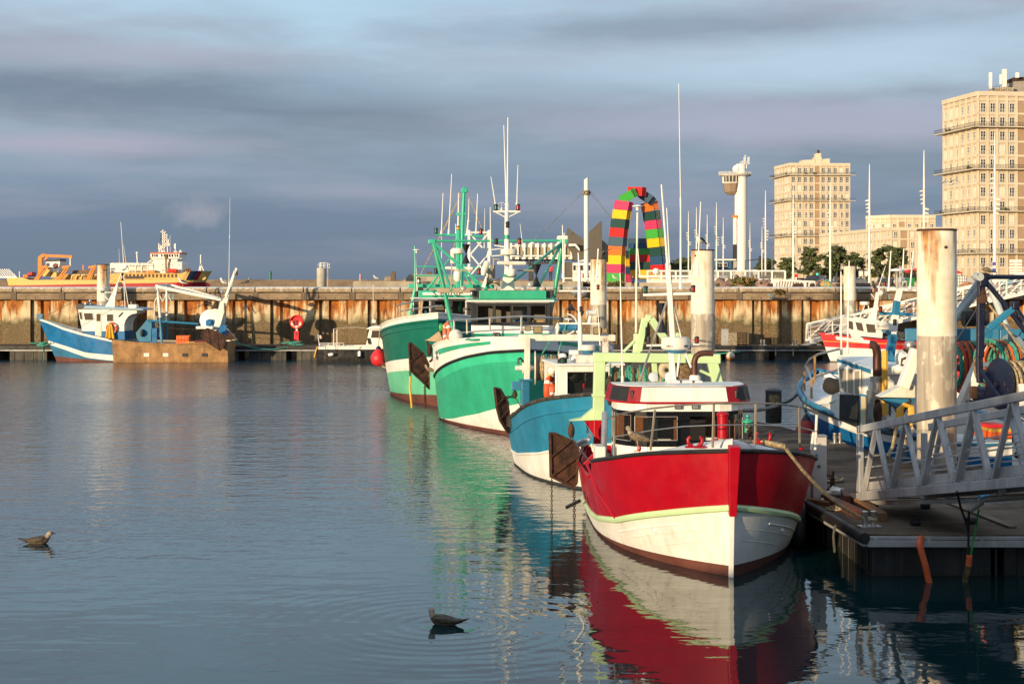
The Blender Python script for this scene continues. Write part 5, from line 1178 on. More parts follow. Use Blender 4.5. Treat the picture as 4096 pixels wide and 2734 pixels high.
# ---- blue and rusty trawler lying along the far pontoon, bow to the left
D = 84.6; a_ = lambda x, y, D=84.6: cA(x, y)+(D,)
o = P(226, 1448, 86.2); o.z = 0
b = Boat('fishing_boat', (o.x, 86.2, 0), R(180), label='old trawler with blue bow half and rusty brown aft half, moored by the quay wall', cat='fishing boat', group='fishing boats moored in the harbour')
sh = pl((0, 1.13), (.3, 1.0), (.5, 1.06), (.645, 1.22), (.8, 1.55), (.9, 1.85), (1, 2.36))
sh2 = lambda t: sh(t)-(.09 if t > .64 else .03)
st1 = pl((0, .40), (.645, .40), (.8, .52), (1, 1.14)); st0 = pl((0, .06), (.645, .09), (.8, .24), (1, .92)); bt = pl((0, .04), (.645, .05), (1, .28))
RUSTH = paint('rust_primer_hull', (.36,.20,.085), .75, var=.3, vs=1.6, rust=.12, rustc=(.2,.075,.02,1), streak=.55, streakc=(.12,.05,.02,1), bump=.4, bs=3.5)
b.extra_t = [.642, .648]
hp = b.hull(9.75, 3.0, [bt, st0, st1, sh2, sh], [BOOT, paint('pale_blue_hull', (.02,.15,.30), .5, var=.2), HW, BLUE, WHITE, RUSTH], matf=lambda i, t: 5 if t < .645 else min(i, 4), rake=.42, e=(1.6, 2.2), kw=.86, st=.9, tm=.6, href=1.5, deck=lambda t: sh(t)-.55, inner=WHITE)
b.strip('gunwale_rail', sh, .04, WHITE, t0=.645); b.strip('gunwale_rail', sh, .045, RUSTH, t1=.645)
b.part('stem_cap', MB().box(hp(1, 2.42)+Vector((-.12, 0, .05)), (.35, .3, .3)), paint('chipped_blue', (.1,.25,.4), .7, chip=1), bevel=.03)
for x in (1380, 1560, 1740, 1922):
 p = b.P(*a_(x, 1335, 84.9)); y = hp(1+p.x/9.75, .5, 1).y
 b.part('freeing_port', MB().box((p.x, y+.002, p.z), (.30, .03, .19)), WHITE_D if x < 1700 else BLACK)
off = (0, 2.0, 0); dW = 85.2
w_ = lambda x, y: cA(x, y)+(dW,)
cabp = [w_(732, 908), (*cA(775, 1130), dW), (*cA(775, 1190), dW), (*cA(1168, 1190), dW), (*cA(1168, 1050), dW), (*cA(1180, 1010), dW), (*cA(1205, 975), dW), (*cA(1240, 955), dW), (*cA(1285, 945), dW), (*cA(1290, 905), dW)]
whl = b.poly('wheelhouse', cabp, off, WHITE, bevel=.015)
b.poly('lower_band', [(*cA(770, 1112), dW-.012), (*cA(772, 1195), dW-.012), (*cA(1170, 1195), dW-.012), (*cA(1170, 1112), dW-.012)], (0, 2.024, 0), BLUE, bevel=0)
def pane(x0, y0, x1, y1, sk=0):
 f = b.poly('window', [(*cA(x0-6+sk*0, y0-6), dW-.02), (*cA(x0-6+sk, y1+6), dW-.02), (*cA(x1+6+sk*.6, y1+6), dW-.02), (*cA(x1+6, y0-6), dW-.02)], (0, .018, 0), WHITE, whl, .004)
 b.poly('pane', [(*cA(x0, y0), dW-.027), (*cA(x0+sk, y1), dW-.027), (*cA(x1+sk*.6, y1), dW-.027), (*cA(x1, y0), dW-.027)], (0, .006, 0), glass('old_pane', (.10,.08,.06), .08), f, 0)
pane(742, 935, 765, 1003, 14); pane(786, 944, 868, 1008, 12); pane(1004, 955, 1062, 1020)
o_ = b.poly('door', [(*cA(897, 925), dW-.02), (*cA(893, 1160), dW-.02), (*cA(952, 1165), dW-.02), (*cA(958, 925), dW-.02)], (0, .018, 0), WHITE_D, whl, .004); b.poly('pane', [(*cA(906, 950), dW-.028), (*cA(906, 1020), dW-.028), (*cA(943, 1020), dW-.028), (*cA(945, 950), dW-.028)], (0, .007, 0), glass('old_pane', (.1,.08,.06)), o_, 0)
b.poly('roof', [(*cA(712, 900), dW-.2), (*cA(1345, 918), dW-.2), (*cA(1345, 906), dW-.2), (*cA(1270, 895), dW-.2), (*cA(735, 870), dW-.2)], (0, 2.4, 0), paint('pale_roof_blue', (.25,.38,.5), .5), bevel=.015); b.poly('roof_rim', [(*cA(708, 898), dW-.22), (*cA(780, 900), dW-.22), (*cA(795, 868), dW-.22), (*cA(725, 855), dW-.22)], (0, 2.44, 0), DKGREY)
for x, y, r in ((802, 855, .05), (950, 862, .05), (935, 905, .05)): b.part('roof_light', MB().lathe([(r, -.05), (r, .05), (.01, .09)], 10, b.P(*w_(x, y))), WHITE)
b.part('ball_light', MB().ball(b.P(*w_(847, 830)), .085, 12).tube([b.P(*w_(847, 865)), b.P(*w_(847, 835))], .02, 6), STEEL)
rb = b.part('dinghy_outboard', MB().box(b.P(*w_(1255, 882)), (.48, .5, .24)), WHITE, bevel=.08)
b.bar('bracket', w_(1285, 930), w_(1362, 905), .08, .06, DKGREY)
b.bar('wall_brush', (*cA(1112, 978), dW-.04), (*cA(1150, 938), dW-.04), .06, .05, BLACK)
ring = lifebuoy(b, (*cA(1050, 1085), dW-.08), .33, (0, -1, 0))
m = MB(); rg = random.Random(2); g = []
for i in range(9):
 k = i/8; wd_ = .06+.2*k**.8; zc = b.P(*cA(1043, 1035+150*k), dW).z; row = []
 for j in range(13):
  q = j/12*2-1; row.append(b.P(*cA(1043+5*k, 1035), dW)*Vector((1, 0, 0)).x if False else Vector((b.P(*cA(1043, 1035), dW).x-q*wd_, b.P(1, 1, dW-.17-.05*cos(q*pi*2.5)*k).y, zc)))
 g.append(row)
ok_ = b.part('oilskin_coat', m.sheet(g), paint('yellow_oilskin', (.62,.33,.02), .5, var=.2)); sm = ok_.modifiers.new('thickness', 'SOLIDIFY'); sm.thickness = .03
b.poly('mast', [w_(985, 882), w_(1078, 890), w_(1082, 800), w_(1112, 672), w_(1095, 665), w_(1030, 800), w_(1025, 820)], (0, .18, 0), WHITE, bevel=.02); b.tubes('mast_bracket', [[w_(1055, 750), w_(945, 748)], [w_(1020, 820), w_(946, 748)]], .03, WHITE, 6); b.tube('mast_top', [w_(1100, 680), w_(1140, 575)], .035, WHITE)
b.radome(w_(963, 738), .27, .22); b.part('radar_foot', MB().lathe([(.1,-.08), (.12,-.001)], 12, b.P(*w_(963, 738))), LBLUE)
b.tubes('mast_stay', [[w_(1175, 892), w_(1160, 560)], [w_(1207, 880), w_(1165, 620)]], .022, WHITE, 6)
b.part('gps_disc', MB().lathe([(.02,-.1), (.17,-.01), (.17,.02), (.001,.05)], 14, b.P(*w_(1160, 530))), WHITE); b.part('search_light', MB().ball(b.P(*w_(1182, 505)), .12, 10), WHITE); b.part('mast_lamp', MB().box(b.P(*w_(1130, 665)), (.15, .15, .13)), DKGREY)
m = MB(); c = b.P(*w_(1152, 605)); m.lathe([(.10, .22), (.01, 0)], 4, c).lathe([(.01, 0), (.10, -.2)], 4, c); b.part('day_shape', m, BLACK)
b.ant(cA(1165, 520), cA(1135, 88), dW, .022); b.ant(cA(1186, 480), cA(1160, 300), dW, .012); b.ant(cA(1125, 560), cA(1118, 340), dW, .012); b.ant(cA(2150, 690), cA(2157, 245), dW, .02); b.ant(cA(2157, 245), (920, 790), dW, .012)
b.tubes('rigging_wire', [[w_(385, 990), w_(1090, 640)], [w_(690, 1105), w_(1440, 700)], [w_(1440, 1050), w_(2085, 790)], [w_(1200, 850), w_(1470, 700)]], .012, DKGREY, 5)
aft = lambda x, y: cA(x, y)+(85.6,)
b.tube('derrick_post', [aft(1522, 1225), aft(1505, 985)], .09, LBLUE, 10); b.tube('derrick_post', [aft(1505, 985), aft(1478, 690)], .075, WHITE, 10); b.tube('derrick_post', [(*cA(1567, 1225), 86.6), (*cA(1567, 970), 86.6)], .07, LBLUE, 10); b.tube('derrick_post', [(*cA(1567, 970), 86.6), (*cA(1567, 680), 86.6)], .065, WHITE, 10)
b.bar('boom', aft(1462, 692), aft(2075, 818), .12, .16, WHITE); b.bar('boom', (*cA(1562, 680), 86.6), (*cA(2090, 812), 86.6), .12, .16, WHITE); b.bar('boom', (*cA(1610, 678), 86.1), (*cA(2060, 800), 86.1), .10, .08, WHITE); b.bar('boom_head', aft(1470, 688), (*cA(1575, 680), 86.6), .14, .14, WHITE)
b.part('block', MB().ball(b.P(*aft(1480, 740)), .12, 10, sc=(.7,.6,1.6)), DKGREY); b.tubes('triangle_brace', [[aft(1452, 835), aft(1495, 770)], [aft(1495, 770), aft(1530, 835)], [aft(1452, 838), aft(1450, 1010)], [(*cA(1535, 830), 86.6), (*cA(1567, 750), 86.6)], [(*cA(1567, 750), 86.6), (*cA(1605, 825), 86.6)]], .03, WHITE_D, 6); b.bar('cross_tie', aft(1510, 985), (*cA(1567, 972), 86.6), .06, .06, LBLUE)
b.tube('lower_boom', [aft(1392, 1015), aft(1860, 1045)], .06, LBLUE, 8); b.tube('lower_boom', [(*cA(1400, 1012), 86.6), (*cA(1880, 1055), 86.6)], .06, BLUE, 8)
b.poly('winch_frame', [aft(1275, 1130), aft(1380, 1005), aft(1425, 1010), aft(1430, 1215), aft(1310, 1215), aft(1285, 1180)], (0, .8, 0), LBLUE, bevel=.02); b.poly('control_box', [aft(1418, 1085), aft(1475, 1085), aft(1475, 1222), aft(1418, 1222)], (0, .5, 0), BLUE); m = MB()
for k in range(5): m.torus(b.P(*cA(1335, 1130), 85.5-.03*k), .2-.02*k, .02, 16, 5, Matrix.Rotation(R(90), 3, 'X') @ Matrix.Diagonal((.5, 1, 1)))
b.part('coiled_hose', m, BLACK)
b.poly('stern_leg', [aft(2070, 835), aft(2130, 780), aft(2148, 800), aft(2062, 1085), aft(2005, 1085)], (0, .22, 0), WHITE, bevel=.02); b.bar('stern_arm', aft(2122, 790), aft(2222, 520), .14, .14, WHITE, .02); b.bar('stern_arm', aft(2145, 790), (*cA(2225, 530), 86.4), .1, .1, WHITE_D, .02)
b.part('hook_block', MB().ball(b.P(*aft(2225, 570)), .08, 8, sc=(.7,.7,1.8)), RUST); b.bar('stern_deck_plate', aft(1855, 1078), aft(2010, 1078), .8, .14, WHITE)
b.winch_drum((*cA(2000, 1010), 86.3), (0, 1, 0), .35, .62, 1.1, WHITE, [ROPE, NET], 11); b.part('drum_motor', MB().box(b.P(*cA(1970, 1035), 85.62), (.42, .12, .32)).lathe([(.17,-.1), (.17,.05), (.1,.12)], 14, b.P(*cA(1970, 1028), 85.55), Matrix.Rotation(R(-90), 3, 'X')), BLUE, bevel=.02)
b.poly('stern_block', [aft(2060, 1060), aft(2125, 1055), aft(2118, 1180), aft(2050, 1180)], (0, .6, 0), BLUE); b.part('horn_lamp', MB().lathe([(.02,-.12), (.1,-.08), (.15,.06)], 14, b.P(*aft(2090, 748)), Matrix.Rotation(R(60), 3, 'X')), STEEL)
b.trawl_door([cA(1885, 1170), cA(1900, 1105), cA(1950, 1083), cA(2130, 1155), cA(2120, 1230), cA(2075, 1300), cA(1905, 1195)], 84.45, .09)
b.poly('far_trawl_door', [(*cA(2130, 1100), 87.5), (*cA(2210, 1130), 87.5), (*cA(2215, 1190), 87.5), (*cA(2130, 1180), 87.5)], (0, .1, 0), RUST); b.tube('stern_strut', [aft(2130, 1085), aft(2230, 1200)], .03, STEEL); b.tube('hauling_wire', [(*cA(1420, 1075), 86), (*cA(1870, 1100), 85.6)], .014, RUST, 5)
b.tube('deck_pipe', [aft(1480, 1205), aft(1790, 1210)], .07, paint('old_pipe', (.35,.28,.2), .7)); b.chain(aft(2110, 850), aft(2110, 920), .04)
left = b
def crate(u0, v0, u1, v1, D_, mt, label, dep=.4):
 p, q = P(u0, v1, D_), P(u1, v0, D_); w_x, h_ = q.x-p.x, q.z-p.z
 t = empty('fish_crate', ((p.x+q.x)/2, D_, p.z), label=label, cat='crate', group='fish crates on the old trawler')
 m = MB(); m.bb(-w_x/2, w_x/2, -dep/2, dep/2, 0, .03)
 for s_ in (-1, 1): m.bb(-w_x/2, w_x/2, s_*dep/2-.015, s_*dep/2+.015, .03, h_); m.bb(s_*w_x/2-.015, s_*w_x/2+.015, -dep/2+.016, dep/2-.016, .03, h_)
 m.build('shell', mt, t, .008); m = MB()
 for s_ in (-1, 1): m.bb(-w_x/2-.015, w_x/2+.015, s_*dep/2-.02, s_*dep/2+.02, h_, h_+.03)
 for k in range(4): m.bb(-w_x/2+w_x*(k+.5)/4-.015, -w_x/2+w_x*(k+.5)/4+.015, -dep/2-.03, -dep/2-.016, 0, h_)
 m.build('rim', mt, t, .004)
 if 'upper' in label: t.location.z += .032
u0, v0 = cA(1663, 1165); u1, v1 = cA(1780, 1236); vm = (v0+v1)/2
crate(u0, vm+1, u1, v1, 85.6, ORANGE, 'lower of two stacked orange fish crates on the rusty aft deck'); crate(u0+1, v0, u1, vm, 85.6, ORANGE, 'upper of two stacked orange fish crates on the rusty aft deck')
q0_, q1_ = cA(1765, 1218), cA(1835, 1238); crate(q0_[0], q0_[1], q1_[0], q1_[1], 85.4, YELLOW, 'low yellow fish crate beside the orange stack')
q = P(*cA(1880, 1228), 85.4); o = MB().ball((0, 0, .08), .26, 12, sc=(1.4, .6, .45)).ball((-.35, 0, .06), .18, 12, sc=(1.2, .7, .5)).build('net_heap', paint('dark_red_net', (.16,.03,.03), .9, var=.5, bump=.8), label='dark red heap of netting beside the yellow crate', cat='net'); o.location = q
def line(pts, r, mt, label, nm='mooring_rope', cat='rope'):
 pts = [Vector(p) for p in pts]; o = MB().tube([p-pts[0] for p in pts], r, 6).build(nm, mt, label=label, cat=cat); o.location = pts[0]; return o
line(catenary(P(*cA(2165, 1195), 85.6), P(1180, 1380, 87.6), .35, 14)[:12]+[P(1180, 1380, 87.6)], .03, ROPEG, 'pale green mooring line sagging from the rusty stern along the pontoon')
line(catenary(P(*cA(480, 1220), 85.8), P(*cA(345, 1245), 87.6), .1, 8)+[P(*cA(400, 1240), 87.35), P(*cA(408, 1300), 87.25), P(*cA(410, 1390), 87.25)], .028, ROPEG, 'pale green line from the blue bow hanging down over the pontoon edge')
rr_ = MB(); rg = random.Random(5)
for k in range(5): rr_.torus((rg.uniform(-.3, .3), rg.uniform(-.1, .1), .05+.03*k), .22, .03, 16, 6)
o = rr_.build('rope_coil', ROPEG, label='coil of pale green rope on the pontoon ahead of the blue bow', cat='rope'); o.location = (P(*cA(370, 1245), 87.9).x, 87.9, .8)
rr_ = MB()
for k in range(6): rr_.torus((rg.uniform(-.5, .5), rg.uniform(-.1, .1), .06+.03*k), .25, .03, 16, 6)
o = rr_.build('rope_coil', ROPEG, label='tangled green rope at the foot of the red life ring stand', cat='rope'); o.location = (P(1172, 1378, 87.9).x, 87.9, .8)
q = P(1187, 1380, 89.4)
t = empty('life_ring_stand', (q.x, 89.4, .8), label='red life ring stand with round housing on the far pontoon', cat='life ring stand')
MB().bb(-.14, .14, -.11, .11, 0, .78).build('pedestal', SKINR, t, .02); MB().bb(-.05, .05, -.045, .045, .781, .9).build('neck', WHITE, t)
MB().bb(-.03, .03, -.125, -.111, .55, .66).build('label_plate', paint('label_dark', (.05,.03,.03), .6), t)
rX = Matrix.Rotation(R(90), 3, 'X')
MB().lathe([(.001, -.05), (.30, -.05), (.385, -.03), (.40, .03), (.40, .15), (.37, .17), (.34, .15), (.33, .05), (.001, .04)], 28, (0, 0, 1.30), rX).build('housing', SKINR, t)
m = MB().bb(-.14, .14, -.06, .02, 1.33, 1.40); m.bb(-.035, -.01, -.08, .02, 1.10, 1.40); m.bb(.01, .035, -.08, .02, 1.10, 1.40); m.build('ring_holder', paint('dark_red_plastic', (.3,.01,.02), .5), t)
MB().torus((0, -.13, 1.26), .25, .075, 28, 10, rX, a0=R(160), a1=R(380)).build('life_ring', paint('lifebuoy_salmon', (.78,.27,.16), .5), t); m = MB()
for a in (200, 270, 340): m.torus((0, -.13, 1.26), .25, .08, 2, 10, rX, a0=R(a-14), a1=R(a+14))
m.build('reflective_band', WHITE, t)
# ---- small black and white motor boat
o = P(1268, 1450, 84.8); k_ = lambda x, y, D=84.6: cB(x, y)+(D,)
b = Boat('motor_boat', (o.x+6.2, 85.6, 0), 0, label='small motor boat with black hull, white cabin and canvas sunshade', cat='motor boat')
sh = pl((0, .86), (.5, .88), (1, 1.15)); bk = pl((0, .70), (.5, .70), (1, .95))
hp = b.hull(6.2, 2.3, [pl((0, .06), (1, .06)), bk, sh], [BLACK, paint('black_hull', (.014,.014,.016), .35, streak=.5, streakc=(.09,.08,.06,1)), WHITE], matf=lambda i, t: min(i, 2), rake=.3, e=(2, 2.6), st=.92, kw=.92, href=.9, deck=lambda t: sh(t)-.06, deckmat=WHITE)
b.strip('rub_rail', bk, .03, BLACK)
b.poly('cabin', [k_(1355, 1130), k_(1480, 1130), k_(1600, 1130), k_(1600, 900), k_(1440, 900), k_(1400, 935), k_(1365, 1100)], (0, 1.7, 0), WHITE, bevel=.03); b.poly('window', [k_(1420, 1028, 84.57), k_(1590, 1030, 84.57), k_(1600, 945, 84.57), k_(1435, 943, 84.57)], (0, .02, 0), glass('smoked_pane', (.08,.06,.05), .06), bevel=0)
b.poly('cabin_roof', [k_(1362, 930, 84.4), k_(1620, 925, 84.4), k_(1610, 898, 84.4), k_(1440, 890, 84.4), k_(1395, 905, 84.4)], (0, 1.9, 0), WHITE, bevel=.02)
m = MB()
for k in range(3): m.box(b.P(*k_(1387+k*12, 1068, 84.56)), (.05, .02, .34), Matrix.Rotation(R(-14), 3, 'Y'))
b.part('vent_louver', m, BLACK)
g = [[b.P(*k_(985+i*40, 922-16*sin(pi*i/10)-(4 if i > 5 else 0), 84.5+j*.45)) for i in range(11)] for j in range(5)]
sa = b.part('sunshade', MB().sheet(g), paint('grey_canvas', (.55,.52,.5), .8)); sm = sa.modifiers.new('thickness', 'SOLIDIFY'); sm.thickness = .02
for x, dd in ((983, 84.6), (1022, 86.2), (983, 86.2)): b.tube('shade_pole', [k_(x, 925, dd), k_(x, 1140, dd)], .022, WHITE)
b.tubes('stern_rail', [[k_(815, 1130), k_(820, 1090), k_(1095, 1090), k_(1105, 1115), k_(1095, 1135)], [k_(820, 1108, 86), k_(1055, 1106, 86), k_(1060, 1130, 86)], [k_(920, 1090), k_(920, 1135)], [k_(1000, 1090), k_(1000, 1135)]], .018, WHITE, 6)
b.tube('flag_staff', [k_(815, 1130), k_(798, 985)], .018, WHITE, 6)
for i, mt in enumerate((BLUE, WHITE, SKINR)): b.poly('flag', [k_(803+i*14, 990+i*6), k_(806+i*14, 1035+i*2), k_(820+i*14, 1037+i*2), k_(817+i*14, 996+i*6)], (0, .01, 0), mt, bevel=0)
b.ant(cB(1447, 830), cB(1447, 395), 84.8, .02); b.part('antenna_box', MB().box(b.P(*k_(1456, 835, 84.8)), (.2, .2, .17)), WHITE, bevel=.02); b.tube('antenna_mast', [k_(1447, 890, 84.8), k_(1447, 845, 84.8)], .035, DKGREY); b.ant(cB(1592, 900), cB(1595, 870), 84.8, .02)
for c, rot in (((942, 1227), R(82)), ((1285, 1222), 0)):
 f = b.part('fender', MB().lathe([(.03,-.19), (.085,-.15), (.09,.12), (.06,.17), (.02,.19)], 14, b.P(*k_(*c, 84.3)), Matrix.Rotation(rot, 3, 'Y')), WHITE); b.part('fender_cap', MB().lathe([(.02,-.23), (.06,-.2), (.088,-.145), (.087,-.10)], 14, b.P(*k_(*c, 84.3)), Matrix.Rotation(rot, 3, 'Y')), NAVY, f)
b.tubes('fender_line', [[k_(885, 1115, 84.4), k_(890, 1210, 84.35)], [k_(1000, 1118, 84.4), k_(1003, 1230, 84.35)], [k_(1305, 1130, 84.4), k_(1270, 1165, 84.35), k_(1285, 1180, 84.35)]], .014, BLACK, 5); b.bar('swim_ladder', k_(790, 1135), k_(757, 1258), .25, .06, YELLOW)
# ---- small red boat on the far right, and the white access gangway behind it
o = P(3324, 1442, 85.5)
b = Boat('fishing_boat', (o.x, 85.6, 0), R(180), label='small red and white boat with white wheelhouse near the far right wall', cat='fishing boat', group='fishing boats moored in the harbour')
G_ = lambda x, y, D=84.6: cG(x, y)+(D,)
sh = pl((0, 1.25), (.5, 1.2), (.8, 1.42), (1, 1.66)); m0 = pl((0, .72), (.5, .72), (1, .82)); ya = lambda t: m0(t)+.25+.05*t; yb = lambda t: ya(t)+.035
hp = b.hull(7.6, 2.7, [pl((0, .05), (1, .05)), m0, ya, yb, sh], [BOOT, HW, SKINR, YELLOW, SKINR], matf=lambda i, t: min(i, 4), rake=.38, e=(1.7, 2.4), st=.9, tm=.5, href=1.4)
b.band('white_panel', .72, .93, lambda t: sh(t)-.16, lambda t: sh(t)-.34, 1, WHITE, .012); b.strip('gunwale_rail', sh, .035, NAVY)
cb = b.poly('wheelhouse', [G_(498, 468), G_(520, 570), G_(545, 625), G_(745, 642), G_(752, 575), G_(715, 515), G_(560, 478)], (0, 1.7, 0), WHITE, bevel=.02)
b.poly('wheelhouse_top', [G_(500, 468), G_(700, 515), G_(765, 520), G_(768, 500), G_(640, 478), G_(520, 455)], (0, 1.75, 0), WHITE, bevel=.02)
for l in ([(560, 500), (575, 555), (617, 565), (605, 508)], [(633, 512), (645, 572), (700, 575), (703, 520)], [(505, 490), (515, 545), (545, 555), (540, 498)]): b.poly('window', [G_(x, y, 84.57) for x, y in l], (0, .02, 0), glass('old_pane', (.1,.08,.06)), cb, 0)
b.poly('name_board', [G_(500, 470, 84.5), G_(538, 472, 84.5), G_(538, 455, 84.5), G_(500, 452, 84.5)], (0, .05, 0), WHITE); c = b.P(*G_(519, 462, 84.47)); text_obj('P CALLO', .13, Matrix.Translation(c) @ Matrix.Rotation(pi, 4, 'Z') @ Matrix.Rotation(R(90), 4, 'X'), BLACK, 'lettering', b.root, .003)
b.tubes('bow_rail', [[G_(345, 570), G_(385, 520), G_(500, 520)], [G_(352, 585), G_(500, 560)], [G_(400, 520), G_(405, 590)], [G_(450, 520), G_(455, 600)], [G_(510, 580), G_(580, 545), G_(585, 625)]], .025, WHITE, 6)
b.poly('mast', [G_(650, 485, 85), G_(705, 490, 85), G_(735, 250, 85), G_(715, 250, 85), G_(690, 400, 85)], (0, .2, 0), WHITE, bevel=.02); b.radome(G_(625, 383, 85), .26, .2); b.tubes('radar_bracket', [[G_(625, 385, 85), G_(590, 475, 85)], [G_(650, 385, 85), G_(662, 480, 85)]], .03, WHITE); b.ant(cG(720, 260), cG(770, 110), 85, .025)
for x, y, mt in ((683, 245, NAVGREEN), (765, 250, NAVRED), (668, 300, BLACK), (700, 290, NAVRED), (690, 265, BLACK)): b.lamp(G_(x, y, 84.9), mt, 1.3)
b.tubes('lamp_arm', [[G_(683, 250, 85), G_(725, 262, 85)], [G_(668, 305, 85), G_(700, 340, 85)], [G_(725, 262, 85), G_(765, 252, 85)]], .025, WHITE, 6); b.part('horn', MB().lathe([(.05,-.1), (.16,.0), (.18,.08)], 14, b.P(*G_(742, 300, 84.9)), Matrix.Rotation(R(90), 3, 'X')), WHITE_D)
b.part('deck_engine', MB().box(b.P(*G_(800, 640, 85.3)), (.9, .8, .6)), paint('engine_brown', (.12,.06,.03), .7), bevel=.05)
gp0, gp1 = P(*cG(245, 640), 88.6), P(4200, 1150, 88.6); gt0, gt1 = P(*cG(250, 520), 88.6), P(4200, 1075, 88.6)
t = empty('gangway', tuple(Vector((gp0.x, 88.6, .8))), label='white access gangway rising to the right along the far quay wall', cat='gangway'); O = t.location
for dy in (0, 1.3):
 o_ = Vector((0, dy, 0))-O
 MB().bar(gt0+o_, gt1+o_, .08, .12).build('handrail', WHITE, t); MB().bar(gp0+o_, gp1+o_, .08, .16).build('bottom_chord', WHITE, t); m = MB()
 for k in range(3): m.bar(gp0.lerp(gt0, .25+.25*k)+o_, gp1.lerp(gt1, .25+.25*k)+o_, .03, .03)
 m.build('guard_rail', WHITE, t); n = 11
 for k in range(n+1):
  a = k/n; MB().bar(gp0.lerp(gp1, a)+o_, gt0.lerp(gt1, a)+o_, .07, .07).build('upright', WHITE, t)
  if k < n: MB().bar(gp0.lerp(gp1, a)+o_, gt0.lerp(gt1, a+1/n)+o_, .06, .06).build('brace', WHITE, t)
MB().bar(gp0-O+Vector((0, .65, -.02)), gp1-O+Vector((0, .65, -.02)), 1.2, .05).build('walkway', ALU, t); MB().tube([p-O for p in (P(*cG(250, 525), 88.6), P(*cG(228, 530), 88.6), P(*cG(232, 610), 88.6), P(*cG(248, 618), 88.6))], .03, 8).build('hand_loop', WHITE, t)
MB().bar(P(*cG(150, 672), 88.6)-O, P(*cG(275, 645), 88.6)-O, 1.1, .06).build('ramp_plate', WHITE_D, t); MB().box(P(*cG(295, 665), 88.8)-O, (.25, 1.2, .2)).build('wheel_bogie', WHITE_D, t)
q = P(*cM(1011, 1490), 87.0); t = empty('buoy_fender', tuple(q), label='weathered white and orange balloon fender at the far pontoon', cat='fender')
m_, N_, b_ = new_mat('faded_buoy'); zz = N_('ShaderNodeSeparateXYZ', {0: N_('ShaderNodeTexCoord').outputs['Object']}).outputs[2]; pos_ = N_('ShaderNodeNewGeometry').outputs['Position']
N_.l.new(N_.ramp(N_.math('ADD', N_('ShaderNodeMapRange', {0: zz, 1: -.3, 2: .3}).outputs[0], N_.math('MULTIPLY', N_.noise(pos_, 5, 4), .25)), [(.2, (.12,.06,.03,1)), (.45, (.55,.22,.08,1)), (.7, (.6,.5,.4,1))]), b_.inputs['Base Color']); b_.inputs['Roughness'].default_value = .5
MB().lathe([(.001,-.24), (.12,-.21), (.22,-.1), (.25,.03), (.2,.16), (.1,.25), (.06,.28)], 24).build('balloon', m_, t); MB().lathe([(.065,.27), (.05,.33), (.02,.36)], 14).build('neck', NAVY, t)
q = P(*cM(1140, 1290), 88.3); t = empty('net_crate', (q.x-.25, 88.4, .8), label='wire crate with draped net standing beside the far electric cabinet', cat='crate')
MB().bb(-.5, .0, -.4, .4, 0, .72).build('box', paint('grey_net', (.3,.25,.18), .95, var=.5, vs=12, bump=.8), t, .03); m = MB()
for k in range(6): m.torus((.32, 0, .05+k*.13), .3, .02, 16, 5)
for k in range(10): m.bar((.32+.3*cos(k*.628), .3*sin(k*.628), 0), (.32+.3*cos(k*.628), .3*sin(k*.628), .7), .02)
m.build('basket', RUST, t); q = P(*cM(1000, 1290), 88.3)
for u, lab in ((1575, 'left of two short rope ends hanging over the far pontoon edge'), (1795, 'right of two short rope ends hanging over the far pontoon edge')):
 line([P(*cM(u, 1395), 87.2), P(*cM(u+2, 1440), 87.2), P(*cM(u, 1480), 87.15)], .035, ROPE, lab, 'rope_end', 'rope')
line(catenary(P(*cM(1330, 1385), 87.6), P(*cM(1850, 1370), 87.6), .12, 12), .03, ROPE, 'tan rope lying slack along the far pontoon edge')
line(catenary(P(*cM(830, 1455), 87.2), P(*cM(1400, 1382), 87.5), .05, 8), .035, ROPEG, 'green mooring line stretched along the far pontoon edge')
c4 = P(*cM(1415, 1375), 87.7); cleat((c4.x, 87.7, .8), 'steel cleat on the far pontoon with green line', 0, 1.3); c4 = P(*cM(1810, 1372), 87.7); cleat((c4.x, 87.7, .8), 'steel cleat on the far pontoon with tan line', 0, 1.3)
# ---- blue boat with white deck on the right of the walkway, bow away from the camera
b = Boat('fishing_boat', (9.0, 45.0, 0), R(90+9), label='blue-hulled trawler with white deck and wheelhouse beside the thick pile', cat='fishing boat', group='fishing boats moored in the harbour')
sh = pl((0, 1.05), (.4, 1.08), (.7, 1.3), (1, 1.85)); ws = lambda t: sh(t)-.28
hp = b.hull(12.2, 4.0, [pl((0, .06), (1, .1)), ws, lambda t: sh(t)-.06, sh], [BOOT, BLUE, WHITE, LBLUE], matf=lambda i, t: min(i, 3), rake=.22, e=(2.0, 3.0), kw=.84, st=.85, tm=.5, href=1.5, deck=lambda t: sh(t)-(.45 if t < .6 else .12), deckmat=DECKWH, th=.14)
b.strip('gunwale_rail', sh, .07, LBLUE, off=-.03); b.strip('rubbing_strake', lambda t: sh(t)-.06, .045, BLACK)
G = lambda x, y, D: cG(x, y)+(D,)
b.poly('foredeck_coaming', [G(260, 1065, 40.5), G(450, 985, 38.4), G(450, 1050, 38.4), G(270, 1085, 40.5)], (.3, .3, 0), WHITE); b.poly('foredeck_house', [G(310, 1085, 40), G(450, 1030, 38), G(450, 1180, 38), G(330, 1110, 40)], (1.6, .6, 0), WHITE)
b.part('net_heap', MB().ball(b.P(*G(405, 950, 41)), .28, 14, sc=(1.2,1,.8)).ball(b.P(*G(380, 925, 41)), .16, 12), paint('black_net', (.02,.017,.014), .95, bump=1), sharp=180)
b.tubes('bow_rail', [[G(460, 685, 38.5), G(300, 725, 41), G(240, 760, 43), G(212, 800, 44), G(235, 850, 43.5), G(252, 900, 42.5), G(250, 1060, 42)], [G(445, 830, 39), G(290, 880, 42), G(255, 940, 43)]], .03, STEEL, 8)
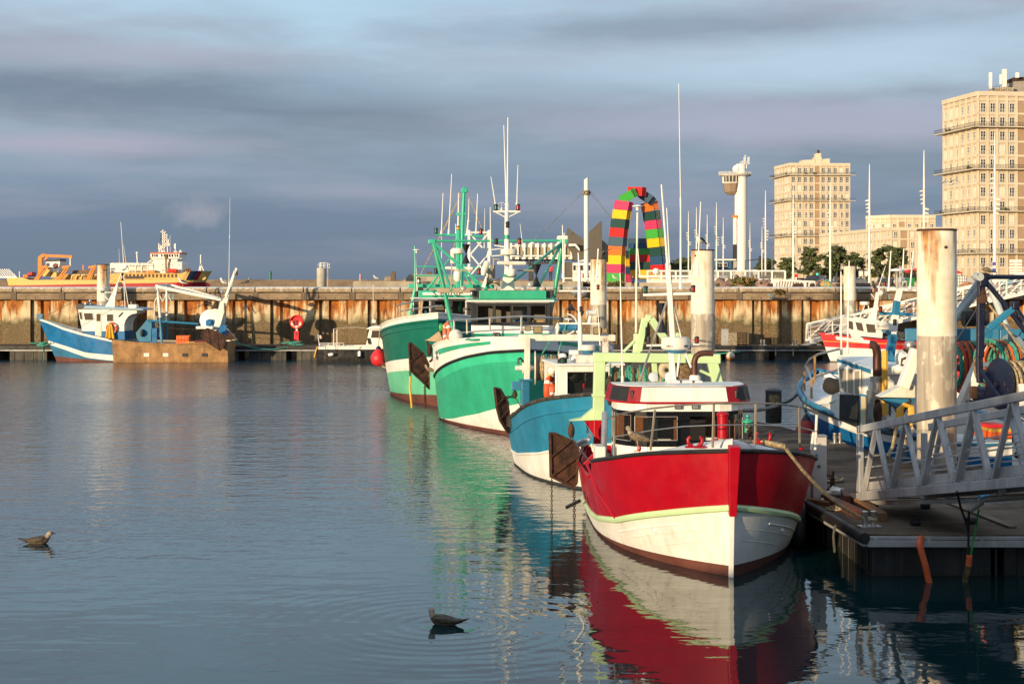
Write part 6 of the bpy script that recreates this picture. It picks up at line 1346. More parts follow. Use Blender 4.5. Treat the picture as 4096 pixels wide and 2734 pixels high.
for x, y0, y1, dd in ((205, 850, 1000, 43), (277, 740, 925, 41.5), (255, 900, 1085, 42)): b.bar('stanchion', G(x, y0, dd), G(x, y1, dd), .05, .05, paint('rusty_rail', (.35,.2,.08), .7, rust=.5), .005)
b.poly('wheelhouse', [G(432, 780, 38), G(450, 1000, 38), G(447, 1235, 38), G(660, 1290, 36.2), G(668, 960, 36.2), G(690, 875, 36.2), G(668, 850, 36.2)], (2.4, .35, 0), WHITE, bevel=.02); wh = b.root.children[-1]
b.poly('roof', [G(428, 752, 38.1), G(665, 828, 36.1), G(665, 862, 36.1), G(430, 782, 38.1)], (2.7, .4, 0), LBLUE, bevel=.02); b.poly('roof_top', [G(428, 742, 38.1), G(665, 826, 36.1), G(665, 828, 36.1), G(428, 753, 38.1)], (2.7, .4, 0), WHITE, bevel=0)
b.poly('roof_overhang', [G(666, 830, 36), G(835, 805, 35), G(835, 862, 35), G(666, 868, 36)], (2.2, .3, 0), WHITE, bevel=.02)
def wpane(l, dd, nm='window', mt=None, par=None, f=True):
 o = b.poly(nm, [G(x, y, dd+(x-430)*-.0074) for x, y in l], (.035, .005, 0), mt or glass('old_pane', (.1,.08,.06)), wh, 0); return o
for l in ([(448, 825), (465, 975), (492, 985), (492, 822)], [(505, 832), (508, 992), (536, 996), (538, 830)], [(553, 842), (555, 1000), (582, 1005), (584, 840)]):
 wpane([(l[0][0]-6, l[0][1]-8), (l[1][0]-6, l[1][1]+8), (l[2][0]+6, l[2][1]+8), (l[3][0]+6, l[3][1]-8)], 37.83, 'window', WHITE); wpane(l, 37.79, 'pane', glass('pale_pane', (.35,.3,.25), .08))
b.poly('door', [G(448, 1003, 37.3), G(446, 1185, 37.3), G(568, 1235, 36.6), G(572, 1010, 36.6)], (.06, .02, 0), BLACK, bevel=.01); b.poly('door_frame', [G(590, 1000, 36.5), G(590, 1260, 36.5), G(637, 1270, 36.2), G(638, 1010, 36.2)], (.04, .02, 0), LBLUE); b.poly('inner_panel', [G(598, 1015, 36.45), G(597, 1245, 36.45), G(628, 1255, 36.15), G(630, 1020, 36.15)], (.03, .02, 0), paint('cream_panel', (.6,.5,.3), .5), bevel=0)
b.tube('exhaust_pipe', [G(712, 880, 35.5), G(712, 720, 35.5), G(705, 680, 35.5), G(685, 660, 35.5), G(663, 658, 35.5)], .10, paint('scorched_pipe', (.09,.035,.025)), 14); b.tube('exhaust_jacket', [G(710, 1210, 35.2), G(710, 975, 35.2)], .22, STEEL, 20); b.tube('exhaust_jacket', [G(710, 974, 35.2), G(710, 880, 35.2)], .15, STEEL, 20)
b.bar('mast', G(795, 775, 36.8), G(822, 585, 36.8), .18, .18, LBLUE, w2=.16); b.bar('mast', G(822, 584, 36.8), G(837, 450, 36.8), .15, .15, WHITE, w2=.14); b.bar('mast', G(837, 449, 36.8), G(850, 355, 36.8), .14, .14, LBLUE); b.bar('mast', G(850, 354, 36.8), G(870, 275, 36.8), .13, .13, WHITE)
b.bar('mast_arm', G(725, 440, 36.8), G(960, 448, 36.8), .06, .07, LBLUE); b.poly('mast_foot', [G(757, 770, 36.6), G(785, 700, 36.6), G(815, 700, 36.6), G(842, 775, 36.6)], (0, .3, 0), LBLUE); b.radome(G(752, 555, 36.5), .185, .17); b.tube('radar_arm', [G(760, 560, 36.5), G(800, 580, 36.8)], .05, LBLUE)
b.lamp(G(735, 435, 36.6), NAVRED, .8); b.lamp(G(835, 525, 36.5), BLACK, .8); b.part('gps_disc', MB().lathe([(.02,-.16), (.03,-.03), (.16,-.01), (.14,.03), (.001,.06)], 20, b.P(*G(848, 142, 37))), WHITE); b.tube('gps_pole', [G(850, 285, 37), G(848, 150, 37)], .035, STEEL)
for a, c_ in (((790, 285), (808, 5)), ((885, 240), (898, -10)), ((940, 270), (965, 5)), ((462, 730), (460, 150)), ((505, 720), (517, 75))): b.ant(cG(*a), cG(*c_), 37.2, .022)
b.bar('mast_top_arm', G(790, 270, 37), G(985, 280, 37), .05, .06, WHITE)
b.part('search_light', MB().ball(b.P(*G(940, 662, 34)), .13, 14), STEEL); b.tube('light_stem', [G(938, 675, 34), G(936, 740, 34)], .02, BLACK); b.tube('flexible_duct', [G(895, 690, 34.5), G(925, 710, 34.5), G(942, 740, 34.5), G(935, 780, 34.5), G(905, 800, 34.5), G(880, 800, 34.5), G(885, 760, 34.5), G(930, 745, 34.5)], .03, BLACK); b.part('life_raft', MB().tube([b.P(*G(830, 830, 34.8)), b.P(*G(850, 828, 34.8)), b.P(*G(890, 826, 34.8)), b.P(*G(910, 825, 34.8))], [.05,.1,.1,.05], 14), WHITE); b.part('roof_motor', MB().box(b.P(*G(900, 765, 35.5)), (.35, .3, .3)), WHITE, bevel=.05); b.part('dome', MB().lathe([(.06,-.1), (.12,-.08), (.12,.02), (.07,.1), (.001,.12)], 16, b.P(*G(878, 745, 35.5))), WHITE)
b.tube('yellow_post', [G(765, 1150, 35), G(765, 700, 35)], .07, YELLOW); b.part('hold_box', MB().box(b.P(*G(860, 1000, 37.2)), (1.6, 1.2, 1.2)), paint('cream_panel', (.6,.5,.3)), bevel=.03)
b.bar('gantry_beam', G(905, 588, 33), G(1560, 588, 32.6), .26, .26, LBLUE, .02); b.bar('gantry_beam', G(1560, 590, 32.6), G(1990, 590, 32.4), .26, .24, LBLUE, .02); b.poly('beam_cap', [G(858, 572, 33), G(905, 572, 33), G(905, 605, 33), G(880, 622, 33)], (0, .2, 0), DKGREY)
b.bar('gantry_leg', G(985, 690, 33), G(890, 960, 33), .3, .22, WHITE, .02); b.poly('gallows_bracket', [G(730, 1025, 33), G(905, 935, 33), G(980, 940, 33), G(980, 1030, 33)], (0, .5, 0), WHITE_D, bevel=.02); b.poly('gallows_lower', [G(740, 1034, 33), G(978, 1034, 33), G(950, 1075, 33), G(880, 1160, 33), G(850, 1100, 33)], (0, .4, 0), LBLUE, bevel=.02)
b.chain(G(712, 1030, 33), G(725, 1200, 33), .05); b.chain(G(800, 1075, 33), G(800, 1150, 33), .03); b.chain(G(935, 1040, 33), G(940, 1240, 33), .04); b.chain(G(920, 1060, 33), G(760, 1220, 33), .025, .3); b.part('block', MB().ball(b.P(*G(715, 1130, 33)), .16, 10, sc=(.7,.6,1.6)), RUST)
m = MB()
for k in range(4): m.tube([b.P(*G(850+k*12, 1170, 32.9)), b.P(*G(855+k*10, 1110, 32.9)), b.P(*G(900, 1072+k*4, 32.9)), b.P(*G(960-k*8, 1090, 32.9)), b.P(*G(965-k*16, 1180+k*40, 32.9))], .035, 7)
b.part('rope_hank', m, YELLOW); b.tubes('hanging_rope', [[G(850, 1220, 32.9), G(820, 1370, 32.8), G(785, 1440, 32.7)], [G(890, 1260, 33), G(905, 1350, 33)]], .04, ROPE)
b.bar('gantry_inner_leg', G(1500, 620, 32.8), G(1290, 1110, 32.8), .38, .2, WHITE, .02); b.bar('gantry_knee', G(1560, 520, 32.6), G(1460, 600, 32.6), .2, .2, LBLUE, .02); b.tubes('strut', [[G(1440, 190, 33.5), G(1230, 500, 34)], [G(1450, 230, 33.5), G(1200, 560, 34)], [G(1480, 200, 33.5), G(1620, 560, 33)]], .075, paint('pale_blue_pipe', (.45,.5,.52), .5, chip=.3), 12)
b.winch_drum(G(1335, 810, 34), (1, .15, 0), .55, .72, .75, paint('blue_grey_flange', (.2,.26,.32), .5), [ROPEG, SKINR, ROPEG, paint('orange_net', (.6,.12,.03), .9)], 21, ends=1); b.part('black_roller', MB().tube([b.P(*G(1310, 478, 33.4)), b.P(*G(1480, 472, 33.4))], .17, 16), BLACK)
b.part('orange_bin', MB().box(b.P(*G(1530, 1265, 31.5)), (.9, .5, .22)), ORANGE, bevel=.03); b.part('yellow_edge', MB().box(b.P(*G(1530, 1240, 31.5)), (.92, .52, .06)), YELLOW); b.part('red_tray', MB().box(b.P(*G(1510, 1222, 31.6)), (.55, .4, .1)), SKINR)
bw = b
line(catenary(P(*cG(170, 985), 43.8), P(*cG(20, 1065), 41), .1, 8), .045, DKGREY, 'dark mooring rope from the blue boat bow to the wrapped bollard')
line(catenary(P(*cG(0, 1075), 41)+Vector((0, -.3, 0)), P(2945, 1640, 30), .05, 8), .045, DKGREY, 'dark mooring rope from the wrapped bollard to the red boat')
q = P(3225, 1740, 40.2); t = empty('buoy_fender', (q.x, q.y, q.z), label='red balloon fender with navy top hanging at the blue bow', cat='fender'); MB().lathe([(.001,-.3), (.13,-.27), (.27,-.14), (.32,.02), (.27,.17), (.15,.36), (.10,.44)], 24).build('balloon', paint('dull_red_buoy', (.42,.03,.03), .5), t); MB().lathe([(.16,.34), (.10,.45), (.05,.52), (.03,.56)], 14).build('neck', NAVY, t); MB().tube([(0, 0, .55), (0, .05, 1.0)], .02, 6).build('lanyard', DKGREY, t)
# ---- navy trawler at the right edge, beyond the gangway: stern gear in view
b = Boat('fishing_boat', (13.2, 38.6, 0), R(90+4), label='navy and white trawler with rope drums, half outside the right edge', cat='fishing boat', group='fishing boats moored in the harbour')
sh = pl((0, 1.2), (.5, 1.2), (1, 2.0))
hp = b.hull(10.2, 4.4, [pl((0, .1), (1, .1)), pl((0, .9), (1, 1.4)), sh], [BOOT, WHITE, NAVY], matf=lambda i, t: min(i, 2), rake=.2, st=.92, deck=lambda t: sh(t)-.4)
H_ = lambda x, y, D=30.2: cH(x, y)+(D,)
b.bar('gantry_post', H_(1330, 520), H_(1318, 1500), .12, .14, NAVY, .02); b.bar('gantry_post', cI(1090, 0)+(30.2,), cI(1096, 340)+(30.2,), .1, .12, NAVY, .02); b.bar('deck_strut', cI(1115, 210)+(30.2,), cI(1320, 490)+(29.6,), .11, .1, NAVY, .02); b.tube('gantry_beam', [H_(1340, 490), H_(1420, 492), H_(1450, 492), H_(2300, 500)], [.07,.07,.045,.045], NAVY, 12); b.tube('gantry_stay', [H_(1370, 530), H_(1640, 850), H_(2000, 1330)], .05, NAVY, 12); b.part('gantry_head', MB().box(b.P(*H_(1345, 530)), (.17, .17, .28)), NAVY, bevel=.03)
b.part('gantry_lug', MB().lathe([(.08,-.12), (.08,.1), (.05,.14)], 14, b.P(*H_(1290, 492)), Matrix.Rotation(R(90), 3, 'Y')), paint('pale_blue_pipe', (.45,.5,.52))); b.poly('lug_plate', [H_(1285, 470), H_(1300, 425), H_(1340, 470)], (0, .06, 0), WHITE)
b.part('hanging_block', MB().box(b.P(*H_(1345, 745)), (.15, .14, .3)), RUST, bevel=.05); b.chain(H_(1345, 600), H_(1345, 690), .05); b.part('block_sheave', MB().lathe([(.06,-.05), (.09,-.04), (.07,0), (.09,.04), (.06,.05)], 16, b.P(*H_(1345, 770, 30)), Matrix.Rotation(R(90), 3, 'Y')), RUST); b.tube('warp', [H_(1350, 730), H_(1560, 1010), H_(1869, 1440)], .022, ROPE); b.tubes('stay_wire', [[H_(1300, 860), H_(1015, 1300)], [H_(1830, 1390), H_(1880, 1480)]], .012, DKGREY)
b.bar('lattice_brace', H_(1740, 880), H_(1410, 1150), .12, .12, LBLUE, .02); b.part('brace_head', MB().box(b.P(*H_(1750, 850)), (.2, .15, .16)), NAVY, bevel=.03); b.tube('brace_leg', [H_(1760, 880), H_(1869, 1050)], .06, NAVY)
I_ = lambda x, y, D=30.4: cI(x, y)+(D,)
b.winch_drum(I_(1290, 150, 31.4), (1, .3, 0), .50, .62, .6, paint('blue_grey_flange', (.2,.26,.32)), [NET, ROPEG, NET, paint('orange_net', (.6,.12,.03), .9)], 31, ends=1); b.winch_drum(I_(1440, 350, 29.8), (1, .25, 0), .42, .5, .55, NAVY, [ROPE], 41, 'warp_drum')
m = MB(); c = b.P(*I_(1150, 470)); m.tube([c+Vector((.5, 0, 0)), c-Vector((0, 0, 0))], .1, 12)
b.part('winch_motor', MB().tube([b.P(*I_(1005, 450)), b.P(*I_(1040, 455)), b.P(*I_(1045, 455)), b.P(*I_(1240, 465)), b.P(*I_(1245, 465)), b.P(*I_(1290, 440))], [.1,.12,.15,.15,.11,.09], 16), NAVY); b.part('rusty_clutch', MB().box(b.P(*I_(1030, 440, 30.3)), (.1, .14, .24)), RUST, bevel=.02)
b.bar('bulwark_plate', I_(960, 545), I_(1560, 560), .2, .1, NAVY); b.bar('rail_post', I_(1530, 350, 28.8), I_(1540, 600, 28.8), .09, .09, WHITE); c = b.P(*I_(1500, 915, 29.2)); b.part('stern_board', MB().bar(b.P(*I_(1440, 980, 29.3)), b.P(*I_(1650, 980, 29.3)), .06, .85), WHITE); Mx = b.I @ Matrix.Translation(P(*I_(1500, 915, 29.2))) @ Matrix.Rotation(R(90), 4, 'X'); text_obj('Ph', .28, Mx, NAVY, 'lettering', b.root)
b.part('fishing_reel', MB().lathe([(.04,-.05), (.07,-.05), (.05,0), (.07,.05), (.04,.05)], 12, b.P(*I_(1500, 1095, 28.9)), Matrix.Rotation(R(90), 3, 'Y')).box(b.P(*I_(1500, 1110, 28.9)), (.16, .06, .05)), BLACK)
# ---------------------------------------------------------------- dredger beyond the wall
DS = 600.0
sp = empty('dredger_ship', tuple(P(400, 1165, DS)), label='big yellow and red hopper dredger with orange cranes and white bridge, beyond the wall', cat='ship')
SO = Vector(sp.location); SO.z = 0; sp.location = SO
YEL = paint('buff_yellow_hull', (.72,.46,.14), .5, var=.08); SRED = paint('ship_red', (.40,.015,.025), .5); SWH = paint('ship_white', (.8,.77,.72), .45, var=.05); SOR = paint('crane_orange', (.72,.22,.02), .5); SNAVY = paint('ship_navy', (.015,.025,.07), .5); TANK = paint('tank_cream', (.66,.6,.48), .5)
a3 = lambda x, y, D=DS: P(*cA(x, y), D)-SO
l3 = lambda x, y, D=DS: P(*cL(x, y), D)-SO
def spoly(nm, l, dep, mt, par=sp, D=DS, f=a3): return MB().prism([f(x, y, D) for x, y in l], (0, dep, 0)).build(nm, mt, par)
WB = 18.0
def zrow(y): return a3(0, y).z
m = MB(); st = []
zw = [0.0, zrow(694), zrow(693), zrow(640)]
def shx(z, side):                       # x of stern and bow at height z
 k = (z-zrow(694))/(zrow(545)-zrow(694))
 return (a3(60-55*k, 0).x, a3(1880+70*k, 0).x)
def plan(t, fl): 
 y = 1.0
 if t > .86: y = 1-((t-.86)/.14)**(2.0+fl)
 if t < .06: y = .55+.45*t/.06
 return y
def hullrow(z, top):
 xs, xb = shx(z, 0); out = []
 for i in range(41):
  t = i/40; t = 1-(1-t)**1.3
  zz = z
  out.append((xs+(xb-xs)*t, plan(t, .8 if z > 3 else 0)*WB/2, z, t))
 return out
deckz = lambda t: zrow(632)+(zrow(548)-zrow(632))*max(0, min(1, (t-.885)/.02))+(zrow(610)-zrow(632))*max(0, min(1, (.12-t)/.02))
rowz = [0, zrow(690), zrow(660)]
R_ = [hullrow(z, 0) for z in rowz]
R_[1] = [(x, y, zrow(686-34*t), t) for x, y, z, t in hullrow(zrow(665), 0)]; R_[2] = [(x, y, zrow(668-34*t), t) for x, y, z, t in hullrow(zrow(650), 0)]
tops = []
for i, (x, y, z, t) in enumerate(R_[-1]):
 zt = deckz(t); xs, xb = shx(zt, 0); tops.append((xs+(xb-xs)*t, plan(t, 1.2)*WB/2, zt, t))
R_.append(tops)
stripe = lambda t: 2 if .915 < t < .945 else (3 if .945 <= t < .965 else 1)
for sd in (-1, 1):
 for j in range(3):
  for i in range(40):
   q = [R_[j][i], R_[j][i+1], R_[j+1][i+1], R_[j+1][i]]
   vs = [(p[0], WB/2+sd*p[1], p[2]) for p in q]
   m.add(vs, [(0, 1, 2, 3) if sd < 0 else (3, 2, 1, 0)], 0 if j < 1 or (j == 1 and False) else (stripe(q[0][3]) if j == 2 else 1), True)
for j in range(3):
 p, q = R_[j][0], R_[j+1][0]; m.add([(p[0], WB/2-p[1], p[2]), (p[0], WB/2+p[1], p[2]), (q[0], WB/2+q[1], q[2]), (q[0], WB/2-q[1], q[2])], [(0, 3, 2, 1)], 0 if j == 0 else 1)
hull_o = m.build('hull', [SRED, YEL, SNAVY, SRED], sp)
g = [[(p[0], WB/2+p[1]*k, p[2]-.05) for p in tops] for k in (-1, -.5, 0, .5, 1)]
MB().sheet(g, smooth=False).build('deck', paint('ship_deck', (.25,.14,.07), .8), sp)
MB().ball(a3(1890, 680)+Vector((0, WB/2, 0)), .8, 14, sc=(2.2, 1, 1)).build('bulbous_bow', SRED, sp)
spoly('raised_forecastle_band', [(1032, 630), (1035, 572), (1200, 560), (1700, 572), (1765, 548), (1700, 632)], WB-2, paint('buff_upper', (.66,.40,.12), .5), D=DS+1)
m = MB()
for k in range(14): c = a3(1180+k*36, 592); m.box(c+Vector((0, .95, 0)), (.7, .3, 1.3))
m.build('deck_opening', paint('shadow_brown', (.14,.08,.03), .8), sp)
m = MB(); 
for k in range(40): m.bar(a3(1165+k*4.5, 622)+Vector((0, .6, 0)), a3(1165+k*4.5, 600)+Vector((0, .6, 0)), .08)
m.bar(a3(1165, 600)+Vector((0, .6, 0)), a3(1345, 600)+Vector((0, .6, 0)), .2); m.build('deck_rail', SNAVY, sp)
spoly('accommodation_block', [(1395, 575), (1395, 475), (1700, 470), (1710, 475), (1710, 575)], 11, SWH, D=DS+3)
spoly('accommodation_block', [(1430, 476), (1440, 432), (1670, 432), (1660, 476)], 10, SWH, D=DS+3.2); spoly('bridge', [(1418, 432), (1412, 386), (1688, 386), (1680, 432)], 13, SWH, D=DS+2)
brf = spoly('bridge_roof', [(1414, 386), (1414, 374), (1692, 374), (1688, 386)], 14, paint('bridge_orange_red', (.72,.10,.02), .5), D=DS+1.6)
for x0, x1 in ((1428, 1442), (1450, 1462), (1468, 1484), (1515, 1528), (1540, 1560), (1562, 1582), (1588, 1604), (1612, 1628), (1640, 1652), (1660, 1674)): spoly('window', [(x0, 416), (x0-2, 392), (x1-2, 392), (x1, 416)], .1, DARKGLASS, D=DS+1.95)
for x, y in ((1525, 495), (1595, 498), (1615, 498), (1680, 498), (1525, 548), (1535, 548), (1680, 548), (1690, 548)): spoly('window', [(x, y), (x, y-12), (x+6, y-12), (x+6, y)], .1, DARKGLASS, D=DS+2.95)
m = MB()
for k in range(14): m.box(a3(1455+k*18, 523)+Vector((0, 2.95, 0)), (.1, .1, 4.0))
m.build('wall_stiffener', SWH, sp)
m = MB(); m.bar(a3(1545, 575)+Vector((0, 2.2, 0)), a3(1545, 395)+Vector((0, 1.5, 0)), .25); m.bar(a3(1557, 575)+Vector((0, 2.2, 0)), a3(1557, 395)+Vector((0, 1.5, 0)), .25)
for k in range(30): m.bar(a3(1545, 570-k*6)+Vector((0, 2, 0)), a3(1557, 570-k*6)+Vector((0, 2, 0)), .15)
m.build('ladder_trunk', paint('rusty_brown', (.2,.12,.07), .7), sp)
MB().bar(a3(1395, 465)+Vector((0, 3, 0)), a3(1700, 465)+Vector((0, 3, 0)), .25).bar(a3(1440, 430)+Vector((0, 2.5, 0)), a3(1695, 430)+Vector((0, 2.5, 0)), .3).build('rail', SWH, sp)
MB().bar(a3(1362, 470)+Vector((0, 4, 0)), a3(1440, 420)+Vector((0, 4, 0)), .3).build('stair', SWH, sp)
def smast(nm, bars, mt, w):
 m = MB()
 for (p, q) in bars: m.bar(a3(*p)+Vector((0, 8, 0)), a3(*q)+Vector((0, 8, 0)), w)
 return m.build(nm, mt, sp)
smast('mast', [((1448, 375), (1468, 308)), ((1472, 375), (1472, 300)), ((1480, 375), (1508, 308)), ((1508, 375), (1480, 308)), ((1530, 375), (1530, 290)), ((1448, 305), (1548, 305)), ((1448, 285), (1448, 345)), ((1486, 305), (1486, 172)), ((1502, 305), (1502, 172)), ((1465, 175), (1515, 175)), ((1525, 300), (1525, 195)), ((1538, 300), (1538, 245)), ((1548, 285), (1548, 300)), ((1486, 285), (1525, 285)), ((1486, 250), (1530, 250)), ((1486, 225), (1530, 225)), ((1502, 200), (1525, 205))], SWH, .34)
MB().ball(a3(1488, 163)+Vector((0, 8, 0)), .33, 12).build('satellite_dome', SWH, sp)
for y, s_ in ((214, .22), (243, .34), (263, .22)): MB().ball(a3(1465, y)+Vector((0, 8, 0)), s_, 8, sc=(.7, .7, 1.2 if s_ > .5 else 1)).build('day_shape', BLACK, sp)
smast('signal_mast', [((1605, 372), (1605, 285)), ((1597, 330), (1597, 290)), ((1590, 375), (1605, 348)), ((1622, 375), (1605, 348))], SWH, .32)
smast('whip', [((1556, 370), (1555, 210))], SWH, .1); smast('foremast', [((1846, 545), (1846, 392)), ((1830, 545), (1846, 480)), ((1875, 545), (1846, 480))], SWH, .34)
smast('exhaust_stack', [((1375, 466), (1375, 392))], paint('rusty_brown', (.2,.12,.07)), 1.0); smast('vent_mast', [((1243, 480), (1238, 378))], SWH, .32); MB().ball(a3(1240, 375)+Vector((0, 8, 0)), .48, 12).build('satellite_dome', SWH, sp); smast('vent_post', [((1117, 470), (1117, 415)), ((1130, 470), (1130, 412))], paint('rusty_brown', (.2,.12,.07)), .6)
MB().box(a3(1665, 366)+Vector((0, 6, 0)), (1, 1, .6)).ball(a3(1665, 353)+Vector((0, 6, 0)), .33, 10).build('radar_house', SWH, sp)
spoly('deckhouse', [(1032, 560), (1034, 475), (1200, 475), (1395, 480), (1395, 560)], 4, SWH, D=DS+9)
m = MB(); c0_, c1_ = a3(1185, 525)+Vector((0, 5, 0)), a3(1375, 525)+Vector((0, 5, 0)); r = 1.7
m.tube([c0_-Vector((.7, 0, 0)), c0_-Vector((.4, 0, 0)), c0_, c1_, c1_+Vector((.4, 0, 0)), c1_+Vector((.7, 0, 0))], [r*.4, r*.85, r, r, r*.85, r*.4], 24); m.build('gas_tank', TANK, sp)
m = MB()
for x in (1230, 1285, 1340): m.torus(a3(x, 525)+Vector((0, 5, 0)), 1.72, .06, 24, 5, Matrix.Rotation(R(90), 3, 'Y'))
m.build('tank_band', paint('grey_band', (.4,.4,.38), .5), sp)
m = MB()
for x in (1035, 1140, 1210, 1270, 1325, 1385): m.bar(a3(x, 565)+Vector((0, .7, 0)), a3(x, 475)+Vector((0, .7, 0)), .22)
for y in (475, 490, 540): m.bar(a3(1035, y)+Vector((0, .7, 0)), a3(1385, y)+Vector((0, .7, 0)), .18)
m.build('frame', SWH, sp); spoly('orange_container', [(1375, 570), (1375, 542), (1455, 542), (1455, 570)], 3, SOR, D=DS+.8)
lb = MB().tube([a3(1572, 552)+Vector((0, 1, 0)), a3(1582, 548)+Vector((0, 1, 0)), a3(1655, 548)+Vector((0, 1, 0)), a3(1664, 550)+Vector((0, 1, 0))], [.3, .85, .85, .35], 14).ball(a3(1590, 532)+Vector((0, 1, 0)), .42, 8); lb.build('lifeboat', paint('lifeboat_red', (.62,.03,.01), .4), sp); smast('davit', [((1560, 590), (1572, 570)), ((1650, 590), (1668, 560))], YEL, .45)
MB().lathe([(.1, 0), (.85, .2), (.95, .5)], 16, a3(1884, 618)+Vector((0, 6.2, 0)), Matrix.Rotation(R(60), 3, 'X')).build('anchor_pocket', YEL, sp)
spoly('forward_winch', [(1745, 552), (1745, 530), (1780, 525), (1785, 552)], 3, SOR, D=DS+6)
m = MB()
for p, q, w_ in (((335, 600), (335, 420), 1.5), ((328, 425), (370, 396), 1.3), ((350, 400), (640, 412), 1.0), ((375, 440), (412, 410), .6), ((350, 398), (378, 388), .8)): m.bar(a3(*p)+Vector((0, 6, 0)), a3(*q)+Vector((0, 6, 0)), w_)
m.build('deck_crane', SOR, sp); MB().bar(a3(618, 415)+Vector((0, 6, 0)), a3(618, 500)+Vector((0, 6, 0)), .35).build('crane_hoist', SWH, sp); m = MB()
for k, (x0, x1) in enumerate(((315, 405), (525, 610), (800, 860))):
 for dx in (0, 22): m.bar(a3(x0+dx, 630)+Vector((0, 2+k*0, 0)), a3(x1+dx*.6, 520)+Vector((0, 2, 0)), .75)
 m.bar(a3(x1-40, 515)+Vector((0, 2, 0)), a3(x1+28, 505)+Vector((0, 2, 0)), .9); m.build('suction_gantry', SOR, sp); m = MB()
spoly('funnel', [(430, 555), (430, 462), (565, 455), (545, 560)], 8, SWH, D=DS+6); spoly('funnel_top', [(430, 462), (432, 440), (560, 432), (566, 456)], 8.4, SNAVY, D=DS+5.8); spoly('funnel_mark', [(490, 500), (512, 475), (545, 482), (545, 515), (520, 525)], .1, SNAVY, D=DS+5.9); spoly('funnel_mark', [(507, 502), (518, 485), (534, 490), (530, 508)], .12, SRED, D=DS+5.75); spoly('louvre', [(434, 505), (434, 475), (464, 473), (464, 505)], .1, SNAVY, D=DS+5.9)
spoly('engine_casing', [(400, 600), (400, 515), (470, 510), (470, 600)], 9, YEL, D=DS+5); spoly('casing', [(470, 610), (490, 560), (530, 560), (530, 610)], 9, YEL, D=DS+5)
m = MB()
for y in (550, 565): m.tube([a3(640, y)+Vector((0, 6, 0)), a3(900, y-6)+Vector((0, 6, 0))], .4, 10)
m.build('discharge_pipe', paint('rusty_brown', (.2,.12,.07)), sp)
spoly('hopper_coaming', [(470, 632), (600, 575), (900, 580), (905, 632)], 8, paint('hopper_yellow', (.5,.28,.07), .6), D=DS+5)
m = MB()
for x in (650, 690, 740, 850): MB().tube([a3(x, 632)+Vector((0, 3, 0)), a3(x+10, 590)+Vector((0, 3, 0)), a3(x+40, 585)+Vector((0, 3, 0))], .42, 8).build('bent_pipe', YEL, sp)
for x, y in ((742, 490), (855, 490), (838, 497)): MB().bar(a3(x, 570)+Vector((0, 6, 0)), a3(x, y)+Vector((0, 6, 0)), .45).build('vent_post', SOR, sp)
spoly('red_store', [(258, 600), (258, 562), (300, 558), (300, 600)], 5, SRED, D=DS+4); m = MB()
for k in range(3): m.bar(a3(208+k*12, 612)+Vector((0, 2, 0)), a3(214+k*12, 582)+Vector((0, 2, 0)), .6)
m.build('mooring_bitts', SOR, sp)
m = MB(); m.bar(a3(290, 628)+Vector((0, .5, 0)), a3(1030, 630)+Vector((0, .5, 0)), .1)
for k in range(60): m.bar(a3(290+k*12, 640)+Vector((0, .5, 0)), a3(290+k*12, 627)+Vector((0, .5, 0)), .07)
m.build('deck_rail', SNAVY, sp); smast('ensign_staff', [((122, 610), (120, 550)), ((70, 605), (75, 575))], SWH, .25)
t = empty('jetty_tubing', tuple(P(20, 1120, 560)), label='row of slanting white tubes at the left edge beyond the wall', cat='frame')
m = MB()
for k in range(8): m.bar(P(*cA(0+k*22, 606), 560)-t.location, P(*cA(-60+k*20, 530), 560)-t.location, .25)
m.bar(P(*cA(-60, 606), 560)-t.location, P(*cA(160, 606), 560)-t.location, .6); m.build('tube_row', SWH, t)
# ---------------------------------------------------------------- breakwater and outer pier
BWM = paint('breakwater_stone', (.20,.15,.11), .95, var=.25, vs=.12, streak=.3, bump=.3, bs=1.0)
m = MB(); x0, x1 = P(-900, 1120, 1100).x, P(2250, 1120, 1100).x
m.bb(x0, x1, 1100, 1112, -1, 3.2); m.bb(x0, x1, 1104, 1113, 3.2, 4.85); m.build('breakwater', BWM, label='long low stone breakwater along the sea horizon', cat='breakwater')
q = P(197/2.936+1000, 1118, 1090); t = empty('beacon', (q.x, 1106, 4.9), label='tiny green beacon on the distant breakwater', cat='beacon'); MB().lathe([(.9, 0), (.9, 4), (1.3, 4.1), (1.3, 4.8), (.7, 5), (.7, 6.2), (.1, 6.6)], 12).build('tower', DGREEN, t)
PIERM = paint('outer_pier_concrete', (.36,.31,.24), .9, var=.2, vs=.8, streak=.3)
pr0 = P(1412, 1124, 140)
m = MB(); m.bb(pr0.x, 6.4, 140, 152, -1, 4.40); m.bb(pr0.x+.8, 6.4, 139.6, 139.99, 2.9, 3.3); m.prism([(pr0.x+4.3, 143, 4.401), (pr0.x+9.0, 143, 4.401), (pr0.x+9.0, 143, 5.0), (pr0.x+4.9, 143, 5.05)], (0, 6, 0)); m.build('outer_pier', PIERM, label='pale concrete pier behind the quay wall in the middle', cat='pier')
q = P(*cB(840, 440), 130); hgt = P(*cB(840, 212), 130).z; t = empty('navigation_column', (q.x, 130, 0), label='smooth concrete column with white railed platform behind the quay wall', cat='column')
r = 56/2/FPX*2349/2349*130*0.68
MB().lathe([(r, -1), (r, hgt), (r-.05, hgt+.02)], 32).build('shaft', CONC2, t); hz = P(*cB(0, 150), 130).z; m = MB()
for a in range(8): m.bar((.25+.42*cos(a*pi/4), .42*sin(a*pi/4), hgt), (.25+.42*cos(a*pi/4), .42*sin(a*pi/4), hz), .04)
for k in (.5, 1): m.torus((.25, 0, hgt+(hz-hgt)*k), .42, .025, 16, 5)
